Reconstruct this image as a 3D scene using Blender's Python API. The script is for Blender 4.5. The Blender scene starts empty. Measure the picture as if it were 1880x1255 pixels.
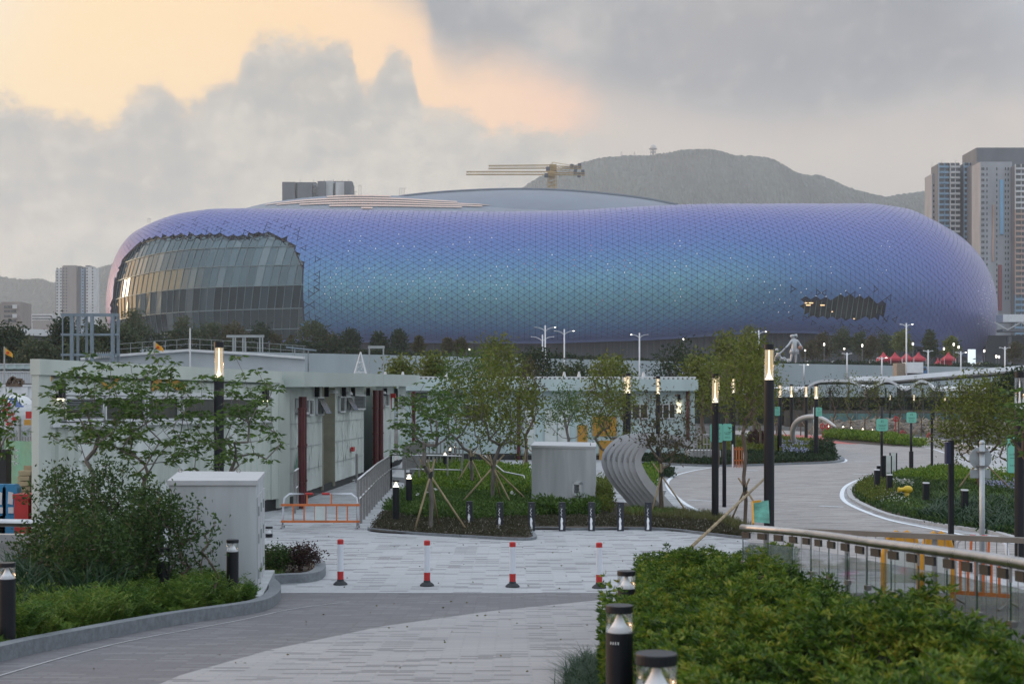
import bpy, math, random
import numpy as np
from mathutils import Vector
# ------------------------------------------------------------------ camera, sky, sun
F = 2600.0; HY = 745.0; CX = 940.0; CZ = 2.5
sc = bpy.context.scene
cam_d = bpy.data.cameras.new("camera"); cam = bpy.data.objects.new("camera", cam_d)
sc.collection.objects.link(cam); sc.camera = cam
cam.location = (0, 0, CZ); cam.rotation_euler = (math.radians(90), 0, 0)
cam_d.sensor_width = 36; cam_d.lens = 36 * F / 1880.0
cam_d.shift_y = (HY - 627.5) / 1880.0
cam_d.clip_start = 0.1; cam_d.clip_end = 20000
cam_d.dof.use_dof = True; cam_d.dof.focus_distance = 60; cam_d.dof.aperture_fstop = 5.6
sc.view_settings.view_transform = 'Standard'; sc.view_settings.look = 'None'
sc.view_settings.exposure = 0; sc.view_settings.gamma = 1
sc.cycles.use_denoising = True
sc.cycles.max_bounces = 6; sc.cycles.diffuse_bounces = 3; sc.cycles.glossy_bounces = 3
sc.cycles.transmission_bounces = 6; sc.cycles.transparent_max_bounces = 12; sc.cycles.volume_bounces = 1
SUN_AZ, SUN_EL = -62.0, 7.0        # degrees, azimuth measured from +Y towards +X

def lin(c):
    return tuple(((x / 255.0) / 12.92 if x / 255.0 <= .04045 else ((x / 255.0 + .055) / 1.055) ** 2.4) for x in c)

class NT:
    def __init__(s, tree): s.t = tree; s.n = tree.nodes; s.l = tree.links
    def node(s, typ, **kw):
        n = s.n.new(typ)
        for k, v in kw.items(): setattr(n, k, v)
        return n
    def put(s, sock, val):
        if isinstance(val, bpy.types.NodeSocket): s.l.new(val, sock)
        else: sock.default_value = val
    def math(s, op, a, b=0.0, c=0.0, clamp=False):
        n = s.node('ShaderNodeMath', operation=op); n.use_clamp = clamp
        s.put(n.inputs[0], a); s.put(n.inputs[1], b); s.put(n.inputs[2], c); return n.outputs[0]
    def mix(s, fac, a, b, typ='RGBA', blend='MIX'):
        n = s.node('ShaderNodeMix', data_type=typ)
        if typ == 'RGBA': n.blend_type = blend; i, o = (6, 7), 2
        else: i, o = (2, 3), 0
        s.put(n.inputs[0], fac)
        for k, v in zip(i, (a, b)):
            if typ == 'RGBA' and isinstance(v, tuple) and len(v) == 3: v = (*v, 1)
            s.put(n.inputs[k], v)
        return n.outputs[o]
    def ramp(s, fac, stops, interp='LINEAR'):
        n = s.node('ShaderNodeValToRGB'); n.color_ramp.interpolation = interp
        e = n.color_ramp.elements
        while len(e) < len(stops): e.new(0.5)
        for k, (p, c) in enumerate(stops):
            e[k].position = p; e[k].color = (*c, 1) if len(c) == 3 else c
        s.put(n.inputs[0], fac); return n.outputs[0]
    def noise(s, vec, scale, detail=4, rough=.55, dim='3D'):
        n = s.node('ShaderNodeTexNoise', noise_dimensions=dim)
        if vec is not None: s.put(n.inputs['Vector'], vec)
        n.inputs['Scale'].default_value = scale; n.inputs['Detail'].default_value = detail
        n.inputs['Roughness'].default_value = rough; return n.outputs[0]
    def smooth(s, x, lo, hi):
        n = s.node('ShaderNodeMapRange', interpolation_type='SMOOTHSTEP')
        s.put(n.inputs[0], x); s.put(n.inputs[1], lo); s.put(n.inputs[2], hi); return n.outputs[0]
    def curve(s, x, pts):
        n = s.node('ShaderNodeFloatCurve'); c = n.mapping.curves[0]
        while len(c.points) < len(pts): c.points.new(0.5, 0.5)
        for k, (a, b) in enumerate(pts): c.points[k].location = (a, b); c.points[k].handle_type = 'AUTO_CLAMPED'
        n.mapping.update(); s.put(n.inputs['Value'], x); s.put(n.inputs['Factor'], 1.0); return n.outputs[0]
    def comb(s, x, y, z):
        n = s.node('ShaderNodeCombineXYZ')
        for k, v in enumerate((x, y, z)): s.put(n.inputs[k], v)
        return n.outputs[0]

def make_world():
    w = bpy.data.worlds.new("World"); sc.world = w; w.use_nodes = True
    T = NT(w.node_tree); T.n.clear()
    tc = T.node('ShaderNodeTexCoord').outputs['Generated']
    sep = T.node('ShaderNodeSeparateXYZ'); T.l.new(tc, sep.inputs[0])
    x, y, z = sep.outputs
    az = T.math('ARCTAN2', x, y); el = T.math('ARCSINE', z)
    # one unit of U and V = 1 radian / 0.36; U -1..1 is the width of the view
    nv = T.comb(az, T.math('MULTIPLY', el, 1.25), 0.0)
    n1 = T.noise(nv, 9.0, 7, .58); n2 = T.noise(nv, 44.0, 7, .62); n3 = T.noise(nv, 3.2, 5, .55)
    d1 = T.math('SUBTRACT', n1, .5); d2 = T.math('SUBTRACT', n2, .5)
    # height of the cloud bank's upper edge by azimuth
    u = T.math('ADD', T.math('DIVIDE', az, .72), .5)            # az -0.36..0.36 -> 0..1
    n4 = T.noise(nv, 17.0, 5, .5); d4 = T.math('SUBTRACT', n4, .5)
    uw = T.math('ADD', u, T.math('MULTIPLY', d4, .006), clamp=True)
    def C(pts): # (photo px, photo py) -> az, el(0..0.3)
        out = []
        for px, py in pts:
            a = math.atan((px - CX) / F); e = math.atan((HY - py) / F * math.cos(a))
            out.append((a / .72 + .5, e / .4))
        return out
    bank = C([(-30, 170), (20, 178), (60, 196), (120, 204), (200, 211), (228, 190), (262, 156), (290, 150), (335, 176), (368, 172), (392, 146), (430, 128), (452, 84), (480, 62),
              (520, 56), (560, 66), (600, 64), (640, 74), (654, 116), (672, 146), (686, 140), (700, 108), (722, 92), (748, 100), (764, 140), (768, 184), (800, 194), (830, 188), (862, 200), (890, 222), (1000, 226), (1900, 226)])
    top = T.math('MULTIPLY', T.curve(uw, bank), .4)
    m1 = T.math('ADD', T.math('SUBTRACT', top, el), T.math('ADD', T.math('MULTIPLY', d2, .034), T.math('MULTIPLY', d4, .012)))
    bankm = T.smooth(T.math('ADD', m1, T.math('MULTIPLY', T.math('SUBTRACT', T.noise(nv, 120.0, 5, .65), .5), .012)), -.004, .011)
    # lower edge of the high dark sheet
    sheet = C([(-30, -160), (500, -140), (640, -70), (690, -40), (720, -28), (755, -8), (788, 36), (800, 84), (860, 104), (930, 104), (1000, 122), (1060, 140), (1085, 150), (1160, 178), (1300, 205), (1500, 215), (1900, 205)])
    low = T.math('MULTIPLY', T.curve(u, sheet), .4)
    m2 = T.math('ADD', T.math('SUBTRACT', el, low), T.math('ADD', T.math('MULTIPLY', d1, .05), T.math('MULTIPLY', d2, .012)))
    sheetm = T.smooth(m2, -.028, .016)
    # glow
    glowc = T.ramp(T.math('ADD', u, T.math('MULTIPLY', d1, .12)), [(.0, lin((255, 224, 172))), (.3, lin((254, 216, 164))), (.5, lin((248, 206, 170))), (.62, lin((232, 190, 168))), (1, lin((222, 186, 166)))])
    # grey cloud shades: pale low, bluish middle
    bankc = T.ramp(T.math('ADD', T.math('ADD', T.math('MULTIPLY', el, 2.2), T.math('MULTIPLY', d1, .75)), T.math('MULTIPLY', n3, .45)),
                   [(.15, lin((180, 177, 169))), (.36, lin((183, 182, 174))), (.52, lin((203, 195, 182))), (.68, lin((179, 175, 168))), (.92, lin((190, 182, 170)))])
    nv2 = T.comb(T.math('ADD', az, .007), T.math('SUBTRACT', T.math('MULTIPLY', el, 1.25), .007), 0.0); emb = T.math('SUBTRACT', T.noise(nv, 26.0, 6, .6), T.noise(nv2, 26.0, 6, .6))
    bankc = T.mix(T.math('MULTIPLY', T.smooth(emb, .0, .16), .32), bankc, lin((226, 214, 198)))
    bankc = T.mix(T.math('MULTIPLY', T.smooth(emb, .0, -.16), .30), bankc, lin((150, 154, 158)))
    edge = T.math('SUBTRACT', 1.0, T.smooth(m1, .0, .022))
    bankc = T.mix(T.math('MULTIPLY', edge, .32), bankc, lin((232, 206, 176)))
    shc = T.ramp(T.math('ADD', n3, T.math('MULTIPLY', d1, .8)), [(.3, lin((138, 140, 144))), (.44, lin((152, 152, 154))), (.56, lin((176, 172, 169))), (.7, lin((204, 191, 180)))])
    darkr = T.math('MULTIPLY', T.smooth(T.math('ADD', T.math('SUBTRACT', el, .205), T.math('MULTIPLY', d1, .09)), -.015, .03), T.smooth(u, .55, .7))
    shc = T.mix(T.math('MULTIPLY', darkr, .75), shc, lin((140, 141, 146)))
    # low right part: warm grey haze
    lowr = T.mix(T.smooth(el, .02, .2), lin((172, 168, 163)), lin((198, 187, 176)))
    col = T.mix(bankm, glowc, bankc)
    rightm = T.smooth(T.math('ADD', u, T.math('MULTIPLY', d1, .10)), .535, .60)
    col = T.mix(T.math('MULTIPLY', rightm, T.math('SUBTRACT', 1.0, T.math('MULTIPLY', n1, .15))), col, lowr)
    shc = T.mix(T.math('MULTIPLY', T.smooth(emb, .0, .2), .14), shc, lin((215, 205, 196)))
    col = T.mix(sheetm, col, shc)
    # wide surroundings: sunset side bright and warm, elsewhere cool overcast
    sd = (math.sin(math.radians(-76)), math.cos(math.radians(-76)), .12)
    dotn = T.node('ShaderNodeVectorMath', operation='DOT_PRODUCT'); T.l.new(tc, dotn.inputs[0]); dotn.inputs[1].default_value = sd
    dt = dotn.outputs['Value']
    over = T.mix(T.smooth(z, .05, .9), (.74, .77, .81), (1.04, 1.14, 1.28))
    over = T.mix(T.math('MULTIPLY', n3, .4), over, (.66, .71, .80))
    warm = T.math('MULTIPLY', T.smooth(dt, .60, 1.0), T.math('SUBTRACT', 1.0, T.smooth(z, .16, .5)))
    over = T.mix(warm, over, (3.5, 1.9, .85))
    front = T.math('MULTIPLY', T.smooth(y, .86, .93), T.math('SUBTRACT', 1.0, T.smooth(el, .26, .4)))
    col = T.mix(front, over, col)
    below = T.smooth(z, -.02, -.0)
    col = T.mix(below, (.06, .07, .08), col)
    sky = T.node('ShaderNodeTexSky', sky_type='NISHITA'); sky.sun_disc = False
    sky.sun_elevation = math.radians(SUN_EL); sky.sun_rotation = math.radians(SUN_AZ)
    bg1 = T.node('ShaderNodeBackground'); T.l.new(sky.outputs[0], bg1.inputs[0]); bg1.inputs[1].default_value = .01
    bg2 = T.node('ShaderNodeBackground'); T.l.new(col, bg2.inputs[0]); bg2.inputs[1].default_value = 1.12
    add = T.node('ShaderNodeAddShader'); T.l.new(bg1.outputs[0], add.inputs[0]); T.l.new(bg2.outputs[0], add.inputs[1])
    out = T.node('ShaderNodeOutputWorld'); T.l.new(add.outputs[0], out.inputs[0])
make_world()
sun_d = bpy.data.lights.new("sun", 'SUN'); sun = bpy.data.objects.new("sun", sun_d); sc.collection.objects.link(sun)
sun_d.energy = .8; sun_d.angle = math.radians(12); sun_d.color = (1, .74, .5)
_a, _e = math.radians(SUN_AZ), math.radians(SUN_EL)
sun.rotation_euler = Vector((math.sin(_a) * math.cos(_e), math.cos(_a) * math.cos(_e), math.sin(_e))).to_track_quat('Z', 'Y').to_euler()

# ------------------------------------------------------------------ helpers
RY, RS = 18.6, .055                     # the ramp falls to y = RY, then the plaza is level
def zg(y): return RS * (RY - y) if y < RY else 0.0
def P(px, py, D): return ((px - CX) / F * D, D, CZ - (py - HY) / F * D)
def G(px, py):                          # pixel -> point on the ground
    t = (py - HY) / F
    D = CZ / t
    if D < RY: D = (CZ - RS * RY) / (t - RS)
    return ((px - CX) / F * D, D, zg(D))
def at(px, D): return ((px - CX) / F * D, D, zg(D))
def Hz(py, D): return CZ - (py - HY) / F * D
def pxof(X, Y, Z): return CX + F * X / Y, HY - F * (Z - CZ) / Y

class MB:
    def __init__(s): s.V = []; s.F = []; s.M = []; s.n = 0
    def add(s, V, Fs, mi=0):
        V = np.asarray(V, float).reshape(-1, 3); s.V.append(V)
        n = s.n
        s.F.extend([tuple(int(i) + n for i in f) for f in Fs]); s.M.extend([mi] * len(Fs)); s.n += len(V)
    def add_np(s, V, Fa, mi=0):
        s.V.append(V); s.F.extend((Fa + s.n).tolist()); s.M.extend([mi] * len(Fa)); s.n += len(V)
    def box(s, c, d, rz=0, mi=0, rx=0):
        x, y, z = [k / 2 for k in d]
        V = np.array([(a * x, b * y, e * z) for a in (-1, 1) for b in (-1, 1) for e in (-1, 1)])
        if rx:
            cr, sr = math.cos(rx), math.sin(rx); V = V @ np.array([[1, 0, 0], [0, cr, sr], [0, -sr, cr]])
        cr, sr = math.cos(rz), math.sin(rz)
        V = V @ np.array([[cr, sr, 0], [-sr, cr, 0], [0, 0, 1]]) + np.array(c)
        s.add(V, [(0, 1, 3, 2), (4, 6, 7, 5), (0, 4, 5, 1), (2, 3, 7, 6), (0, 2, 6, 4), (1, 5, 7, 3)], mi)
    def beam(s, p0, p1, w, h, mi=0, up=(0, 0, 1)):
        p0, p1 = np.array(p0, float), np.array(p1, float); d = p1 - p0; d /= max(np.linalg.norm(d), 1e-9)
        up = np.array(up, float)
        if abs(d @ up) > .98: up = np.array((1., 0, 0)) if abs(d[0]) < .9 else np.array((0, 1., 0))
        a = np.cross(d, up); a /= np.linalg.norm(a); b = np.cross(a, d)
        V = [p + a * i * w / 2 + b * j * h / 2 for p in (p0, p1) for i, j in ((-1, -1), (1, -1), (1, 1), (-1, 1))]
        s.add(V, [(0, 1, 2, 3), (7, 6, 5, 4), (0, 4, 5, 1), (1, 5, 6, 2), (2, 6, 7, 3), (3, 7, 4, 0)], mi)
    def tube(s, pts, rad, n=6, mi=0, caps=True):
        pts = np.array(pts, float); m = len(pts)
        if not hasattr(rad, '__len__'): rad = [rad] * m
        t = np.gradient(pts, axis=0); t /= np.maximum(np.linalg.norm(t, axis=1)[:, None], 1e-9)
        ref = np.array((0, 0, 1.)) if abs(t[0][2]) < .9 else np.array((1., 0, 0))
        a = np.cross(t, ref); a /= np.maximum(np.linalg.norm(a, axis=1)[:, None], 1e-9); b = np.cross(t, a)
        ang = np.linspace(0, 2 * math.pi, n, endpoint=False)
        V = (pts[:, None, :] + (a[:, None, :] * np.cos(ang)[None, :, None] + b[:, None, :] * np.sin(ang)[None, :, None]) * np.array(rad)[:, None, None]).reshape(-1, 3)
        Fs = [(i * n + k, i * n + (k + 1) % n, (i + 1) * n + (k + 1) % n, (i + 1) * n + k) for i in range(m - 1) for k in range(n)]
        if caps: Fs += [tuple(range(n))[::-1], tuple((m - 1) * n + k for k in range(n))]
        s.add(V, Fs, mi)
    def cyl(s, p0, p1, r0, r1=None, n=14, mi=0): s.tube([p0, p1], [r0, r0 if r1 is None else r1], n, mi)
    def lathe(s, prof, c=(0, 0, 0), n=20, mi=0):
        ang = np.linspace(0, 2 * math.pi, n, endpoint=False); m = len(prof)
        V = [(c[0] + r * math.cos(a), c[1] + r * math.sin(a), c[2] + z) for r, z in prof for a in ang]
        s.add(V, [(i * n + k, i * n + (k + 1) % n, (i + 1) * n + (k + 1) % n, (i + 1) * n + k) for i in range(m - 1) for k in range(n)] +
              ([tuple(range(n))[::-1]] if prof[0][0] > 1e-4 else []) + ([tuple((m - 1) * n + k for k in range(n))] if prof[-1][0] > 1e-4 else []), mi)
    def prism(s, poly, z0, z1, mi=0):
        n = len(poly); V = [(x, y, z0) for x, y in poly] + [(x, y, z1) for x, y in poly]
        s.add(V, [tuple(range(n))[::-1], tuple(range(n, 2 * n))] + [(k, (k + 1) % n, n + (k + 1) % n, n + k) for k in range(n)], mi)
    def slab(s, poly, n, t, mi=0):      # planar polygon of 3-D points given thickness t along n
        n = np.array(n, float); n /= np.linalg.norm(n); A = np.array(poly, float); m = len(A)
        s.add(np.vstack([A, A + n * t]), [tuple(range(m))[::-1], tuple(range(m, 2 * m))] + [(k, (k + 1) % m, m + (k + 1) % m, m + k) for k in range(m)], mi)
    def ball(s, c, r, n=10, mi=0, sq=(1, 1, 1)):
        m = n // 2 + 1
        V = [(c[0] + r * sq[0] * math.sin(math.pi * i / m) * math.cos(2 * math.pi * k / n), c[1] + r * sq[1] * math.sin(math.pi * i / m) * math.sin(2 * math.pi * k / n), c[2] + r * sq[2] * math.cos(math.pi * i / m)) for i in range(1, m) for k in range(n)]
        V += [(c[0], c[1], c[2] + r * sq[2]), (c[0], c[1], c[2] - r * sq[2])]; T = (m - 1) * n
        s.add(V, [(i * n + k, (i + 1) * n + k, (i + 1) * n + (k + 1) % n, i * n + (k + 1) % n) for i in range(m - 2) for k in range(n)] +
              [(T, k, (k + 1) % n) for k in range(n)] + [(T + 1, (m - 2) * n + (k + 1) % n, (m - 2) * n + k) for k in range(n)], mi)
    def build(s, name, mats, parent=None, smooth=False, **tags):
        me = bpy.data.meshes.new(name); V = np.vstack(s.V) if s.V else np.zeros((0, 3))
        if parent is not None: V = V - np.array(parent.get('_o', (0, 0, 0)))
        me.from_pydata(V.tolist(), [], s.F)
        if not isinstance(mats, (list, tuple)): mats = [mats]
        for m in mats: me.materials.append(m)
        if len(mats) > 1: me.polygons.foreach_set('material_index', s.M)
        if smooth: me.polygons.foreach_set('use_smooth', [True] * len(me.polygons))
        me.update(); o = bpy.data.objects.new(name, me); sc.collection.objects.link(o)
        if parent is not None: o.parent = parent
        tag(o, **tags); return o

def tag(o, label=None, cat=None, group=None, kind=None):
    if label: o['label'] = label
    if cat: o['category'] = cat
    if group: o['group'] = group
    if kind: o['kind'] = kind
    return o
EMP = []
def thing(name, label, cat, loc=(0, 0, 0), group=None):
    o = bpy.data.objects.new(name, None); sc.collection.objects.link(o); o.location = loc; o['_o'] = tuple(float(k) for k in loc)
    EMP.append(o); return tag(o, label, cat, group)
KIDS = {}
def dup(root, loc, rz=0.0, scale=None, label=None, group=None):
    def cp(o, par):
        c = o.copy(); sc.collection.objects.link(c)
        if par is not None: c.parent = par
        for ch in o.children: cp(ch, c)
        return c
    r = cp(root, None); r.location = loc; r.rotation_euler = (0, 0, rz)
    if scale: r.scale = scale if hasattr(scale, '__len__') else (scale,) * 3
    if label: r['label'] = label
    if group: r['group'] = group
    if root in EMP: EMP.append(r)
    return r

MATS = {}
def M(name, col, rough=.6, metal=0.0, var=.12, scale=3.0, bump=0.0, bscale=40, emit=0.0, alpha=1.0, trans=0.0, spec=.5, col2=None, streak=None, coat=0.0, detail=5):
    if name in MATS: return MATS[name]
    m = bpy.data.materials.new(name); m.use_nodes = True; T = NT(m.node_tree); b = T.n['Principled BSDF']
    tc = T.node('ShaderNodeTexCoord').outputs['Object']
    if streak:
        mp = T.node('ShaderNodeMapping'); T.l.new(tc, mp.inputs[0]); mp.inputs['Scale'].default_value = streak; tc = mp.outputs[0]
    if var > 0:
        nz = T.noise(tc, scale, detail, .6)
        a = col2 if col2 else tuple(max(0, c * (1 - var * 1.6)) for c in col); c2 = col if col2 else tuple(min(1, c * (1 + var)) for c in col)
        T.l.new(T.ramp(nz, [(.32, a), (.68, c2)]), b.inputs['Base Color'])
        r = T.math('ADD', T.math('MULTIPLY', nz, .2), rough - .1, clamp=True); T.l.new(r, b.inputs['Roughness'])
    else:
        b.inputs['Base Color'].default_value = (*col, 1); b.inputs['Roughness'].default_value = rough
    b.inputs['Metallic'].default_value = metal; b.inputs['Specular IOR Level'].default_value = spec
    if coat: b.inputs['Coat Weight'].default_value = coat
    if bump:
        bn = T.node('ShaderNodeBump'); bn.inputs['Strength'].default_value = bump; bn.inputs['Distance'].default_value = .02
        T.l.new(T.noise(tc, bscale, 6, .6), bn.inputs['Height']); T.l.new(bn.outputs[0], b.inputs['Normal'])
    if emit: b.inputs['Emission Color'].default_value = (*col, 1); b.inputs['Emission Strength'].default_value = emit
    if trans: b.inputs['Transmission Weight'].default_value = trans
    if alpha < 1: b.inputs['Alpha'].default_value = alpha
    MATS[name] = m; return m
ORD = ['first', 'second', 'third', 'fourth', 'fifth', 'sixth', 'seventh', 'eighth', 'ninth', 'tenth', 'eleventh', 'twelfth', 'thirteenth', 'fourteenth', 'fifteenth', 'sixteenth', 'seventeenth', 'eighteenth', 'nineteenth', 'twentieth']
def inpoly(x, y, poly):
    c = False; j = len(poly) - 1
    for i in range(len(poly)):
        xi, yi = poly[i]; xj, yj = poly[j]
        if (yi > y) != (yj > y) and x < (xj - xi) * (y - yi) / (yj - yi) + xi: c = not c
        j = i
    return c
def smoothpath(pts, n=8, closed=False):
    A = np.array(pts, float); out = []; L = len(A)
    for i in range(L if closed else L - 1):
        p0 = A[(i - 1) % L] if closed or i > 0 else 2 * A[0] - A[1]; p1 = A[i]; p2 = A[(i + 1) % L]
        p3 = A[(i + 2) % L] if closed or i + 2 < L else 2 * A[-1] - A[-2]
        for k in range(n):
            t = k / n
            out.append(.5 * ((2 * p1) + (-p0 + p2) * t + (2 * p0 - 5 * p1 + 4 * p2 - p3) * t * t + (-p0 + 3 * p1 - 3 * p2 + p3) * t ** 3))
    if not closed: out.append(A[-1])
    return np.array(out)
# ------------------------------------------------------------------ ground and paving
def paver(name, c_lo, c_hi, c_alt, bw, bh, thr=.72, mort=.012, mcol=None):
    m = bpy.data.materials.new(name); m.use_nodes = True; T = NT(m.node_tree); b = T.n['Principled BSDF']
    g = T.node('ShaderNodeNewGeometry').outputs['Position']
    br = T.node('ShaderNodeTexBrick'); T.l.new(g, br.inputs['Vector'])
    br.inputs['Scale'].default_value = 1.0; br.inputs['Brick Width'].default_value = bw; br.inputs['Row Height'].default_value = bh
    br.inputs['Mortar Size'].default_value = mort; br.inputs['Mortar Smooth'].default_value = .3
    br.inputs['Color1'].default_value = (0, 0, 0, 1); br.inputs['Color2'].default_value = (1, 1, 1, 1); br.inputs['Mortar'].default_value = (.3, .3, .3, 1)
    br.offset = .5; br.offset_frequency = 2; br.squash = 1.0
    rnd = T.ramp(br.outputs['Color'], [(0, c_lo), (thr - .02, c_hi), (thr + .02, c_alt), (1, tuple(k * .82 for k in c_alt))])
    big = T.noise(g, .35, 5, .6); fine = T.noise(g, 60, 4, .7)
    col = T.mix(T.math('MULTIPLY', T.smooth(big, .42, .7), .28), rnd, tuple(k * .62 for k in c_lo))
    col = T.mix(T.math('MULTIPLY', T.smooth(fine, .3, .75), .22), col, tuple(k * .6 for k in c_lo))
    col = T.mix(T.math('MULTIPLY', br.outputs['Fac'], .2), col, mcol or tuple(k * .5 for k in c_lo))
    T.l.new(col, b.inputs['Base Color']); b.inputs['Roughness'].default_value = .75
    bn = T.node('ShaderNodeBump'); bn.inputs['Strength'].default_value = .4; bn.inputs['Distance'].default_value = .01
    T.l.new(T.math('ADD', T.math('MULTIPLY', br.outputs['Fac'], -1.0), T.math('MULTIPLY', fine, .3)), bn.inputs['Height']); T.l.new(bn.outputs[0], b.inputs['Normal'])
    return m
pv_light = paver('plaza_pavers', (.37, .39, .41), (.44, .46, .485), (.235, .235, .25), .40, .115, .74)
pv_dark = paver('ramp_pavers', (.125, .123, .135), (.155, .152, .165), (.20, .20, .21), .30, .085, .72)
pv_pale = paver('ramp_pale_pavers', (.30, .30, .31), (.35, .345, .35), (.19, .19, .2), .30, .085, .8)
pv_path = paver('promenade_pavers', (.32, .305, .30), (.36, .345, .335), (.21, .2, .2), .55, .10, .68)
m_soil = M('soil', (.06, .048, .036), .95, var=.35, scale=8, bump=.8)
m_kerb = M('kerb_stone', (.17, .19, .21), .8, var=.15, scale=14, bump=.3)
m_kerbp = M('kerb_pale', (.42, .43, .44), .8, var=.12, scale=10, bump=.3)
m_mark = M('marking_paint', (.72, .78, .84), .6, var=.1, scale=20)
m_red = M('track_red', (.42, .12, .11), .85, var=.12, scale=3)
m_gnd = M('open_ground', (.055, .06, .06), .9, var=.4, scale=.05, detail=8)

def sheet(name, pix, mat, lift, kind='structure', dense=0, world=None, **tg):
    """flat polygon laid on the ground, folded where the ramp meets the plaza"""
    import bmesh
    pts = world if world is not None else [G(*p) for p in pix]
    bm = bmesh.new(); bm.faces.new([bm.verts.new((p[0], p[1], 0)) for p in pts])
    geo = bm.verts[:] + bm.edges[:] + bm.faces[:]
    bmesh.ops.bisect_plane(bm, geom=geo, plane_co=(0, RY, 0), plane_no=(0, 1, 0))
    for v in bm.verts: v.co.z = zg(v.co.y) + lift
    bmesh.ops.triangulate(bm, faces=bm.faces[:])
    for f in bm.faces:
        f.normal_update()
        if f.normal.z < 0: f.normal_flip()
    me = bpy.data.meshes.new(name); bm.to_mesh(me); bm.free(); me.materials.append(mat)
    o = bpy.data.objects.new(name, me); sc.collection.objects.link(o); tag(o, kind=kind, **tg); return o

g = MB()
ys = [-60, RY, 80, 9000]
for y0, y1 in zip(ys[:-1], ys[1:]):
    w = 60 if y1 <= RY else 6000
    g.add([(-w, y0, zg(y0) - .03), (w, y0, zg(y0) - .03), (w, y1, zg(y1) - .03), (-w, y1, zg(y1) - .03)], [(0, 1, 2, 3)])
g.build('ground', m_gnd, kind='structure')
sheet('ramp_pavement', None, pv_dark, 0.0, world=[(-9, -20, 0), (9, -20, 0), (9, RY + .35, 0), (-9, RY + .35, 0)])
sheet('plaza_pavement', None, pv_light, 0.002, world=[(-26, RY + .35, 0), (40, RY + .35, 0), (40, 78, 0), (-26, 78, 0)])
sheet('ramp_pale_pavement', [(250, 1275), (330, 1240), (500, 1192), (700, 1150), (900, 1122), (1125, 1099), (1400, 1082), (1400, 1275)], pv_pale, .006)
path_px = [(1228, 880), (1245, 866), (1300, 858), (1440, 850), (1540, 848), (1546, 842), (1522, 836), (1526, 824), (1500, 812), (1440, 806), (1380, 800), (1340, 796), (1340, 790), (1440, 790), (1560, 796), (1640, 804),
           (1720, 812), (1760, 826), (1745, 845), (1700, 868), (1610, 873), (1560, 888), (1545, 906), (1560, 928), (1640, 956), (1780, 980), (1960, 1012), (1960, 1060), (1420, 1040), (1340, 962), (1262, 928), (1232, 902)]
sheet('promenade_path', path_px, pv_path, .006)
sheet('red_track', [(1380, 796), (1440, 797), (1500, 799), (1580, 805), (1640, 813), (1560, 815), (1480, 812), (1400, 805)], m_red, .010)
def ribbon(name, px, width, mat, lift, h=0.0, world=None, kind='structure', **tg):
    A = smoothpath([G(*p) for p in px] if world is None else world, 8); A[:, 2] = 0
    t = np.gradient(A, axis=0); t /= np.linalg.norm(t, axis=1)[:, None]; nrm = np.stack([-t[:, 1], t[:, 0], t[:, 2]], 1)
    L = A + nrm * width / 2; R = A - nrm * width / 2; n = len(A); b = MB(); V = []
    for S in (L, R):
        for top in (0, 1):
            for p in S: V.append((p[0], p[1], zg(p[1]) + (lift if (top or h == 0) else -.02) + (h if top else 0)))
    Fs = []
    for i in range(n - 1):
        Fs.append((n + i, n + i + 1, 3 * n + i + 1, 3 * n + i)[::-1])
        if h: Fs += [(i, i + 1, n + i + 1, n + i), (2 * n + i, 3 * n + i, 3 * n + i + 1, 2 * n + i + 1)]
    if h: Fs += [(0, n, 3 * n, 2 * n), (n - 1, 3 * n - 1, 4 * n - 1, 2 * n - 1)[::-1]]
    b.add(V, Fs); return b.build(name, mat, kind=kind, **tg)
lines = [[(1440, 853), (1340, 856), (1290, 861), (1246, 871), (1226, 884), (1230, 900), (1258, 925), (1300, 945), (1345, 963)],
         [(1640, 871), (1600, 874), (1560, 888), (1546, 905), (1556, 924), (1620, 951), (1700, 969), (1810, 990), (1900, 1004)],
         [(1440, 850), (1500, 849), (1545, 849), (1553, 844), (1540, 840), (1524, 838)], [(1524, 838), (1531, 832), (1528, 825), (1515, 822)],
         [(1620, 816), (1700, 822), (1740, 833)]]
for k, L in enumerate(lines): ribbon('lane_marking', L, .12, m_mark, .014)
for a, b_ in [((1262, 918), (1308, 920)), ((1505, 929), (1548, 931)), ((1362, 863), (1392, 864)), ((1570, 846), (1596, 846)), ((1566, 870), (1598, 871)), ((1538, 823), (1556, 823))]:
    ribbon('lane_marking', [a, ((a[0] + b_[0]) / 2, (a[1] + b_[1]) / 2), b_], .12 if a[1] > 880 else .16, m_mark, .014)
ribbon('gutter_line', [(-60, 1258), (0, 1240), (143, 1199), (253, 1173), (357, 1154), (447, 1137), (536, 1118), (640, 1104)], .022, m_kerbp, .005)
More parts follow.
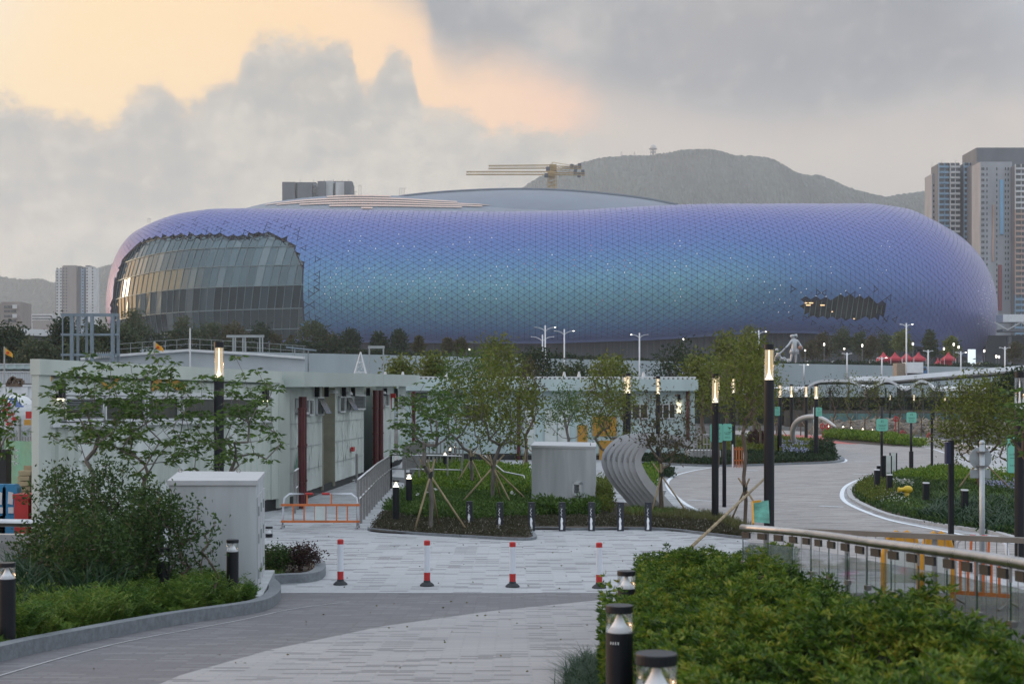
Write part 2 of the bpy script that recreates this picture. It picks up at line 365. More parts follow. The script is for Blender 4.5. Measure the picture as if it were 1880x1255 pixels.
# planting beds: soil with kerbs
def bed(pix, kerb_mat, label, kw=.12, kh=.10, closed=True, kpath=None):
    s = sheet('planting_bed', pix, m_soil, .03)
    ribbon('kerb', kpath or (pix + [pix[0]]), kw, kerb_mat, 0, kh)
bed([(-60, 1226), (60, 1195), (200, 1166), (330, 1142), (430, 1127), (490, 1108), (500, 1085), (488, 1040), (300, 1010), (-60, 990)], m_kerb, '', .16, .13, kpath=[(-120, 1246), (0, 1210), (149, 1178), (298, 1149), (387, 1135), (447, 1126), (480, 1118), (500, 1105), (504, 1090), (492, 1074), (520, 1070), (560, 1068), (582, 1062), (588, 1050), (575, 1035)])
sheet('planting_bed', [(484, 1071), (520, 1069), (560, 1066), (580, 1060), (584, 1050), (572, 1032), (540, 1020), (484, 1012)], m_soil, .025)
bed([(677, 975), (700, 978), (800, 983), (900, 988), (975, 991), (980, 972), (1100, 973), (1200, 972), (1290, 980), (1368, 990), (1376, 975), (1340, 960), (1290, 945), (1200, 928), (1100, 920), (1000, 905), (960, 870), (920, 855), (820, 850), (770, 872), (760, 890)], m_kerb, '', .07, .05,
    kpath=[(677, 973), (750, 980), (850, 986), (975, 991), (977, 972), (1060, 973), (1150, 972), (1230, 974), (1300, 982), (1372, 990)])
bed([(1130, 848), (1300, 856), (1440, 853), (1540, 848), (1532, 836), (1480, 818), (1400, 812), (1280, 822)], m_kerb, '', .2, .08)
bed([(1640, 873), (1600, 877), (1566, 892), (1560, 908), (1572, 922), (1625, 946), (1700, 962), (1820, 980), (1960, 1000), (1960, 900), (1900, 868), (1750, 862)], m_kerbp, '', .14, .07)
sheet('planting_bed', [(1510, 806), (1520, 800), (1600, 806), (1700, 816), (1640, 819), (1560, 813)], m_soil, .02)
# far terrain: podium, hills
hills_px = [(500, 640), (600, 560), (700, 470), (820, 430), (900, 382), (960, 345), (1000, 322), (1060, 302), (1120, 289), (1190, 287), (1230, 281), (1260, 276), (1310, 276), (1350, 286), (1410, 291), (1440, 305), (1470, 321), (1510, 325), (1560, 347), (1620, 362), (1660, 357), (1720, 352), (1800, 360), (1900, 390), (2050, 450), (2200, 520)]
hills_l = [(-150, 500), (-60, 495), (0, 508), (40, 514), (75, 513), (105, 520), (150, 505), (175, 495), (205, 486), (260, 480), (340, 500), (420, 540), (520, 620)]
m_hill = M('hill_forest', (.026, .046, .030), .95, var=.3, scale=.02, detail=9, bump=0)
def hill(name, crest, D, depth, seed):
    rnd = random.Random(seed); C = smoothpath([(p[0], p[1], 0) for p in crest], 22); n = len(C); b = MB(); V = []
    ph = [rnd.uniform(0, 6.28) for _ in range(12)]; m = 90
    for j in range(m):
        t = j / (m - 1)                                   # 0 foot, 1 crest
        for i, (px, py, _) in enumerate(C):
            zc = Hz(py, D); X = (px - CX) / F * D
            rid = sum(math.sin(X * .0035 * (1.7 ** k) + ph[k] + t * 2.2 * (k + 1)) / (1.6 ** k) for k in range(6))
            z = zc * (t ** .8) + (1 - t) * t * zc * .28 * rid + (rnd.uniform(-1, 1) * 6 if 0 < t < 1 else rnd.uniform(0, 4.5) * (t > .5))
            V.append((X, D - depth * (1 - t) + rid * 30 * t * (1 - t), z))
    for i, (px, py, _) in enumerate(C): V.append(((px - CX) / F * D, D + 500, -20))
    Fs = [(j * n + i, j * n + i + 1, (j + 1) * n + i + 1, (j + 1) * n + i) for j in range(m) for i in range(n - 1)]
    b.add(V, Fs); return b.build(name, m_hill, smooth=False, kind='structure')
hill('hills', hills_px, 3600, 1500, 1); hill('hills', hills_l, 3900, 900, 2)
# ------------------------------------------------------------------ the stadium
def irid():
    m = bpy.data.materials.new('pearlescent_panel'); m.use_nodes = True; T = NT(m.node_tree); b = T.n['Principled BSDF']
    lw = T.node('ShaderNodeLayerWeight'); lw.inputs['Blend'].default_value = .5
    geo = T.node('ShaderNodeNewGeometry')
    rp = T.math('MULTIPLY', T.math('SUBTRACT', geo.outputs['Random Per Island'], .5), .035)
    col = T.ramp(T.math('ADD', lw.outputs['Facing'], rp), [(.0, (.16, .37, .47)), (.03, (.14, .31, .46)), (.09, (.115, .245, .45)), (.2, (.115, .195, .43)), (.42, (.145, .18, .415)), (.75, (.20, .20, .39)), (1, (.27, .24, .38))])
    T.l.new(col, b.inputs['Base Color']); b.inputs['Metallic'].default_value = .5; b.inputs['Roughness'].default_value = .38; b.inputs['Specular IOR Level'].default_value = .3
    return m
m_irid = irid()
m_back = M('shell_backing', (.008, .012, .04), .6, metal=.3, var=0)
m_lip = M('shell_lip', (.16, .22, .45), .4, metal=.4, var=.05)
m_basew = M('stadium_base_wall', (.055, .065, .08), .5, metal=.3, var=.2, scale=.4, streak=(1, 1, .05))
m_roof = M('stadium_roof', (.14, .175, .23), .45, metal=.3, var=.12, scale=.08)
m_solar = M('solar_panel', (.62, .42, .33), .35, metal=.2, var=.08, scale=.3)  # pinkish tan base colour paints in the sunset reflected by the panels
m_frame = M('curtain_wall_frame', (.14, .20, .22), .4, metal=.5, var=.05)
m_dark = M('dark_void', (.01, .012, .015), .8, var=0)
def glassmat():
    m = bpy.data.materials.new('curtain_glass'); m.use_nodes = True; T = NT(m.node_tree); b = T.n['Principled BSDF']
    geo = T.node('ShaderNodeNewGeometry')
    T.l.new(T.ramp(geo.outputs['Random Per Island'], [(0, (.003, .008, .012)), (.45, (.008, .02, .028)), (.8, (.03, .055, .07)), (1, (.11, .13, .14))]), b.inputs['Base Color'])
    b.inputs['Roughness'].default_value = .05; b.inputs['Metallic'].default_value = .0; b.inputs['Specular IOR Level'].default_value = 1.0; b.inputs['IOR'].default_value = 1.65; b.inputs['Specular Tint'].default_value = (.62, .86, .95, 1)
    return m
m_cglass = glassmat()
STX = thing('stadium', 'huge bean-shaped stadium clad in pearly blue and purple triangular panels', 'stadium', (0, 520, 10))
front = [(-140, 705), (-160, 650), (-168, 600), (-158, 558), (-128, 529), (-80, 514), (-20, 510), (40, 508), (92, 508), (138, 522), (174, 545), (199, 582), (209, 625), (202, 680)]
backp = [(170, 745), (90, 790), (0, 800), (-90, 760)]
CP = np.array(front + backp, float)
loop = smoothpath(CP, 40, closed=True)
seg = np.linalg.norm(np.roll(loop, -1, 0) - loop, axis=1); cum = np.concatenate([[0], np.cumsum(seg)]); TOT = cum[-1]
loopc = np.vstack([loop, loop[:1]])
Lfront = cum[(len(front) - 1) * 40]
def plan(s):
    s = s % TOT; x = np.interp(s, cum, loopc[:, 0]); y = np.interp(s, cum, loopc[:, 1])
    e = 4.0; x2 = np.interp((s + e) % TOT, cum, loopc[:, 0]); y2 = np.interp((s + e) % TOT, cum, loopc[:, 1]); x1 = np.interp((s - e) % TOT, cum, loopc[:, 0]); y1 = np.interp((s - e) % TOT, cum, loopc[:, 1])
    tx, ty = x2 - x1, y2 - y1; l = math.hypot(tx, ty); return x, y, -(ty / l), tx / l   # inward normal (left of travel): front runs left->right so inward = +y
sk = np.array([0, 60, 140, 200, 260, 330, 400, 470, 520, 570, 640, TOT]) 
def ztop(px): return np.interp(px, [150, 205, 235, 275, 330, 400, 500, 700, 900, 1050, 1180, 1280, 1450, 1600, 1700, 1770, 1810, 1840], [73, 74, 75.5, 77, 78, 78, 77.6, 77, 76.2, 76.5, 78, 78.8, 79.2, 80.5, 82, 82, 80, 79])
def zbot(px): return np.interp(px, [180, 560, 1000, 1200, 1400, 1500, 1600, 1700, 1800, 1840], [25, 26.5, 25.8, 27, 29.6, 29.8, 28.5, 26.3, 23.3, 21])
def surf(s, v, off=0.0):
    x, y, nx, ny = plan(s)
    px = CX + F * x / y if y < 720 else (150 if x < 0 else 1840)
    zt, zb = ztop(px), zbot(px); H = zt - zb; zc = zb + .36 * H
    # v = 0 lower lip, .3 widest, 1 top
    if v < .3:
        th = (1 - v / .3) * math.radians(72); z = zc - (zc - zb) * math.sin(th) / math.sin(math.radians(72)); ins = 10 * (1 - math.cos(th))
    else:
        th = (v - .3) / .7 * math.radians(86); z = zc + (zt - zc) * math.sin(th) / math.sin(math.radians(86)); ins = float(np.interp(px, [150, 260, 420, 600, 1840], [15, 17, 26, 32, 34])) * (1 - math.cos(th))
        ins *= 1.0
    ins += off
    return np.array((x + nx * ins, y + ny * ins, z))
NC = int(TOT / 2.0); NC -= NC % 2; NR = 30
ds = TOT / NC
glass_poly = [(204, 640), (205, 560), (212, 512), (225, 478), (250, 450), (272, 438), (300, 434), (370, 430), (430, 432), (500, 429), (530, 440), (545, 462), (556, 484), (556, 640)]
win_poly = [(1473, 545), (1490, 544), (1560, 546), (1600, 548), (1622, 556), (1628, 570), (1622, 582), (1600, 585), (1560, 584), (1500, 584), (1473, 574)]
def polydist(x, y, poly):
    best = 1e9
    for i in range(len(poly)):
        ax, ay = poly[i]; bx, by = poly[(i + 1) % len(poly)]; dx, dy = bx - ax, by - ay
        t = max(0, min(1, ((x - ax) * dx + (y - ay) * dy) / (dx * dx + dy * dy))); best = min(best, math.hypot(x - ax - t * dx, y - ay - t * dy))
    return best
rnd = random.Random(5)
grid = {}
for k in range(NC + 1):
    if (k * ds) > Lfront + 20: break
    for j in range(NR + 1):
        v = (j + (.5 if k % 2 else 0)) / (NR + .5); grid[k, j] = surf(k * ds, min(v, 1.0))
KMAX = k
cl = MB(); nodes = []
def panel(a, b_, c):
    A, B_, C_ = grid[a], grid[b_], grid[c]; cen = (A + B_ + C_) / 3; px, py = pxof(*cen)
    vis = cen[1] < 690
    if inpoly(px, py, glass_poly) or inpoly(px, py, win_poly): return
    rot = 0; sh = .92
    if 560 < px < 600 or py < 440 and px < 600 or px < 560:
        d = polydist(px, py, glass_poly)
        if d < 28 and px > 230 and rnd.random() < (.20 if px > 530 else .07): sh = .70
        if d < 3 and rnd.random() < .08: return
    d2 = polydist(px, py, win_poly) if px > 1400 and px < 1700 else 99
    if d2 < 26 and rnd.random() < .12: sh = .6
    nrm = np.cross(B_ - A, C_ - A); nrm /= np.linalg.norm(nrm)
    if nrm @ (np.array((0, 640., 40)) - cen) > 0: nrm = -nrm; B_, C_ = C_, B_
    w = [rnd.uniform(-.03, .03) for _ in range(3)]
    vs = [cen + (q - cen) * sh + nrm * (.22 + ww) for q, ww in zip((A, B_, C_), w)]
    vs2 = [cen + (q - cen) * sh - nrm * .02 for q in (A, B_, C_)]
    cl.add(vs + vs2, [(0, 1, 2), (0, 3, 4, 1), (1, 4, 5, 2), (2, 5, 3, 0)])
for k in range(KMAX - 1):
    for j in range(NR + 1):
        if k % 2 == 0:
            T_ = [((k, j), (k, j + 1), (k + 1, j)), ((k + 1, j), (k, j + 1), (k + 1, j + 1)) ]
            if j == 0: T_.append(((k, 0), (k + 1, 0), (k + 1, 0)))
        else:
            T_ = [((k, j), (k + 1, j + 1), (k + 1, j)), ((k, j), (k, j + 1), (k + 1, j + 1))]
        for t in T_:
            if len(set(t)) == 3 and all(q in grid for q in t): panel(*t)
cl.build('triangular_cladding', m_irid, STX)
# backing shell all the way round
bk = MB(); n_s = 300; n_v = 24; V = []; Fs = []
for i in range(n_s):
    for j in range(n_v + 1): V.append(surf(i / n_s * TOT, j / n_v, .35))
for i in range(n_s):
    for j in range(n_v):
        a, b_ = i * (n_v + 1) + j, ((i + 1) % n_s) * (n_v + 1) + j; c = (V[a] + V[b_ + 1]) / 2; px, py = pxof(*c)
        if c[1] < 690 and (inpoly(px, py, glass_poly) or inpoly(px, py, win_poly) or (px < 600 and polydist(px, py, glass_poly) < 7)): continue
        Fs.append((a, b_, b_ + 1, a + 1))
bk.add(V, Fs); bk.build('backing_shell', m_back, STX, smooth=True)
# lower lip and base wall
lp = MB(); bw = MB(); V = []; n_s = 300
for i in range(n_s):
    a = surf(i / n_s * TOT, 0, -.3); c = surf(i / n_s * TOT, 0, 1.4); V += [a + (0, 0, .5), a + (0, 0, -.5), c + (0, 0, -.6)]
lp.add(V, [q for i in range(n_s) for q in ((i * 3, i * 3 + 1, ((i + 1) % n_s) * 3 + 1, ((i + 1) % n_s) * 3), (i * 3 + 1, i * 3 + 2, ((i + 1) % n_s) * 3 + 2, ((i + 1) % n_s) * 3 + 1))])
lp.build('lower_rim', m_lip, STX, smooth=True)
V = []
for i in range(n_s):
    a = surf(i / n_s * TOT, 0, 1.4); c = surf(i / n_s * TOT, 0, 9); V += [a + (0, 0, -.6), c + (0, 0, .5), (c[0], c[1], 5)]
bw.add(V, [q for i in range(n_s) for q in ((i * 3, i * 3 + 1, ((i + 1) % n_s) * 3 + 1, ((i + 1) % n_s) * 3), (i * 3 + 1, i * 3 + 2, ((i + 1) % n_s) * 3 + 2, ((i + 1) % n_s) * 3 + 1))])
bw.build('base_wall', m_basew, STX)
# mullion ribs and openings on the base wall
rb = MB()
for i in range(0, 190):
    s = 150 + i * 2.4; c = surf(s, 0, 8.8); rb.box((c[0], c[1], (c[2] + 5) / 2), (.22, .22, c[2] - 5))
rb.build('wall_rib', M('wall_rib', (.09, .105, .12), .5, metal=.4, var=.1), STX)
for pxx, w in ((1176, 8.5), (1100, 5), (1250, 6), (1345, 5)):
    s = min(np.arange(150, 620, 1.0), key=lambda q: abs(pxof(*surf(q, 0, 9))[0] - pxx)); c = surf(s, 0, 8.5); d = MB()
    x, y, nx, ny = plan(s); d.box((c[0], c[1], 14.5), (w, .5, 9), rz=math.atan2(ny, nx) - math.pi / 2)
    d.build('service_door', M('service_door', (.02, .02, .022), .6, var=.1), STX)
# curtain glass
def curtain(s0, s1, v0, v1, nc, nr, poly, name, slant, off=1.2, gmat=None):
    gl = MB(); fr = MB(); gi = MB()
    def q(i, j):
        s = s0 + (s1 - s0) * (i / nc) + slant * (j / nr); return surf(s, v0 + (v1 - v0) * j / nr, off)
    for j in range(nr):
        for i in range(-3, nc + 3):
            A, B_, C_, D_ = q(i, j), q(i + 1, j), q(i + 1, j + 1), q(i, j + 1); cen = (A + B_ + C_ + D_) / 4; px, py = pxof(*cen)
            if polydist(px, py, poly) > 15 and not inpoly(px, py, poly): continue
            ti = rnd.uniform(-.05, .05); tj = rnd.uniform(-.09, .09); nrm = np.cross(B_ - A, D_ - A); nrm /= np.linalg.norm(nrm)
            if nrm[1] > 0: nrm = -nrm
            wv = np.linalg.norm(B_ - A)
            gl.add([A + nrm * (.1 + ti), B_ + nrm * (.1 - ti), C_ + nrm * (.1 - ti + tj), D_ + nrm * (.1 + ti + tj)], [(0, 1, 2, 3)])
            fr.beam(A + nrm * .2, D_ + nrm * .2, .16, .2)
            fr.beam(A + nrm * .2, B_ + nrm * .2, .42 if j % 1 == 0 else .2, .3)
    gl.build(name, gmat or m_cglass, STX); 
    return fr
glp = None
def s_at(px): return min(np.arange(20, Lfront - 60, 1.0), key=lambda q: abs(pxof(*surf(q, .3))[0] - px))
fr = curtain(75, 255, -.0, .86, 58, 8, glass_poly, 'curtain_glass', 10); fr.build('glazing_frame', m_frame, STX)
fr = curtain(s_at(1455), s_at(1645), .0, .50, 20, 4, win_poly, 'window_glass', 0, 1.6, M('window_dark_glass', (.02, .026, .026), .3, spec=.25, var=.3, scale=.5)); fr.build('window_frame', M('window_frame', (.18, .25, .23), .5, metal=.2, var=.05), STX)
# dark reveal behind the openings' edges and an inner wall
# saw-edged rim: dark edge strip along the glass opening
rim = MB()
ss = np.arange(70, 262, 1.5)
def top_of(s):
    for v in np.arange(.15, 1, .01):
        px, py = pxof(*surf(s, v))
        if inpoly(px, py, glass_poly) and not inpoly(*pxof(*surf(s, v + .02)), glass_poly): return v
    return None
prev = None
for k, s in enumerate(ss):
    v = top_of(s)
    if v is None: prev = None; continue
    p = surf(s, v + (.012 if k % 4 < 2 else -.004), .1)
    if prev is not None: rim.beam(prev, p, .22, .22)
    prev = p
rim.build('opening_rim', M('opening_rim', (.03, .025, .03), .6, var=0), STX)
# interior lamps seen through the oval window
il = MB()
for px, py in ((1478, 556), (1484, 560), (1489, 556), (1510, 560), (1528, 572), (1568, 585)):
    c = P(px, py, 1); s = s_at(px); p = surf(s, .2, 1.0); D = p[1] - .5
    il.box(P(px, py, D), (1.6 if py < 570 else .5, .2, .3))
il.build('interior_light', M('interior_lamp', (1, .62, .32), emit=1.6, var=0), STX)
# node lights at the panel corners
nl_w = M('node_lamp', (.95, .97, 1), emit=1.0, var=0); nl_r = M('node_lamp_pink', (.85, .35, .5), emit=.7, var=0)
cand = []
for (k, j), p in grid.items():
    if p[1] > 660: continue
    px, py = pxof(*p); pr = 0; kind = 0
    if 590 < px < 940 and 430 < py < 560: pr = .12 + .2 * (py > 500 and py < 552)
    if 940 < px < 1200 and 450 < py < 560: pr = .14; kind = 1 if rnd.random() < .6 else 0
    if 1230 < px < 1256 and 440 < py < 565 or 1310 < px < 1330 and 490 < py < 570: pr = .45
    if 1350 < px < 1475 and 505 < py < 575: pr = .42
    if 1440 < px < 1600 and 525 < py < 546: pr = .45
    if 1240 < px < 1640 and 440 < py < 505: pr = .08
    if 1795 < px < 1822 and 515 < py < 600: pr = .5
    if inpoly(px, py, win_poly) or inpoly(px, py, glass_poly): pr = 0
    if rnd.random() < pr: cand.append((p, kind, pr))
cand.sort(key=lambda c: -c[2])
rest = [MB(), MB()]
for i, (p, kind, pr) in enumerate(cand):
    b_ = MB() if i < 100 else rest[kind]; s_ = .14 if kind == 0 else .13
    if rnd.random() < .35: s_ *= .6
    b_.ball((p[0], p[1] - .3, p[2]), s_, 6)
    if i < 100: b_.build('node_light', nl_r if kind else nl_w, STX)
rest[0].build('node_lights', nl_w, STX, kind='stuff'); rest[1].build('node_lights', nl_r, STX, kind='stuff')
# roof
rf = MB(); n_s = 150; ring = [surf(i / n_s * TOT, 1.0) for i in range(n_s)]
cx_, cy_ = 20, 640; V = []
for t, dz in ((0, -.4), (.12, .5), (.4, 1.5), (1, 2)):
    for p in ring: V.append((p[0] + (cx_ - p[0]) * t, p[1] + (cy_ - p[1]) * t, p[2] + dz if t < 1 else 82))
rf.add(V, [(r * n_s + i, r * n_s + (i + 1) % n_s, (r + 1) * n_s + (i + 1) % n_s, (r + 1) * n_s + i) for r in range(3) for i in range(n_s)])
# arched main roof: cap whose silhouette is the photographed arc
arc = [(690, 374), (750, 364), (830, 357), (930, 353), (1010, 354), (1090, 359), (1180, 369), (1245, 381)]
def vault(pts, D0, D1, drop0, mb, n=10, th=1.0):
    A = smoothpath([P(px, py, D1) for px, py in pts], 8); m = len(A); V = []
    for j in range(n + 1):
        t = j / n
        for q in A: V.append((q[0] * (D0 + (D1 - D0) * t) / D1, D0 + (D1 - D0) * t, q[2] * 1.0 - (drop0 * (1 - t) ** 2)))
    for q in A: V.append((q[0], D1 + 60, q[2] - 14))
    mb.add(V, [(j * m + i, j * m + i + 1, (j + 1) * m + i + 1, (j + 1) * m + i) for j in range(n + 1) for i in range(m - 1)])
    return A
A1 = vault(arc, 575, 650, 24, rf)
rf.build('roof', m_roof, STX, smooth=True)
rr = MB()
for off, dd in ((0, 0), (-6, -16), (-9, -22), (-12, -27)):
    pts = [(q[0] * (650 + off * 2.2) / 650, 650 + off * 2.2, q[2] - 24 * ((-off * 2.2) / 75) ** 2 + .35) for q in A1]; rr.tube(pts, .28, 5)
rr.build('roof_rib', M('roof_rib', (.16, .19, .23), .5, metal=.4), STX)
wd = MB(); low = [(425, 388), (455, 381), (490, 373), (560, 363), (640, 358), (720, 359), (800, 364), (900, 371), (1000, 380), (1050, 385)]
A2 = smoothpath([P(px, py, 606) for px, py in low], 6); B2 = smoothpath([P(px, min(389.5, py + 32), 575) for px, py in low], 6); m = len(A2)
wd.add(np.vstack([B2, A2, A2 + np.array((0, 40, -12))]), [(j * m + i, j * m + i + 1, (j + 1) * m + i + 1, (j + 1) * m + i) for j in range(2) for i in range(m - 1)])
wd.build('lower_roof', m_roof, STX)
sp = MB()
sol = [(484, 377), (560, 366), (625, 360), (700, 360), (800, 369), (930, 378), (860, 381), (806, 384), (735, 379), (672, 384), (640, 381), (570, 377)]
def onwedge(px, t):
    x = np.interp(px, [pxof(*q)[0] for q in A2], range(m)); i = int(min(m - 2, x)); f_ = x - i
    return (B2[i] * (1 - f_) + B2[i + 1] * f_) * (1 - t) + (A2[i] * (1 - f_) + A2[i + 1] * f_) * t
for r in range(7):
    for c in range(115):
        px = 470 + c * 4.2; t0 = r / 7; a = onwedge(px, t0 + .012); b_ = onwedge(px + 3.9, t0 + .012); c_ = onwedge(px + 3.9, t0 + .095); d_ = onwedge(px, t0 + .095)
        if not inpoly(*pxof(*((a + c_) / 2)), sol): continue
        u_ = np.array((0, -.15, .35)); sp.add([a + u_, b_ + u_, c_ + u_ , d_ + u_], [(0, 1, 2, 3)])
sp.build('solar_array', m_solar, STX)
rl = MB()
for px, py, w_, h_ in ((740, 354, 12, 9), (275, 405, 7, 4), (888, 372, 6, 3), (1020, 381, 9, 6), (660, 357, 2, 18), (652, 357, 8, 6), (505 + 60, 359, 6, 4)):
    D = 600; c = P(px, py, D); W = w_ / F * D; H_ = h_ / F * D
    for i in range(int(max(2, W / .9))): rl.beam((c[0] + i * .9 - W / 2, D, c[2] - 1), (c[0] + i * .9 - W / 2, D, c[2] + H_), .12, .12)
    rl.beam((c[0] - W / 2, D, c[2] + H_ * .9), (c[0] + W / 2, D, c[2] + H_ * .9), .12, .12)
rl.build('roof_rail', M('roof_rail', (.2, .2, .2), .5, metal=.5, var=0), STX)
# ------------------------------------------------------------------ trees and leaves
def leafmat(name, cols, odd=None, rough=.55, patch=0):
    m = bpy.data.materials.new(name); m.use_nodes = True; T = NT(m.node_tree); b = T.n['Principled BSDF']
    geo = T.node('ShaderNodeNewGeometry'); n = len(cols)
    st = [(i / max(1, n - 1) * (.94 if odd else 1), c) for i, c in enumerate(cols)]
    if odd: st.append((.97, odd))
    fac = geo.outputs['Random Per Island']
    if patch: fac = T.math('ADD', T.math('MULTIPLY', fac, .55), T.math('MULTIPLY', T.smooth(T.noise(geo.outputs['Position'], patch, 4, .6), .36, .66), .5), clamp=True)
    col = T.ramp(fac, st)
    T.l.new(col, b.inputs['Base Color']); b.inputs['Roughness'].default_value = rough; b.inputs['Specular IOR Level'].default_value = .35
    tr = T.node('ShaderNodeBsdfTranslucent'); T.l.new(col, tr.inputs[0]); mx = T.node('ShaderNodeMixShader'); mx.inputs[0].default_value = .3
    T.l.new(b.outputs[0], mx.inputs[1]); T.l.new(tr.outputs[0], mx.inputs[2]); T.l.new(mx.outputs[0], T.n['Material Output'].inputs['Surface'])
    return m
def unit(a): return a / np.maximum(np.linalg.norm(a, axis=-1, keepdims=True), 1e-9)
def leaves(mb, cen, d, L, W, rng, fold=.25, mi=0):
    """one four-cornered leaf at each centre, pointing along d"""
    n = len(cen)
    if n == 0: return
    d = unit(d); r = rng.normal(size=(n, 3)); r[:, 2] *= .6; sd = unit(np.cross(d, r)); nm = np.cross(sd, d)
    L = (L * rng.uniform(.7, 1.25, n))[:, None]; W = (W * rng.uniform(.75, 1.2, n))[:, None]
    a = cen; b = cen + d * L * .5 + sd * W * .5 + nm * W * fold; c = cen + d * L; e = cen + d * L * .5 - sd * W * .5 + nm * W * fold
    V = np.stack([a, b, c, e], 1).reshape(-1, 3); mb.add_np(V, np.arange(4 * n).reshape(-1, 4), mi)
m_bark = M('bark', (.13, .10, .08), .9, var=.3, scale=12, streak=(1, 1, .2), bump=.4)
m_barkg = M('bark_grey', (.16, .145, .13), .9, var=.3, scale=12, streak=(1, 1, .2), bump=.4)
LEAF = {
 'palm': leafmat('leaf_palmate', [(.03, .068, .014), (.055, .115, .018), (.095, .17, .028), (.05, .10, .024)]),
 'olive': leafmat('leaf_olive', [(.06, .08, .012), (.10, .135, .018), (.16, .19, .03), (.085, .12, .02)]),
 'dark': leafmat('leaf_dark', [(.012, .028, .014), (.02, .045, .018), (.035, .06, .02)]),
 'far': leafmat('leaf_far', [(.03, .05, .024), (.05, .075, .03), (.075, .10, .04)]),
 'brown': leafmat('leaf_brownish', [(.045, .045, .02), (.07, .06, .025), (.06, .08, .025), (.09, .05, .03)]),
 'bright': leafmat('leaf_bright', [(.045, .11, .012), (.085, .17, .016), (.14, .23, .022), (.18, .25, .03)]),
 'hedge': leafmat('leaf_hedge', [(.012, .032, .006), (.028, .075, .008), (.058, .13, .011), (.125, .195, .017), (.23, .26, .03)], (.22, .20, .03), patch=5),
 'shrub': leafmat('leaf_shrub', [(.016, .042, .012), (.03, .068, .016), (.045, .095, .02), (.07, .12, .024)]),
 'maroon': leafmat('leaf_maroon', [(.028, .014, .016), (.05, .022, .024), (.035, .03, .016)]),
 'fern': leafmat('leaf_fern', [(.03, .08, .012), (.06, .14, .018), (.12, .21, .028), (.20, .25, .045)], patch=3),
 'blade': leafmat('leaf_blade', [(.012, .04, .02), (.022, .06, .028), (.04, .085, .04)]),
 'dry': leafmat('leaf_dry', [(.09, .085, .03), (.14, .125, .045), (.10, .12, .03), (.06, .09, .02)]),
 'cover': leafmat('leaf_cover', [(.04, .035, .02), (.06, .05, .03), (.04, .055, .02), (.09, .075, .05)], (.3, .28, .24)),
}
def skeleton(rng, H, th, R, n, lean=0, shape=1.0, r0=.05, cz=None, low=.0):
    """grow a branching skeleton from the ground to n twig ends that fill an uneven crown"""
    nodes = [np.array((0, 0, -.1)), np.array((0.0, 0, 0))]; par = [-1, 0]
    k = max(2, int(th / .45))
    for i in range(1, k + 1):
        t = i / k; nodes.append(np.array((lean * t + rng.normal() * .02, rng.normal() * .02, th * t))); par.append(len(nodes) - 2)
    top = len(nodes) - 1
    hc = (H - th) / 2; C = np.array((lean, 0, th + hc))
    lob = rng.normal(size=(7, 3)); lob = unit(lob) * .55; T = []
    while len(T) < n:
        q = rng.uniform(-1, 1, 3); r = np.linalg.norm(q)
        if r > 1: continue
        near = np.min(np.linalg.norm(lob - q, axis=1))
        if near > .62 and rng.random() < .8: continue
        if q[2] < -.3 + low and rng.random() < .6: continue
        w = R * (1 - .35 * max(0, q[2]) * shape)
        T.append(C + q * np.array((w, w, hc)))
    T = np.array(T); org = nodes[top]; T = T[np.argsort(np.linalg.norm(T - org, axis=1))]; tips = []
    for q in T:
        A = np.array(nodes[max(2, top - (1 if th > .8 else 0)):]); dd = np.linalg.norm(A - q, axis=1) + .6 * np.maximum(0, A[:, 2] - q[2]) * 2
        dv = unit(q - A); dd = dd + .30 * np.linalg.norm(A - org, axis=1) + .25 * np.linalg.norm(q - A, axis=1) * (1 - dv @ unit(q - org + np.array((0, 0, .15))))
        j = int(np.argmin(dd)) + max(2, top - (1 if th > .8 else 0)); a = nodes[j]; v = q - a; L = np.linalg.norm(v); m = max(1, int(L / .22)); prev = j
        sag = rng.normal(size=3) * L * .035 + np.array((0, 0, -.13 * L)) * (1 if L > .5 else .3)
        for i in range(1, m + 1):
            t = i / m; nodes.append(a + v * t + sag * math.sin(math.pi * t)); par.append(prev); prev = len(nodes) - 1
        tips.append((prev, unit(v)))
    N = np.array(nodes); cnt = np.zeros(len(N)); 
    for j, _ in tips: cnt[j] += 1
    for j in range(len(N) - 1, 0, -1): cnt[par[j]] += cnt[j]
    rad = r0 * (np.maximum(cnt, .6) / max(1, cnt[1])) ** .58 ; rad = np.maximum(rad, .004)
    return N, par, rad, [(N[j], d) for j, d in tips], top
def wood(mb, N, par, rad, sides=5, minr=0):
    V = []; Fs = []; ang = np.linspace(0, 2 * math.pi, sides, endpoint=False)
    for j in range(1, len(N)):
        if rad[j] < minr: continue
        p, q = N[par[j]], N[j]; d = q - p; l = np.linalg.norm(d)
        if l < 1e-6: continue
        d /= l; ref = np.array((1., 0, 0)) if abs(d[0]) < .7 else np.array((0, 1., 0)); a = np.cross(d, ref); a /= np.linalg.norm(a); b = np.cross(d, a)
        ra, rb = min(rad[par[j]], rad[j] * 1.5), rad[j]; n = len(V)
        for c, r in ((p, ra), (q, rb)):
            for t in ang: V.append(c + (a * math.cos(t) + b * math.sin(t)) * r)
        Fs += [(n + k, n + (k + 1) % sides, n + sides + (k + 1) % sides, n + sides + k) for k in range(sides)]
    mb.add(np.array(V), Fs)
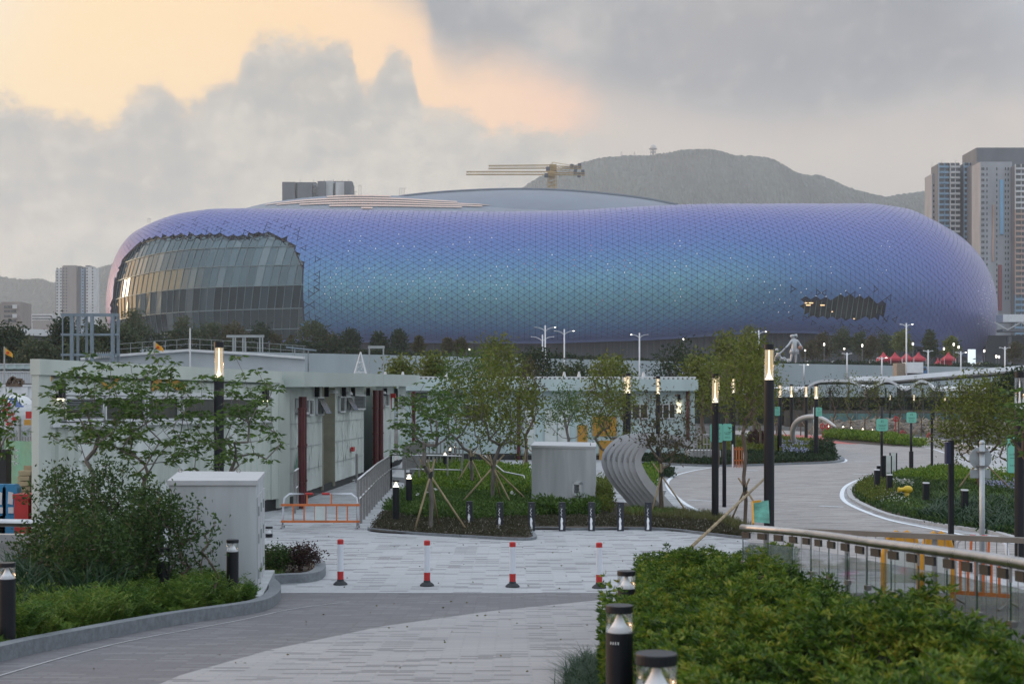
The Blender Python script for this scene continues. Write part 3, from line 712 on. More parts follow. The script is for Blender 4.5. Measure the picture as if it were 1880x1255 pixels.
def tree(name, label, cat, loc, H, th, R, n, leaf='olive', style='spray', per=14, L=.12, W=.05, spread=.28, r0=.05, seed=1, group=None, bark=None, lean=0, minr=0, shape=1.0, low=0.0, sides=5):
    rng = np.random.default_rng(seed); N, par, rad, tips, top = skeleton(rng, H, th, R, n, lean, shape, r0, low=low)
    root = thing(name, label, cat, loc, group); o = np.array(loc)
    tr = MB(); wood(tr, N + o, par, rad, sides, minr); tr.build('trunk', bark or m_bark, root, smooth=True)
    lf = MB(); P_ = np.array([t[0] for t in tips]) + o; D_ = np.array([t[1] for t in tips]); nt = len(P_)
    if style == 'spray':
        c = np.repeat(P_, per, 0) + rng.normal(size=(nt * per, 3)) * spread * np.array((1, 1, .75)); d = np.repeat(D_, per, 0) * .5 + rng.normal(size=(nt * per, 3)) + np.array((0, 0, -.1)); leaves(lf, c, d, L, W, rng)
    else:                                 # whorls of drooping leaflets at the twig ends
        k = per; sub = 3; cp = np.repeat(P_, sub, 0) + rng.normal(size=(nt * sub, 3)) * spread * np.array((1, 1, .5)); m = len(cp)
        ang = rng.uniform(0, 6.28, m)[:, None] + np.arange(k)[None] * 2 * math.pi / k
        d = np.stack([np.cos(ang), np.sin(ang), rng.uniform(-.75, .15, (m, k))], 2).reshape(-1, 3); c = np.repeat(cp, k, 0); leaves(lf, c + unit(d) * L * .15, d, L, W, rng, .1)
    lf.build('crown', LEAF[leaf], root); return root

# ------------------------------------------------------------------ far buildings
def concrete(name, c, v=.12): return M(name, c, .75, var=v, scale=.15, streak=(1, 1, .3))
m_tw = concrete('tower_grey', (.33, .35, .375)); m_tw2 = concrete('tower_dark_grey', (.15, .165, .185)); m_tw3 = concrete('tower_white', (.55, .57, .58)); m_twb = concrete('tower_blue', (.22, .36, .50)); m_twr = concrete('tower_red', (.26, .08, .09)); m_twp = concrete('tower_pink', (.45, .33, .28)); m_tws = concrete('tower_blue_stripe', (.20, .42, .62)); m_tan = concrete('tower_tan', (.28, .25, .235))
m_win = M('far_window', (.05, .065, .075), .2, var=.3, scale=.6, spec=.8); m_slab = concrete('floor_slab', (.5, .52, .53))
def windows(lst, root, mat=m_win):
    lst = sorted(lst, key=lambda b: -b[1][0] * b[1][2])
    rest = MB()
    for i, (c, d) in enumerate(lst):
        b = MB() if i < 100 else rest
        b.box(c, d)
        if i < 100: b.build('window', mat, root)
    if len(lst) > 100: rest.build('windows', mat, root, kind='stuff')
def vol(root, name, px0, px1, ytop, D, mat, depth=14, zb=0):
    x0, x1 = (px0 - CX) / F * D, (px1 - CX) / F * D; zt = Hz(ytop, D); b = MB(); b.box(((x0 + x1) / 2, D + depth / 2, (zt + zb) / 2), (x1 - x0, depth, zt - zb)); b.build(name, mat, root)
    return x0, x1, zt
def bay(root, wl, px0, px1, ytop, ybot, D, mats, pitch=3.0, cols=2, depth=14, balc=True):
    x0, x1, zt = vol(root, 'wall', px0, px1, ytop, D, m_tw2, depth)
    bs = MB(); z = zt - 1; zb = Hz(ybot, D); k = 0; n = len(mats); bb = [MB() for _ in mats]
    while z > zb:
        mi = k * n // 34 % n if n > 1 else 0
        mi = min(n - 1, int((zt - z) / (zt - zb) * n))
        bb[mi].box(((x0 + x1) / 2, D - .5, z - 1.0), (x1 - x0, 1.0, 1.1)); w = (x1 - x0) / cols
        for c in range(cols):
            wl.append(((x0 + (c + .5) * w, D - .35, z + .45), (w * .7, .3, 1.5)))
            bb[mi].box((x0 + c * w + .15, D - .45, z + .4), (.3, .8, 2.0))
        z -= pitch; k += 1
    for m_, b in zip(mats, bb):
        if b.n: b.build('balcony_fronts', m_, root, kind='stuff')
T1 = thing('apartment_tower', 'high apartment block with light blue, white and dark red balconies right of the stadium roof', 'building', P(1752, 745, 790), 'apartment towers on the right'); wl = []
vol(T1, 'wall', 1711, 1723, 319, 800, m_tw); wl += [(((1717 - CX) / F * 800 + s * .8, 799.8, z), (.8, .3, 1.3)) for z in np.arange(40, 128, 3) for s in (-1, 1)]
bay(T1, wl, 1723, 1744, 300, 700, 792, [m_twb]); bay(T1, wl, 1744, 1762, 300, 700, 790, [m_tw3, m_twr, m_twr]); vol(T1, 'core', 1760, 1800, 304, 800, m_tw2, 20)
bay(T1, wl, 1769, 1788, 300, 700, 790, [m_twb, m_twb, m_tw3]); bay(T1, wl, 1789, 1795, 301, 700, 796, [m_tw], cols=1); windows(wl, T1)
T2 = thing('apartment_tower', 'tallest grey apartment block, dark-crowned, with blue, pink and red stripes, at the right edge', 'building', P(1845, 745, 760), 'apartment towers on the right'); wl = []
vol(T2, 'crown_block', 1793, 1900, 271, 780, m_tw2, 25); vol(T2, 'core', 1796, 1900, 296, 770, m_tw2, 22)
x0, x1, zt = vol(T2, 'wall', 1800, 1858, 297, 756, m_tw, 14)
for px in (1803, 1806, 1812, 1830, 1846, 1851): wl += [(((px - CX) / F * 755.9, 755.9, z), (.6, .3, 1.4)) for z in np.arange(60, zt - 3, 3)]
for px, w, y0, y1, m_ in ((1824, 3.6, 376, 440, m_twp), (1823, 3.2, 440, 480, m_twp), (1839, 6, 330, 430, m_tws), (1836, 6, 486, 570, m_twr), (1821, 5, 525, 560, m_tws)):
    D = 755.5; b = MB(); za, zc = Hz(y0, D), Hz(y1, D); b.box(((px - CX) / F * D, D, (za + zc) / 2), (w / F * D, .8, za - zc)); b.build('painted_stripe', m_, T2)
bay(T2, wl, 1863, 1884, 303, 700, 750, [m_tw3, m_twp, m_twp, m_twb, m_twb], cols=2); bay(T2, wl, 1885, 1900, 303, 700, 752, [m_tw3]); windows(wl, T2)
for k, (px, T_) in enumerate(((1716, T1), (1734, T1), (1760, T1), (1778, T1), (1800, T2), (1812, T2), (1846, T2))):
    b = MB(); zt = Hz(300, 790); b.cyl(((px - CX) / F * 790, 795, zt - (4 if px == 1716 else 0)), ((px - CX) / F * 790, 795, zt + 3), .12, .05, 5); b.build('mast', m_tw2, T_)
T3 = thing('apartment_tower', 'cluster of dark grey and pale slab blocks showing above the stadium roof on the left', 'building', P(580, 745, 1000)); wl = []
for px0, px1, yt, m_, dd in ((518, 541, 334, m_tw2, 0), (541, 546, 336, m_win, 5), (546, 573, 335, m_tw2, 0), (573, 583, 338, m_tw, 6), (583, 598, 333, m_tw2, 0), (598, 611, 332, m_tw3, 2), (611, 616, 336, m_win, 6), (616, 632, 334, m_tw3, 1), (632, 645, 334, m_tw2, 0)): vol(T3, 'wall', px0, px1, yt, 1000 + dd, m_, 20, 60)
vol(T3, 'crown_block', 583, 646, 332.5, 1012, m_tw2, 10, 140); vol(T3, 'crown_block', 518, 580, 334.5, 1014, m_tw2, 10, 140)
for px in (551, 576, 595, 612, 628, 640): b = MB(); b.cyl(P(px, 334, 1005), P(px, 329, 1005), .15, .1, 5); b.build('mast', m_tw2, T3)
windows([(((px - CX) / F * 1000, 999.8, Hz(py, 1000)), (1.2, .3, 1.4)) for px in (576, 579) for py in range(342, 362, 7)], T3)
T4 = thing('apartment_tower', 'group of brown and pale residential slabs in front of the left hills', 'building', P(136, 745, 1500)); wl = []
for px0, px1, yt, m_, dd in ((102, 107, 497, m_tw2, 4), (103, 114, 493, m_tw3, 0), (114, 120, 488, m_tan, 2), (116, 140, 487, m_tan, 0), (140, 149, 488, m_tw2, 6), (149, 154, 492, m_twb, 2), (158, 171, 490, m_tw3, 0), (157, 165, 487, m_tw2, 8)): vol(T4, 'wall', px0, px1, yt, 1500 + dd, m_, 22)
for k in range(34):
    z = 148 - k * 3.2
    for px in (105, 112, 117, 122, 152, 160, 170): wl.append((((px - CX) / F * 1499.8, 1499.8, z), (1.4, .3, 1.5)))
windows(wl, T4)
T5 = thing('office_block', 'small brown seven-storey block at the left edge with two white window boxes', 'building', P(20, 745, 800)); vol(T5, 'wall', 2, 38, 554, 800, m_tan, 18); vol(T5, 'wall', -14, 6, 557, 804, m_tan, 18)
windows([(((px - CX) / F * 799.8, 799.8, Hz(py, 800)), (1.6, .3, 1.3)) for px in (10, 16, 22, 27) for py in (563, 571, 580, 589)], T5)
for py in (563, 580): b = MB(); b.box((( 27 - CX) / F * 799, 799, Hz(py, 800)), (2.4, 1, 2.2)); b.build('window_box', m_tw3, T5)
T6 = thing('industrial_building', 'long pale low building left of the brown residential slabs', 'building', P(76, 745, 1250)); vol(T6, 'wall', 57, 96, 576, 1250, m_tw3, 25); vol(T6, 'wall', 60, 100, 588, 1240, m_tan, 8)
windows([(((px - CX) / F * 1249.8, 1249.8, Hz(py, 1250)), (1.8, .3, 1.0)) for px in range(61, 95, 4) for py in (580, 585, 591)], T6)
# radar tower and masts on the hill
m_far = M('far_steel', (.16, .17, .18), .7, var=.1)
R_ = thing('radar_tower', 'domed radar tower standing on the hill crest', 'tower', P(1199, 287, 3590)); s_ = 3590 / F
b = MB(); b.ball(P(1199, 271, 3590), 6 * s_, 12, sq=(1, 1, .95)); b.build('dome', concrete('dome_white', (.5, .5, .5)), R_, smooth=True)
b = MB()
for dx in (-5, 5):
    for dy in (-5, 5): b.beam(P(1199 + dx, 290, 3590 + dy * s_), P(1199 + dx * .8, 273, 3590 + dy * s_), 1.3, 1.3)
b.cyl(P(1199, 290, 3590), P(1199, 272, 3590), 2.2)
for y in (274, 280): b.lathe([(.1, 0), (8 * s_ if y == 274 else 5.5 * s_, 0), (8 * s_ if y == 274 else 5.5 * s_, 1.2), (.1, 1.2)], P(1199, y, 3590), 12)
b.build('tower_frame', m_far, R_)
for px, y0, w in ((1141, 278, 2.5), (1165, 279, 2)):
    b = MB(); D = 3590
    for sx in (-1, 1): b.beam(P(px + sx * w, 292, D), P(px + sx * .4, y0, D), .7, .7)
    for k in range(5): b.beam(P(px - w * (1 - k / 5), 290 - k * 2.4, D), P(px + w * (1 - k / 5), 288 - k * 2.4, D), .5, .5)
    tag(b.build('radio_mast', m_far), 'thin lattice mast on the hill ridge, %s of the two left of the radar tower' % ('farther' if px < 1150 else 'nearer'), 'mast', 'masts on the hill ridge')
# tower cranes
m_cy = M('crane_yellow', (.42, .29, .12), .6, var=.2, scale=.2); m_cg = M('crane_counterweight', (.10, .11, .13), .7)
def crane(label, pxm, ytop, x0, y0, x1, D, mastw=16):
    root = thing('tower_crane', label, 'crane', P(pxm, 352, D), 'cranes behind the stadium roof'); s = D / F
    def lattice(pa, pb, w, h, n, name):
        b = MB(); pa, pb = np.array(pa), np.array(pb); ax = pb - pa; vert = abs(ax[2]) > abs(ax[0]); o1 = np.array((0, 1, 0)) * w / 2; o2 = (np.array((1, 0, 0)) if vert else np.array((0, 0, 1))) * h / 2
        cs = [(-1, -1), (-1, 1), (1, -1), (1, 1)]
        for i, j in cs: b.beam(pa + o1 * i + o2 * j, pb + o1 * i + o2 * j, .24, .24)
        for k in range(n):
            a = pa + ax * k / n; c = pa + ax * (k + 1) / n; m_ = (a + c) / 2
            for i in (-1, 1): b.beam(a + o1 * i - o2, m_ + o1 * i + o2, .15, .15); b.beam(m_ + o1 * i + o2, c + o1 * i - o2, .15, .15)
            if vert: b.beam(a - o1 - o2, a - o1 + o2, .15, .15)
        b.build(name, m_cy, root)
    lattice(P(pxm, 372, D), P(pxm, ytop + 6, D), 13 * s, 13 * s, 9, 'mast')
    lattice(P(x0, y0, D), P(pxm - 4, ytop + 6, D), 5 * s, 6 * s, 26, 'jib'); lattice(P(pxm + 4, ytop + 7, D), P(x1, ytop + 8, D), 5 * s, 4 * s, 6, 'counter_jib')
    b = MB(); b.box(P(pxm, ytop + 8, D), (13 * s, 12 * s, 11 * s)); b.build('slewing_platform', m_cy, root)
    b = MB(); b.box(P(pxm - 9, ytop + 10, D - 3), (7 * s, 5 * s, 7 * s)); b.build('cab', m_cg, root)
    for k in range(3): b = MB(); b.box(P(x1 - 4 - k * 7, ytop + (4, 9, 5)[k], D), (6 * s, 5 * s, (8, 9, 7)[k] * s)); b.build('counterweight', m_cg, root)
    b = MB(); b.beam(P(pxm - 2, ytop + 4, D), P(pxm - 1, ytop - 2, D), .5, .5); b.beam(P(pxm - 1, ytop - 2, D), P(x1 - 10, ytop + 5, D), .25, .25); b.build('apex', m_cy, root)
crane('upper yellow tower crane with the shorter jib, behind the stadium roof', 1015, 300, 897, 307, 1068, 850)
crane('lower yellow tower crane with the longer jib reaching further left', 1012, 312, 856, 318, 1074, 800)
# ------------------------------------------------------------------ podium, long wall
m_pod = concrete('podium_paving', (.2, .2, .2)); m_lw = M('wall_paint', (.34, .40, .43), .7, var=.08, scale=.15, streak=(1, 1, .25)); m_dk = M('dark_hedge_base', (.02, .028, .02), .9, var=.4, scale=2)
wl_pts = [P(-260, 745, 178), P(560, 745, 215), P(1200, 745, 252), P(1960, 745, 306)]
wl2 = [(p[0], p[1]) for p in wl_pts]; PZ = 10.5
b = MB(); b.prism(wl2 + [(230, 500), (230, 730), (-190, 730), (-190, 430)], 0, PZ - .2); b.build('podium', m_pod, kind='structure')
b = MB()
for a, c in zip(wl2[:-1], wl2[1:]): b.beam((a[0], a[1] - .3, PZ / 2), (c[0], c[1] - .3, PZ / 2), .5, PZ)
tag(b.build('retaining_wall', m_lw), 'long plain blue-grey wall holding up the stadium terrace', 'wall')
# hedge line along the terrace edge
rng = np.random.default_rng(11); lf = MB(); n = 26000
t = rng.uniform(0, 1, n) * 3; i = np.minimum(t.astype(int), 2); f_ = (t - i)[:, None]; A = np.array([(p[0], p[1], 0) for p in wl_pts])
c = A[i] * (1 - f_) + A[i + 1] * f_; c[:, 1] += rng.uniform(.6, 2.4, n); c[:, 2] = PZ - .2 + rng.uniform(0, 1, n) ** 1.3 * (.75 + .35 * np.sin(c[:, 0] * .21) + .2 * np.sin(c[:, 0] * .9)); c[:, 2] = PZ - .2 + (c[:, 2] - PZ + .2) * np.where(c[:, 0] < -26, 3.0, 1.0); leaves(lf, c, rng.normal(size=(n, 3)), .5, .28, rng)
lf.build('hedge', LEAF['dark'], kind='stuff')
# terrace trees
tp = [('far', 5.6, 2.2, 80), ('dark', 6.6, 2.4, 90), ('brown', 5.0, 1.6, 60), ('far', 7.4, 1.9, 90)]
protos = []
def terrace_tree(px, ytop, D, kind, wpx, label, group='trees planted along the stadium terrace'):
    H = Hz(ytop, D) - PZ + .2; R = wpx / 2 / F * D; i = len(protos)
    return tree('terrace_tree', label, 'tree', ((px - CX) / F * D, D, PZ - .2), H, H * .28, R, 55, leaf=kind, per=26, L=.6, W=.32, spread=R * .23, r0=.13, seed=300 + int(px), group=group, minr=.03, sides=4)
rowL = [(245, 572, 'far', 56), (335, 585, 'far', 48), (385, 588, 'far', 52), (430, 592, 'brown', 46), (478, 592, 'dark', 46), (575, 588, 'far', 52), (645, 606, 'dark', 34), (697, 611, 'dark', 26), (733, 607, 'dark', 32), (768, 618, 'brown', 17), (822, 620, 'brown', 17), (846, 620, 'brown', 17), (505, 612, 'brown', 22), (534, 616, 'brown', 20), (610, 615, 'brown', 26)]
rowL.sort()
for k, (px, yt, kd, w) in enumerate(rowL): terrace_tree(px, yt, 262 + (k * 37 % 19), kd, w, '%s tree from the left in the terrace row below the stadium glass and blue cladding' % ORD[k])
rowR = [(1340, 612, 'far', 34), (1375, 598, 'olive', 34), (1490, 622, 'brown', 30), (1512, 612, 'brown', 28), (1548, 600, 'far', 34), (1580, 610, 'far', 30), (1600, 618, 'brown', 26), (1625, 609, 'far', 40), (1655, 604, 'olive', 34), (1706, 608, 'far', 26), (1745, 619, 'olive', 30), (1865, 628, 'brown', 30)]
for k, (px, yt, kd, w) in enumerate(rowR): terrace_tree(px, yt, 318 + (k * 29 % 17), kd, w, '%s tree from the left in the terrace row around the white statue and red tents' % ORD[k], 'trees on the right part of the terrace')
# red tents, vans, stalls
m_tent = M('tent_red', (.42, .035, .055), .7, var=.1, scale=.6); m_wht = M('white_paint', (.62, .65, .68), .45, var=.06, scale=1); m_blk = M('black_steel', (.012, .014, .019), .45, metal=.3, var=.1, spec=.4); m_gls = M('dark_glass', (.02, .025, .03), .08, spec=1, var=0)
def tent(px, w, D, label):
    x, y = (px - CX) / F * D, D; z0 = PZ - .2; W = w / F * D / 2; r = thing('market_tent', label, 'tent', (x, y, z0), 'red tents on the terrace')
    b = MB(); a = [(x - W, y - W, z0 + 2.5), (x + W, y - W, z0 + 2.5), (x + W, y + W, z0 + 2.5), (x - W, y + W, z0 + 2.5)]; m_ = [(x - W * .35, y - W * .35, z0 + 3.2), (x + W * .35, y - W * .35, z0 + 3.2), (x + W * .35, y + W * .35, z0 + 3.2), (x - W * .35, y + W * .35, z0 + 3.2)]; v = [(p[0], p[1], z0 + 2.0) for p in a]
    b.add(a + m_ + [(x, y, z0 + 4.0)] + v, [(k, (k + 1) % 4, 4 + (k + 1) % 4, 4 + k) for k in range(4)] + [(4 + k, 4 + (k + 1) % 4, 8) for k in range(4)] + [(9 + k, 9 + (k + 1) % 4, (k + 1) % 4, k) for k in range(4)]); b.build('canopy', m_tent, r)
    for p in a: c = MB(); c.cyl((p[0], p[1], z0), (p[0], p[1], z0 + 2.5), .05, n=6); c.build('leg', m_wht, r)
    b = MB(); b.box((x, y + W * .96, z0 + 1), (2 * W, .05, 2)); b.build('back_wall', m_tent, r)
for k, (px, w) in enumerate(((1622, 21), (1643, 20), (1664, 20), (1686, 22), (1741, 21))): tent(px, w, 308, ['leftmost red peaked tent on the terrace, beside the white van', 'second red peaked tent in the row of four', 'third red peaked tent, behind the tallest white street lamp', 'rightmost red tent of the row of four', 'lone red tent set apart right of the other four'][k])
tent(1722, 9, 340, 'tiny far red tent between the row of four and the lone tent')
def van(px, D, w, label, h=2.1):
    x = (px - CX) / F * D; z0 = PZ - .2; L = w / F * D; r = thing('van', label, 'van', (x, D, z0))
    b = MB(); pr = [(-L / 2, .3), (-L / 2, h * .95), (-L / 2 + .1, h), (L / 2 - .9, h), (L / 2 - .35, h * .6), (L / 2, h * .5), (L / 2, .3)]; n = len(pr)
    V = [(x + u, D + s, z0 + z) for s in (-.9, .9) for u, z in pr]; b.add(V, [tuple(range(n)), tuple(range(n, 2 * n))[::-1]] + [(k, n + k, n + (k + 1) % n, (k + 1) % n) for k in range(n)]); b.build('body', m_wht, r)
    b = MB(); b.box((x - L * .1, D - .91, z0 + h * .72), (L * .6, .03, h * .26)); b.build('side_window', m_gls, r)
    b = MB(); b.slab([(x + L / 2 - .86, D - .8, z0 + h * .95), (x + L / 2 - .38, D - .8, z0 + h * .62), (x + L / 2 - .38, D + .8, z0 + h * .62), (x + L / 2 - .86, D + .8, z0 + h * .95)], (.8, 0, .6), .02); b.build('windscreen', m_gls, r)
    for u in (-L * .3, L * .3):
        for s in (-.92, .92): c = MB(); c.cyl((x + u, D + s - .08, z0 + .33), (x + u, D + s + .08, z0 + .33), .33, n=12); c.build('wheel', m_blk, r)
van(1604, 306, 16, 'white van parked left of the red tents'); van(1444, 306, 22, 'white van behind the reclining statue figure', 2.4); van(1488, 312, 18, 'silver van behind hedge right of the statue'); van(1533, 312, 14, 'small white van between the terrace trees')
# statue of a girl with a ball
m_stat = M('statue_silver', (.42, .45, .48), .35, metal=.6, var=.08, scale=.8)
def skin(name, joints, edges, mat, parent, loc, lev=2):
    me = bpy.data.meshes.new(name); me.from_pydata([j[0] for j in joints], edges, []); me.materials.append(mat); o = bpy.data.objects.new(name, me); sc.collection.objects.link(o)
    md = o.modifiers.new('skin', 'SKIN'); md.use_smooth_shade = True; ly = me.skin_vertices[0].data if me.skin_vertices else None
    if ly is None:
        import bmesh; bm = bmesh.new(); bm.from_mesh(me); bm.verts.layers.skin.verify(); bm.to_mesh(me); bm.free(); ly = me.skin_vertices[0].data
    for k, j in enumerate(joints): ly[k].radius = (j[1], j[1]); 
    ly[0].use_root = True
    sd = o.modifiers.new('sub', 'SUBSURF'); sd.levels = sd.render_levels = lev
    if parent: o.parent = parent
    o.location = loc; return o
D = 296; s = D / F; zb = PZ - .2
ST = thing('statue', 'tall silver statue of a girl holding a ball and reaching down to a smaller figure', 'statue', (0, 0, 0))
def q(px, py, dy=0): return ((px - CX) / F * D, D + dy, Hz(py, D))
J = [(q(1458.5, 641), .55), (q(1458, 632), .5), (q(1458.5, 625), .55), (q(1456.5, 621), .28), (q(1454.5, 617), .62), (q(1454.5, 613.5), .45),
     (q(1453, 625.5), .3), (q(1448.5, 631.5, -.3), .22), (q(1443, 637, -.6), .18), (q(1441, 638.5, -.6), .2),
     (q(1464, 626), .3), (q(1469, 632.5), .22), (q(1471.5, 638.5, -.5), .18), (q(1470, 641, -1), .2),
     (q(1455.5, 646), .42), (q(1453, 655), .28), (q(1451, 664), .18), (q(1450, 671), .16), (q(1448, 672, -.7), .14),
     (q(1460.5, 646), .42), (q(1461, 655), .28), (q(1461, 664), .18), (q(1461.5, 671), .16), (q(1460.5, 672, -.7), .14)]
skin('body', J, [(0, 1), (1, 2), (2, 3), (3, 4), (4, 5), (2, 6), (6, 7), (7, 8), (8, 9), (2, 10), (10, 11), (11, 12), (12, 13), (0, 14), (14, 15), (15, 16), (16, 17), (17, 18), (0, 19), (19, 20), (20, 21), (21, 22), (22, 23)], m_stat, ST, (0, 0, 0))
b = MB(); b.tube([q(1458, 615), q(1461, 615.5), q(1462.5, 618), q(1462, 621)], [.15, .38, .3, .08], 8); b.build('ponytail', m_stat, ST, smooth=True)
b = MB(); hp = []
for x0, x1 in ((1450.5, 1458.3), (1458.3, 1465.5)):
    c0, c1 = q((x0 + x1) / 2, 640), q((x0 + x1) / 2 - (1 if x0 < 1455 else -.3), 649.5); b.tube([c0, q((x0 + x1) / 2, 644), c1], [.42, .5, .55], 10)
b.build('shorts', m_stat, ST, smooth=True)
b = MB(); b.ball(q(1467.5, 638.5, -.8), 4.2 * s, 14); b.build('ball', M('ball_bronze', (.30, .17, .13), .5, metal=.4, var=.3, scale=4), ST, smooth=True)
S2 = thing('statue', 'small silver reclining figure reaching one arm up to the tall statue', 'statue', (0, 0, 0))
J = [(q(1436, 661), .34), (q(1432, 655), .3), (q(1428.5, 651), .36), (q(1427, 646), .18), (q(1426, 642), .42), (q(1426.2, 639), .3), (q(1431, 648.5, -.3), .2), (q(1436, 644.5, -.5), .17), (q(1440.5, 639, -.7), .16),
     (q(1424, 656, .3), .18), (q(1423, 663, .3), .16), (q(1440, 656, -.2), .22), (q(1445, 663, -.2), .18), (q(1448, 664, -.6), .14), (q(1437, 664, .4), .22), (q(1441, 661, .4), .18), (q(1444, 665, .4), .14)]
skin('body', J, [(0, 1), (1, 2), (2, 3), (3, 4), (4, 5), (2, 6), (6, 7), (7, 8), (2, 9), (9, 10), (0, 11), (11, 12), (12, 13), (0, 14), (14, 15), (15, 16)], m_stat, S2, (0, 0, 0))
# footbridge right of the stadium
FB = thing('footbridge', 'white covered truss footbridge meeting the right end of the stadium', 'bridge', P(1860, 745, 560)); D = 560
b = MB(); b.box(((1870 - CX) / F * D + 30, D, Hz(585, D)), (75, 8, 3.0)); b.build('roof', m_wht, FB)
b = MB(); b.box(((1870 - CX) / F * D + 30, D, Hz(607, D)), (75, 7, 1.0)); b.build('deck', m_tw2, FB)
b = MB(); xs = np.arange((1820 - CX) / F * D, (1960 - CX) / F * D, 5.2)
for k, x in enumerate(xs):
    z0, z1 = Hz(606, D), Hz(592, D); a, c = (z0, z1) if k % 2 else (z1, z0); b.beam((x, D - 3.6, a), (x + 5.2, D - 3.6, c), .4, .4)
b.build('truss', m_tw3, FB)
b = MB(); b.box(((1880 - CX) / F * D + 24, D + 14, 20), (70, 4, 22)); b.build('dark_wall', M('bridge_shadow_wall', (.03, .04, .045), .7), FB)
b = MB(); b.box(((1856 - CX) / F * D, D + 2, 18), (1.2, 2, 24)); b.box(((1900 - CX) / F * D, D + 2, 18), (1.2, 2, 24)); b.build('pier', m_tw2, FB)
# elevated road, wave canopy, truck
m_can = M('canopy_white', (.60, .63, .66), .5, var=.05, scale=.5)
RZ = 6.7
def rzz(px): return RZ + max(0, (px - 1640) / 250) * 1.8
b = MB(); V = []; pxs = list(range(1560, 2000, 20))
for px in pxs:
    for D_, dz in ((222, 0), (244, 0), (244, -.5), (222, -.5)): V.append((*P(px, 745, D_)[:2], rzz(px) + dz))
n = len(pxs); b.add(V, [(4 * k + j, 4 * k + (j + 1) % 4, 4 * k + 4 + (j + 1) % 4, 4 * k + 4 + j) for k in range(n - 1) for j in range(4)]); b.build('elevated_road', concrete('road_deck', (.30, .29, .28)), kind='structure')
for D_, lb in ((221.6, 'pale near parapet of the raised road climbing to the right'), (244, 'pale far parapet of the raised road, behind the box truck')):
  b = MB()
  for k in range(len(pxs) - 1):
    b.beam((*P(pxs[k], 745, D_)[:2], rzz(pxs[k]) + .1), (*P(pxs[k + 1], 745, D_)[:2], rzz(pxs[k + 1]) + .1), .3, .7)
  tag(b.build('road_parapet', m_can), lb, 'parapet', 'parapets of the raised road')
for k, px in enumerate(range(1600, 1960, 60)): b = MB(); b.box((*P(px, 745, 232)[:2], RZ / 2 - .4), (1.6, 3, RZ - .8)); tag(b.build('road_pier', m_tw), '%s concrete pier from the left under the raised road' % ORD[k], 'pier', 'piers under the raised road')
TK = thing('truck', 'white box truck with a blue cab on the raised road', 'truck', P(1675, 697, 230)); D = 230; zr = rzz(1675)
b = MB(); b.box(((1675.5 - CX) / F * D, D, zr + 1.75), (2.8, 2.3, 1.75)); b.build('cargo_box', m_wht, TK)
b = MB(); x = (1694.5 - CX) / F * D; pr = [(-.36, .45), (-.36, 1.9), (.2, 1.9), (.42, 1.3), (.42, .45)]; V = [(x + u, D + t, zr + z) for t in (-1, 1) for u, z in pr]; b.add(V, [(0, 1, 2, 3, 4), (9, 8, 7, 6, 5)] + [(k, 5 + k, 5 + (k + 1) % 5, (k + 1) % 5) for k in range(5)]); b.build('cab', M('cab_blue', (.06, .16, .32), .5), TK)
b = MB(); b.box((x, D - 1.02, zr + 1.5), (.4, .03, .4)); b.build('side_window', m_gls, TK)
b = MB(); b.box(((1682 - CX) / F * D, D, zr + .7), (4.0, 1.9, .25)); b.build('chassis', m_blk, TK)
for px in (1663, 1668, 1694): b = MB(); b.cyl(((px - CX) / F * D, D - 1.1, zr + .35), ((px - CX) / F * D, D + 1.1, zr + .35), .35, n=12); b.build('wheel', m_blk, TK)
CT = MB(); CT.box(((1652 - CX) / F * D, D + .5, zr + 1.35), (1.35, 2.3, 2.3))
for k in range(6): CT.box(((1646.5 + k * 2.2 - CX) / F * D, D - .68, zr + 1.35), (.06, .06, 2.1))
tag(CT.build('site_hut', M('hut_tan', (.30, .25, .2), .8)), 'tan site hut standing behind the white box truck', 'hut')
WC = thing('wave_canopy', 'long white canopy with a wavy front edge below the raised road', 'canopy', P(1640, 745, 190)); D = 186
wp = [(1300, 712), (1380, 714), (1440, 716), (1472, 714), (1488, 704), (1502, 698), (1520, 696), (1550, 696), (1566, 698), (1580, 706), (1592, 710), (1604, 707), (1616, 700), (1628, 696), (1640, 700), (1652, 709), (1662, 712), (1672, 708), (1684, 699), (1694, 697), (1704, 701), (1714, 711), (1726, 713), (1780, 713), (1960, 716)]
A = smoothpath([P(a, c, D) for a, c in wp], 6); n = len(A); Bk = np.array([((p[0]) * 222 / D, 221, min(6.3, p[2] * .5 + 3.2)) for p in A]); t_ = .35
b = MB(); V = np.vstack([A, A - (0, 0, t_), Bk, Bk - (0, 0, t_)]); b.add(V, [q_ for i in range(n - 1) for q_ in ((i, i + 1, n + i + 1, n + i), (i, 2 * n + i, 2 * n + i + 1, i + 1), (n + i, n + i + 1, 3 * n + i + 1, 3 * n + i))]); b.build('canopy_shell', m_can, WC, smooth=False)
b = MB()
for px in range(1320, 1960, 34): p = P(px, 745, 196); b.cyl((p[0], p[1], 0), (p[0], p[1], 5.0), .14, n=8)
b.build('canopy_columns', m_tw2, WC)
b = MB(); a, c = P(1260, 745, 200), P(1990, 745, 200); b.beam((a[0], 205, 1.9), (c[0], 205, 1.9), .2, 3.8); 
tag(b.build('screen_fence', M('screen_green', (.045, .065, .06), .8, var=.3, scale=.8, streak=(1, 1, .1))), 'dark green screen standing under the wavy canopy', 'screen')
b = MB(); a, c = P(1440, 745, 172), P(1960, 745, 172); b.beam((a[0], 172, 1.0), (c[0], 172, 1.0), .12, 2.0)
tag(b.build('site_hoarding', M('hoarding_brown', (.085, .075, .065), .85, var=.3, scale=.7, streak=(1, 1, .15))), 'brownish hoarding behind the teal mesh fence', 'hoarding')
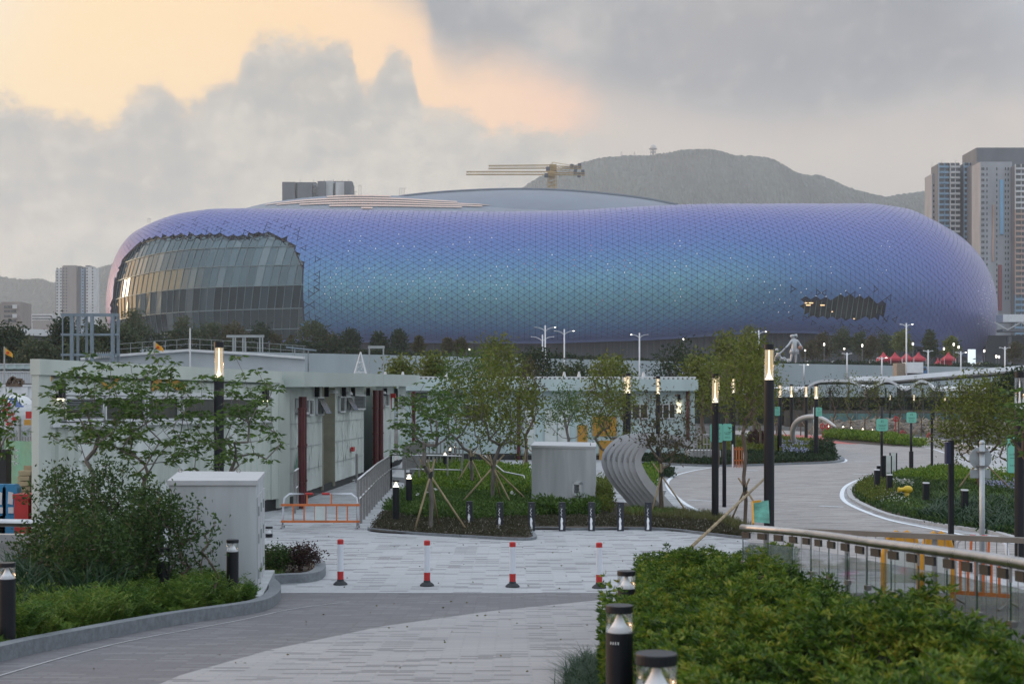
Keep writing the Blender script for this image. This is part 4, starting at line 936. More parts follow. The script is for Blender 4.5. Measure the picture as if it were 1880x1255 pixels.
MF = thing('mesh_fence', 'long teal windbreak mesh fence on top of the rock bank', 'fence', P(1700, 745, 150)); a, c = P(1490, 745, 152), P(1960, 745, 152)
b = MB(); b.beam((a[0], 152, 1.15), (c[0], 152, 1.15), .04, 1.1); b.build('mesh_panel', M('mesh_teal', (.085, .17, .17), .8, var=.25, scale=.8), MF)
for k, x in enumerate(np.arange(a[0], c[0], 2.4)): b = MB(); b.cyl((x, 151.9, .3), (x, 151.9, 1.85), .04, n=6); b.build('post', m_tw2, MF)
# rock bank
rng = np.random.default_rng(3); rk = MB()
m_rock = M('rock', (.17, .155, .135), .95, var=.5, scale=1.2, bump=.5)
for k in range(620):
    px = rng.uniform(1500, 1950); D_ = rng.uniform(126, 150); x, y = (px - CX) / F * D_, D_; z = (D_ - 124) / 26 * .8; r = rng.uniform(.25, .75); ball = MB(); ball.ball((0, 0, 0), 1, 6); V = np.vstack(ball.V); V = V * rng.uniform(.55, 1.2, 3) * r * rng.uniform(.8, 1.2, (len(V), 1)); a_ = rng.uniform(0, 6.28); V = V @ np.array([[math.cos(a_), math.sin(a_), 0], [-math.sin(a_), math.cos(a_), 0], [0, 0, .7]]); rk.add(V + (x, y, z), ball.F)
rk.build('rock_bank', m_rock, kind='stuff')
b = MB(); b.add([(*P(1480, 745, 124)[:2], 0), (*P(1990, 745, 124)[:2], 0), (*P(1990, 745, 153)[:2], .7), (*P(1480, 745, 153)[:2], .7)], [(0, 1, 2, 3)]); b.build('bank', M('bank_soil', (.06, .055, .045), .95, var=.4), kind='structure')
# white street lamps
m_lpw = M('lamp_white', (.62, .66, .70), .5, var=.05); m_em = M('lamp_lit', (1, .93, .8), emit=4, var=0); m_unl = M('lamp_unlit', (.7, .72, .74), .4, var=0)
def dlamp(px, ytop, D, zb, arm, lit, label, arms=(-1, 1)):
    s = D / F; x = (px - CX) / F * D; zt = Hz(ytop, D); r = thing('street_lamp', label, 'street lamp', (x, D, zb), 'white street lamps by the raised road')
    b = MB(); b.cyl((x, D, zb), (x, D, zt), 1.5 * s * (1 if arm > 12 else .9), 1.3 * s, 10); b.build('pole', m_lpw, r, smooth=True)
    for sg in arms:
        a0 = zt - arm * .62 * s; e = MB(); e.tube([(x, D, a0), (x + sg * arm * .25 * s, D, a0 + arm * .22 * s), (x + sg * arm * .6 * s, D, a0 + arm * .38 * s), (x + sg * arm * s, D, a0 + arm * .42 * s)], [.8 * s, .7 * s, .55 * s, .45 * s], 6); e.build('arm', m_lpw, r, smooth=True)
        e = MB(); e.ball((x + sg * arm * s, D, a0 + arm * .42 * s), 1.15 * s, 8, sq=(1.7, 1, .6)); e.build('lamp_head', m_em if sg in lit else m_unl, r)
for px, yt, D, arm, lit, zb, lab in ((1001, 597, 226, 18, (1,), 0, 'taller of the paired white double-arm lamps above the dark tree, left one'), (996, 614, 260, 20, (), 0, 'white double-arm lamp half hidden behind the taller paired lamp'), (1036, 604, 230, 17, (1,), 0, 'white double-arm lamp just right of the paired lamps'),
      (1174, 611, 232, 15, (-1,), 0, 'white double-arm lamp in front of the grey base wall, standing alone'), (1393, 606, 232, 13, (1,), 0, 'white double-arm lamp left of the silver statue'), (1664, 593, 226, 11, (1,), RZ, 'tallest white double-arm lamp, in front of the red tents'),
      (1555, 647, 228, 8, (), RZ, 'short white lamp under the terrace left of the van'), (1619, 655, 228, 8, (1,), RZ, 'short white lamp below the leftmost red tent'), (1704, 642, 228, 8, (), RZ, 'short white lamp right of the red tent row'), (1764, 645, 228, 9, (1,), RZ, 'short white lamp right of the lone red tent'), (1845, 636, 228, 9, (), RZ, 'white lamp by the footbridge end'), (1476, 668, 228, 7, (1,), RZ, 'shortest white lamp below the statue')):
    dlamp(px, yt, D, zb, arm, lit, lab)
# small lit dots on the terrace lamps
for k, (px, py) in enumerate(((1513, 632), (1583, 634), (1676, 631), (1733, 640), (1751, 632), (1760, 637), (1807, 644), (1834, 655), (1829, 654), (1550, 640), (1255, 622), (862, 641), (1419, 640), (1478, 643))):
    D = 300 + (k % 4) * 6; p = P(px, py, D); r = thing('terrace_lamp', '%s slim lit post lamp from the left on the stadium terrace' % ORD[sorted(range(14), key=lambda i: (1513, 1583, 1676, 1733, 1751, 1760, 1807, 1834, 1829, 1550, 1255, 862, 1419, 1478)[i]).index(k)], 'lamp', (p[0], p[1], PZ - .2), 'slim lamps on the terrace')
    b = MB(); b.cyl((p[0], p[1], PZ - .2), (p[0], p[1], p[2]), .07, n=6); b.build('pole', m_tw2, r); b = MB(); b.box((p[0], p[1], p[2]), (.26, .26, .5 if k < 9 else .3)); b.build('lamp_head', m_em, r)
# billboard-like lit kiosk by the stadium's right end
b = MB(); p = P(1784, 650, 305); b.box((p[0], p[1], PZ + 2.1), (1.6, .3, 4.2)); tag(b.build('lit_kiosk', M('kiosk_lit', (.75, .85, .9), emit=.7, var=.2, scale=2)), 'slim glowing white panel standing near the stadium right corner', 'sign panel')
# ------------------------------------------------------------------ site offices
m_mint = M('container_mint', (.47, .525, .49), .55, var=.10, scale=.9, streak=(1, 1, .3), bump=.1)
m_mintb = M('container_cyan', (.41, .51, .52), .55, var=.10, scale=.9, streak=(1, 1, .3))
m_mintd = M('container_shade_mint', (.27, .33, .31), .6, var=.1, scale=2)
m_khaki = M('door_khaki', (.25, .25, .19), .7, var=.12, scale=2); m_pipe = M('pipe_maroon', (.075, .012, .016), .35, var=.15, scale=3)
m_white = M('frame_white', (.55, .58, .60), .5, var=.06); m_must = M('mural_mustard', (.42, .22, .03), .6, var=.1, scale=3); m_murw = M('mural_white', (.55, .60, .59), .6, var=.08, scale=3)
m_murg = M('mural_green', (.06, .28, .16), .6, var=.2, scale=3); m_pane = M('office_glass', (.05, .055, .045), .25, var=.2, spec=.35); m_lv = M('louvre_grey', (.30, .33, .34), .5, metal=.3, var=.08)
m_ss = M('stainless', (.50, .51, .53), .30, metal=1.0, var=.06, scale=6); m_ssd = M('brushed_steel', (.32, .32, .32), .35, metal=.9, var=.08, scale=8)
m_warm = M('wall_lamp_lit', (1, .87, .62), emit=3.0, var=0); m_skirt = M('black_skirt', (.018, .02, .022), .7, var=.1)
class Wall:
    """a vertical wall between two plan points, addressed by photo column and height"""
    def __init__(s, px0, D0, px1, D1):
        s.a = np.array(((px0 - CX) / F * D0, D0)); s.b = np.array(((px1 - CX) / F * D1, D1)); s.t = (s.b - s.a) / np.linalg.norm(s.b - s.a); s.n = np.array((s.t[1], -s.t[0]))
        if s.n @ (-s.a) < 0: s.n = -s.n
        s.L = np.linalg.norm(s.b - s.a); s.rz = math.atan2(s.t[1], s.t[0])
    def u(s, px):
        k = (px - CX) / F; return (k * s.a[1] - s.a[0]) / (s.t[0] - k * s.t[1])
    def at(s, u, z, off=0.0): p = s.a + s.t * u + s.n * off; return (p[0], p[1], z)
    def z(s, px, py): p = s.a + s.t * s.u(px); return Hz(py, p[1])
    def box(s, mb, u0, u1, z0, z1, o0, o1, mi=0):
        c = s.at((u0 + u1) / 2, (z0 + z1) / 2, (o0 + o1) / 2); mb.box(c, (abs(u1 - u0), abs(o1 - o0), abs(z1 - z0)), s.rz, mi)
    def corr(s, mb, u0, u1, z0, z1, pitch=.30, dep=.04, zf=None):
        us = []; k = u0
        while k < u1: us += [(k, 0), (k + pitch * .35, 0), (k + pitch * .5, -dep), (k + pitch * .85, -dep)]; k += pitch
        us = [(min(a, u1), o) for a, o in us] + [(u1, 0)]; V = []
        for a, o in us: V.append(s.at(a, z0, o)); V.append(s.at(a, zf(a) if zf else z1, o))
        mb.add(V, [(2 * i, 2 * i + 2, 2 * i + 3, 2 * i + 1) for i in range(len(us) - 1)])
    def poly(s, mb, pts, off=.02, t=.006):
        mb.slab([s.at(u, z, off) for u, z in pts], (*s.n, 0), t)
def window(w, root, u0, u1, z0, z1, n=1, open_=False):
    f = MB(); e = .045
    for a, b_, c, d in ((u0, u1, z1 - e, z1), (u0, u1, z0, z0 + e), (u0, u0 + e, z0, z1), (u1 - e, u1, z0, z1)): w.box(f, a, b_, c, d, .0, .07)
    for k in range(1, n): uu = u0 + (u1 - u0) * k / n; w.box(f, uu - e / 2, uu + e / 2, z0 + e, z1 - e, .0, .065)
    o = f.build('window', m_white, root); g_ = MB()
    if open_: g_.slab([w.at(u0 + e, z1 - e, .05), w.at(u1 - e, z1 - e, .05), w.at(u1 - e, z0 + e, .28), w.at(u0 + e, z0 + e, .28)], (*w.n, .3), .02)
    else: w.box(g_, u0 + e, u1 - e, z0 + e, z1 - e, .005, .02)
    p = g_.build('pane', m_pane, root); p.parent = o; return o
def louvre(w, root, u0, u1, z0, z1, n=9):
    f = MB(); e = .05
    for a, b_, c, d in ((u0, u1, z1 - e, z1), (u0, u1, z0, z0 + e), (u0, u0 + e, z0, z1), (u1 - e, u1, z0, z1)): w.box(f, a, b_, c, d, .0, .09)
    o = f.build('louvre', m_white, root); s = MB(); w.box(s, u0 + e, u1 - e, z0 + e, z1 - e, .0, .012, 1); h = (z1 - z0 - 2 * e) / n
    for k in range(n): zz = z0 + e + h * (k + .5); s.slab([w.at(u0 + e, zz + h * .35, .02), w.at(u1 - e, zz + h * .35, .02), w.at(u1 - e, zz - h * .3, .075), w.at(u0 + e, zz - h * .3, .075)], (*w.n, .8), .008)
    q_ = s.build('slats', [m_lv, m_skirt], root); q_.parent = o
def walllamp(w, root, u, z, lit=True):
    b = MB(); w.box(b, u - .06, u + .06, z - .14, z + .14, .03, .16); o = b.build('wall_lamp', m_blk, root)
    if lit: c = MB(); w.box(c, u - .04, u + .04, z - .19, z - .145, .05, .14); q_ = c.build('lamp_glow', m_warm, root); q_.parent = o
WB_A = Wall(522, 34.8, 745, 62.5).a + np.array((.05, .15))
# near office, long wall facing the palmate trees
A = thing('site_office', 'pale mint container office with mustard and white mural behind the three palmate trees', 'building', P(60, 745, 25)); WA = Wall(67, 25, 508, 34)
b = MB(); WA.corr(b, .35, WA.L - .3, .28, 3.0); WA.box(b, 0, .35, .28, 3.33, -.1, .05); WA.box(b, WA.L - .35, WA.L, .28, 3.2, -.1, .05); b.build('wall', m_mint, A)
b = MB(); WA.box(b, -.02, WA.L + .1, 3.05, 3.33, -.12, .09); b.build('fascia', m_mint, A)
b = MB(); WA.box(b, 0, WA.L, 0, .28, -.1, -.02); b.build('skirt', m_skirt, A)
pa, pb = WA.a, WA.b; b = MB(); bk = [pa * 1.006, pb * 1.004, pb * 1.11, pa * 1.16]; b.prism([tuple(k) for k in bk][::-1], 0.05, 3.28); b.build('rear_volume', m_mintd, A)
b = MB(); q0, q1 = WA.b, WB_A; b.beam((q0[0], q0[1], 1.6), (q1[0], q1[1], 1.6), .12, 3.1); b.build('corner_panel', m_mint, A)
b = MB(); WA.box(b, .35, WA.L - .35, 2.12, 2.19, .0, .09); WA.box(b, .35, WA.L - .35, 2.70, 2.78, .0, .09); b.build('window_sill', m_white, A)
louvre(WA, A, WA.u(112), WA.u(184), 2.22, 2.68, 9)
for a, c in ((188, 262), (266, 326), (331, 400), (404, 470)): window(WA, A, WA.u(a), WA.u(c), 2.2, 2.69, 1)
walllamp(WA, A, WA.u(103), 2.78); walllamp(WA, A, WA.u(481), 2.78)
b = MB()
for pts in ([(82, 688), (94, 692), (92, 700), (86, 700)], [(176, 694), (194, 716), (212, 706), (224, 676), (218, 676), (206, 702), (196, 708), (184, 694)], [(247, 676), (272, 676), (270, 690), (256, 690)], [(284, 690), (292, 686), (296, 712), (276, 718), (276, 706)], [(294, 680), (338, 706), (336, 716), (322, 716), (300, 698)], [(318, 678), (330, 684), (326, 688)], [(150, 684), (160, 688), (150, 696)]):
    WA.poly(b, [(WA.u(px), WA.z(px, py)) for px, py in pts][::-1], .03)
b.build('mustard_mural', m_must, A)
b = MB()
for pts in ([(76, 800), (84, 800), (84, 818), (76, 818)], [(77, 828), (90, 832), (92, 850), (77, 846)], [(88, 772), (101, 772), (101, 800), (95, 806), (90, 800)], [(140, 806), (164, 800), (168, 846), (142, 846), (152, 828), (142, 824)], [(214, 774), (246, 772), (226, 800), (214, 822), (206, 806)],
            [(232, 838), (262, 800), (300, 774), (322, 778), (352, 820), (351, 840), (316, 800), (296, 806), (250, 846)], [(296, 836), (322, 828), (352, 868), (352, 882), (320, 846)], [(286, 898), (318, 876), (326, 884), (296, 906)], [(420, 780), (434, 774), (434, 850), (424, 850)], [(124, 860), (150, 852), (154, 900), (128, 900)], [(180, 850), (196, 842), (204, 900), (186, 906)]):
    WA.poly(b, [(WA.u(px), WA.z(px, py)) for px, py in pts][::-1], .006, .004)
b.build('white_mural', m_murw, A)
# recessed wing running back along the walkway
B_ = thing('site_office', 'long container wing with maroon downpipes, louvres and doors beside the handrails', 'building', P(530, 745, 34.6)); WB = Wall(522, 34.8, 745, 62.5)
zf = lambda u: 3.12 + .33 * u / WB.L
uD = (WB.u(592), WB.u(614))
b = MB()
for u0, u1 in ((0, uD[0]), (uD[1], WB.u(668)), (WB.u(690), WB.u(724)), (WB.u(731), WB.L)): WB.corr(b, u0, u1, .22, 3, .9, .015, zf)
b.build('wall', M('office_wall', (.47, .52, .50), .6, var=.14, scale=.8, streak=(1, 1, .3)), B_)
b = MB(); 
for u0, u1 in ((uD[0], uD[1]), (WB.u(668), WB.u(690)), (WB.u(724), WB.u(731))): b = MB(); WB.box(b, u0, u1, .1, 3.05, -.6, -.5); b.build('door', m_khaki, B_)
b = MB()
WB.box(b, uD[0] - .02, uD[0] + .05, .1, 3.05, -.55, .02); WB.box(b, uD[1] - .05, uD[1] + .02, .1, 3.05, -.55, .02); WB.box(b, (uD[0] + uD[1]) / 2, (uD[0] + uD[1]) / 2 + .08, .1, 2.6, -.5, -.42); b.build('door_frame', m_khaki, B_)
b = MB(); WB.box(b, 0, WB.L, 0, .22, -.12, -.05); b.build('skirt', m_skirt, B_)
b = MB()
for u0, u1 in ((-.35, WB.u(676)), (WB.u(676) + .05, WB.L + .6)):
    V = []
    for u in (u0, u1):
        t = u / WB.L; z0, z1 = 2.97 + .41 * t, 3.34 + .52 * t
        for o, z in ((.55, z0), (.55, z1), (-.2, z1), (-.2, z0)): V.append(WB.at(u, z, o))
    b.add(V, [(0, 1, 2, 3), (7, 6, 5, 4)] + [(k, 4 + k, 4 + (k + 1) % 4, (k + 1) % 4) for k in range(4)])
b.build('fascia', M('fascia_mint', (.40, .46, .44), .55, var=.06, scale=.6), B_)
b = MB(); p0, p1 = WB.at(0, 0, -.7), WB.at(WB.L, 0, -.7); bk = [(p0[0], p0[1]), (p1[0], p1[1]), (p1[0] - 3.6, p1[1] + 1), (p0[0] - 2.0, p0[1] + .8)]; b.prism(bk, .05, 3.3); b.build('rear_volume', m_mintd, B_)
louvre(WB, B_, WB.u(543), WB.u(562), WB.z(552, 760), WB.z(552, 731), 9); louvre(WB, B_, WB.u(645), WB.u(667), WB.z(656, 752), WB.z(656, 724), 9); louvre(WB, B_, WB.u(733), WB.u(740), WB.z(736, 748), WB.z(736, 724), 9)
window(WB, B_, WB.u(564), WB.u(572), WB.z(568, 763), WB.z(568, 732)); window(WB, B_, WB.u(579), WB.u(591), WB.z(585, 762), WB.z(585, 728), open_=True)
window(WB, B_, WB.u(621), WB.u(631), WB.z(626, 757), WB.z(626, 727)); window(WB, B_, WB.u(632), WB.u(642), WB.z(637, 755), WB.z(637, 727), open_=True); window(WB, B_, WB.u(704), WB.u(712), WB.z(708, 746), WB.z(708, 722)); 
for px in (576, 594, 626, 643, 671, 703, 723): walllamp(WB, B_, WB.u(px), WB.z(px, 719), False)
for px, w_, t0, t1 in ((516, .1, 748, 955), (534, .12, 728, 955), (674, .12, 716, 872), (684, .11, 716, 868), (747, .1, 718, 850)):
    u = WB.u(px); b = MB(); z0, z1 = .02, WB.z(px, t0); p, q_ = WB.at(u, z0, .3 if px > 520 else .5), WB.at(u, z1, .3 if px > 520 else .5); b.cyl(p, q_, w_ * .85, n=12)
    for zz in (.6, 1.5, 2.4):
        if zz < z1: b.cyl(WB.at(u, zz, .3 if px > 520 else .5), WB.at(u, zz + .05, .3 if px > 520 else .5), w_ * 1.0, n=12)
    b.build('downpipe', m_pipe, B_)
rngm = random.Random(9); b = MB(); gm = MB()
for k in range(150):
    px = rngm.choice([rngm.uniform(540, 588), rngm.uniform(617, 664), rngm.uniform(692, 718)]); u = WB.u(px); zt = rngm.uniform(.5, 2.4); h = rngm.uniform(.1, .6); w_ = rngm.uniform(.02, .07)
    WB.poly(b, [(u, zt), (u + w_, zt + h * .5), (u + w_ * 1.2, zt + h), (u - w_ * .3, zt + h * .6)], .012, .004)
for k in range(26):
    px = rngm.choice([rngm.uniform(538, 553), rngm.uniform(728, 742)]); u = WB.u(px); zt = rngm.uniform(.35, 1.2); WB.poly(gm, [(u, zt), (u + .06, zt + .1), (u + .09, zt + .35), (u + .01, zt + .22)], .014, .004)
b.build('white_mural', m_murw, B_); gm.build('green_mural', m_murg, B_)
b = MB()
for k in range(3):
    WB.box(b, .2, uD[0], .8 + k * .62, .815 + k * .62, .012, .02); WB.box(b, uD[1], WB.u(666), .8 + k * .62, .815 + k * .62, .012, .02)
b.build('panel_joint', m_lv, B_)
b = MB(); WB.box(b, WB.u(590) , WB.u(596), WB.z(593, 752), WB.z(593, 740), .03, .045); o = b.build('notice_sign', m_white, B_); b = MB(); b.lathe([(.035, 0), (.05, 0), (.05, .004), (.035, .004)], (0, 0, 0), 12); 
q_ = b.build('symbol', m_blk, B_); q_.location = tuple(np.array(WB.at(WB.u(593), WB.z(593, 745), .052)) - np.array(B_['_o'])); q_.rotation_euler = (math.radians(90), 0, WB.rz); q_.parent = o
b = MB(); WB.box(b, WB.u(643), WB.u(646), WB.z(644, 828), WB.z(644, 820), .02, .1); b.build('alarm_box', M('alarm_red', (.4, .02, .02), .5), B_)
b = MB(); WB.box(b, WB.u(717) - .1, WB.u(717) + .1, WB.z(717, 730), WB.z(717, 722), .02, .2); WB.box(b, WB.u(717) - .02, WB.u(717) + .02, WB.z(717, 750), WB.z(717, 730), .02, .05); b.build('alarm_bell', MATS['alarm_red'], B_)
for px, z_ in ((628, 2.9), (693, 3.0), (600, 2.92)): b = MB(); c = WB.at(WB.u(px), z_, .2); b.cyl((c[0], c[1], c[2] - .05), (c[0], c[1], c[2] + .05), .14, .1, 12); b.build('ceiling_camera', m_white, B_)
# far wing across the back
C_ = thing('site_office', 'far container wing with cyan wall and mustard panels behind the staked trees', 'building', P(740, 745, 66)); WC_ = Wall(741, 65.5, 1275, 66)
b = MB(); WC_.corr(b, 0, WC_.L, .3, 3.3, .5, .03); WC_.box(b, WC_.L - .3, WC_.L, .2, 3.4, -.4, .06); b.build('wall', m_mintb, C_)
b = MB(); WC_.box(b, -.3, WC_.L + .1, 3.2, 3.74, -.3, .5); b.build('fascia', m_mintb, C_)
b = MB(); WC_.box(b, -.3, WC_.L, 3.80, 3.86, .3, .42); 
for k in range(62): WC_.box(b, k * .22 , k * .22 + .1, 3.74, 3.80, .2, .45)
b.build('roof_edge', m_white, C_)
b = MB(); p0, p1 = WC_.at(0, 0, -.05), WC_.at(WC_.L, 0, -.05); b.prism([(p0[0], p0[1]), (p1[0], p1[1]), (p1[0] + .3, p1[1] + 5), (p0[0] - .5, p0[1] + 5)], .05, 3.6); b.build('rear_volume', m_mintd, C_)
b = MB(); WC_.box(b, WC_.u(830), WC_.u(950), 0, .3, -.02, .02); WC_.box(b, 0, WC_.L, 0, .22, -.05, 0.0); b.build('skirt', m_skirt, C_)
louvre(WC_, C_, WC_.u(752), WC_.u(787), Hz(740, 66), Hz(718, 66), 8)
for px in (952, 1262): b = MB(); b.cyl(WC_.at(WC_.u(px), 0, .15), WC_.at(WC_.u(px), 3.2, .15), .085, n=10); b.build('downpipe', m_pipe, C_)
b = MB()
for x0, x1, y0, y1 in ((1060, 1078, 780, 845), (1088, 1132, 764, 800), (1100, 1136, 808, 850), (1064, 1090, 812, 850)): WC_.box(b, WC_.u(x0), WC_.u(x1), Hz(y1, 66), Hz(y0, 66), .03, .04)
b.build('mustard_mural', m_must, C_)
b = MB()
for x0, x1 in ((1000, 1022), (1024, 1046), (962, 982)): b = MB(); WC_.box(b, WC_.u(x0), WC_.u(x1), .3, 2.35, .02, .06); b.build('door', m_murw, C_)
for x0, x1 in ((850, 900), (1145, 1190), (1205, 1240)): window(WC_, C_, WC_.u(x0), WC_.u(x1), 1.9, 2.6, 3)
for px in (806, 1246): walllamp(WC_, C_, WC_.u(px), 2.9)
b = MB(); WC_.box(b, WC_.u(1242), WC_.u(1250), Hz(758, 66), Hz(738, 66), .05, .12); b.build('lit_panel', M('panel_lit', (1, .9, .65), emit=1.0, var=0), C_)
b = MB()
for px in (708, 740, 735 + 300, 1062, 820, 1180): c = WC_.at(WC_.u(px), 3.86, .3); b.cyl(c, (c[0], c[1], c[2] + .22), .09, .04, 8)
b.build('roof_vents', m_white, C_)
# white roofed shed behind, mast, steel frame
SH = thing('site_shed', 'low white gabled shed with roof handrail behind the near office', 'building', P(350, 745, 80)); D = 80
b = MB(); pr = [P(150, 657, D), P(210, 651, D), P(345, 641, D), P(470, 648, D), P(560, 655, D)]; n = len(pr); V = [(p[0], D, 0) for p in pr] + pr + [(p[0] * 1.12, D + 9, p[2]) for p in pr]
b.add(V, [q_ for i in range(n - 1) for q_ in ((i, i + 1, n + i + 1, n + i), (n + i, n + i + 1, 2 * n + i + 1, 2 * n + i))]); b.build('walls_and_roof', M('shed_white', (.36, .41, .44), .6, var=.08, scale=.6), SH)
b = MB(); 
for a, c in zip(pr[:-1], pr[1:]): b.beam((a[0], D - .12, a[2] - .06), (c[0], D - .12, c[2] - .06), .25, .14)
b.build('roof_trim', m_white, SH)
b = MB(); top = [(p[0], D + .4, p[2] + .62) for p in pr[1:]]
for h in (0, -.3):
    for a, c in zip(top[:-1], top[1:]): b.beam((a[0], a[1], a[2] + h), (c[0], c[1], c[2] + h), .022, .022)
for px in np.linspace(215, 556, 17):
    zt = np.interp(px, [210, 345, 470, 560], [Hz(651, D), Hz(641, D), Hz(648, D), Hz(655, D)]); x = (px - CX) / F * D; b.beam((x, D + .4, zt - .1), (x, D + .4, zt + .62), .022, .022)
b.build('roof_handrail', m_lv, SH)
b = MB(); 
for k in range(9):
    for j in range(2): b.beam(P(178 + k * 4, 646 + j * 6, D - .3), P(178 + k * 4, 651 + j * 6, D - .3), .05, .05)
b.build('vent_grille', m_lv, SH)
b = MB(); b.cyl((*P(349, 745, 79)[:2], 0), P(349, 602, 79), .07, .04, 8); tag(b.build('thin_mast', m_white), 'tall thin white mast rising above the gabled shed', 'mast')
FRm = thing('steel_frame', 'open blue-grey steel frame tower left of the stadium glass', 'frame', P(170, 745, 72)); m_stl = M('steel_bluegrey', (.17, .22, .26), .5, metal=.3, var=.1)
for px, D_, w_ in ((132, 70, .17), (169, 70, .16), (207, 70, .17), (143, 76, .13), (159, 76, .12), (217, 76, .14), (115, 73, .06)):
    b = MB(); b.beam((*P(px, 745, D_)[:2], 0), P(px, 577, D_), w_ * .95, w_ * .95); b.build('post', m_stl, FRm)
b = MB()
for py in (578, 614, 651):
    for a, c in (((112, 70), (218, 70)), ((116, 76), (219, 76)), ((132, 70), (143, 76)), ((169, 70), (159, 76)), ((207, 70), (217, 76))): b.beam(P(a[0], py, a[1]), P(c[0], py, c[1]), .09, .11 if py != 578 else .15)
b.build('beam', m_stl, FRm)
# portal frames and stage canopy behind the wing
def portal(px0, px1, py0, D, label, slant=0, m_=None, posts=None):
    r = thing('portal_frame', label, 'frame', P((px0 + px1) / 2, 745, D))
    for px in posts or (px0, px1): b = MB(); b.beam((*P(px, 745, D)[:2], 0), P(px, py0, D), .075, .075); b.build('post', m_lv, r)
    b = MB(); b.beam(P(px0 - 2, py0 - slant, D), P(px1 + 2, py0 + slant, D), .5 if slant else .12, .1 if slant else .14); b.build('top_beam', m_ or m_lv, r)
portal(678, 704, 637, 76, 'white goalpost frame behind the container wing, right of the stage'); portal(418, 483, 617, 82, 'white portal frame with paired posts below the stadium glass', posts=(428, 432, 446, 450, 477, 482))
portal(528, 578, 640, 84, 'white T-shaped canopy with a tilted blue roof behind the offices', 3, m_stl, (541, 566))
b = MB(); b.box((*P(620, 745, 90)[:2], 1.9), (4.6, 3, 3.8)); b.box((*P(600, 745, 92)[:2], 2.1), (7.5, 3, 4.1)); tag(b.build('stage_shed', M('shed_cream', (.45, .43, .38), .7, var=.15)), 'cream shed behind the container wing roof', 'shed')
NTt = thing('bell_tent_frame', 'small white pyramid frame covered in dotted netting behind the wing roof', 'frame', P(662, 745, 74)); D = 74; ap = P(662, 646, D); bs = [(ap[0] + a, D + c, 3.2) for a, c in ((-.55, -.5), (.55, -.5), (.55, .5), (-.55, .5))]
b = MB()
for p in bs: b.beam(p, ap, .05, .05)
for t in (.25, .5, .75): 
    for i in range(4): p, q_ = np.array(bs[i]), np.array(bs[(i + 1) % 4]); a_ = np.array(ap); b.beam(p + (a_ - p) * t, q_ + (a_ - q_) * t, .04, .04)
b.build('frame', m_white, NTt); b = MB()
rg = random.Random(2)
for k in range(70):
    t = rg.random(); i = rg.randrange(4); p, q_ = np.array(bs[i]), np.array(bs[(i + 1) % 4]); v = rg.random(); m_ = p + (q_ - p) * v; b.ball(m_ + (np.array(ap) - m_) * t, .035, 6)
b.build('netting_dots', m_white, NTt)
# flags
def flag(px, py, D, label, tip=1):
    r = thing('flag', label, 'flag', (*P(px, 745, D)[:2], 0)); s = D / F; b = MB(); b.cyl((*P(px, 745, D)[:2], 0), P(px, py - 2, D), .035, n=8); b.build('pole', m_lv, r)
    b = MB(); V = []; n = 7
    for i in range(n):
        t = i / (n - 1)
        for h in (0, 1): V.append((P(px + 1 + t * 16, 0, D)[0], D + .12 * math.sin(t * 5), Hz(py + t * 12 + h * (11 - 4 * t) + 1.2 * math.sin(t * 6), D)))
    b.add(V, [(2 * i, 2 * i + 2, 2 * i + 3, 2 * i + 1) for i in range(n - 1)]); me = b.build('flag_cloth', M('flag_yellow', (.62, .33, .03), .7, var=.05), r)
    so = me.modifiers.new('thick', 'SOLIDIFY'); so.thickness = .01
    b = MB(); c = P(px + 6, py + 9.5, D - .16); b.cyl((c[0], c[1] - .005, c[2]), (c[0], c[1] + .005, c[2]), 2.8 * s, n=12); b.build('emblem', M('emblem_red', (.5, .06, .02), .7), r)
flag(284, 628, 62, 'yellow flag with a red emblem flying above the gabled shed'); flag(8, 638, 62, 'yellow flag with a red emblem at the left edge of the site yard')
# ------------------------------------------------------------------ left yard
def wallbox(px0, px1, py0, py1, D, dep, mat, name, label, cat, mb=None):
    b = MB(); x0, x1 = (px0 - CX) / F * D, (px1 - CX) / F * D; z1 = Hz(py0, D); z0 = max(0, Hz(py1, D)); b.box(((x0 + x1) / 2, D + dep / 2, (z0 + z1) / 2), (x1 - x0, dep, z1 - z0)); o = b.build(name, mat); return tag(o, label, cat) if label else o
def ribbox(px0, px1, py0, py1, D, dep, mat, name, label, cat, n=14):
    r = thing(name, label, cat, P((px0 + px1) / 2, 745, D)); x0, x1 = (px0 - CX) / F * D, (px1 - CX) / F * D; z1, z0 = Hz(py0, D), max(0, Hz(py1, D)); b = MB(); b.box(((x0 + x1) / 2, D + dep / 2, (z0 + z1) / 2), (x1 - x0, dep, z1 - z0)); b.build('body', mat, r)
    b = MB(); 
    for k in range(n): x = x0 + (x1 - x0) * (k + .5) / n; b.box((x, D - .03, (z0 + z1) / 2), ((x1 - x0) / n * .35, .06, z1 - z0 - .1))
    b.build('ribs', mat, r); b = MB(); b.box(((x0 + x1) / 2, D - .04, z1 - .04), (x1 - x0, .1, .08)); b.build('rail', m_white, r); return r
ribbox(-60, 66, 667, 677, 130, 4, m_mintb, 'site_cabin', 'pale cabin roofline behind the flag at the left edge', 'cabin', 8)
ribbox(-60, 68, 681, 704, 90, 6, m_can, 'ribbed_roof_shed', 'white shed with a ribbed sloping roof in the left yard', 'shed', 40)
ribbox(-40, 63, 706, 728, 62, 5, m_can, 'container_stack', 'long white container with dark seams in the left yard', 'container', 3)
ribbox(-40, 62, 728, 800, 54, 3, m_lv, 'corrugated_hoarding', 'grey corrugated hoarding in the left yard behind the patterned drum', 'hoarding', 12)
EX = thing('excavator_arm', 'brown folded excavator arm lying on the white container', 'machine part', P(28, 705, 60)); b = MB()
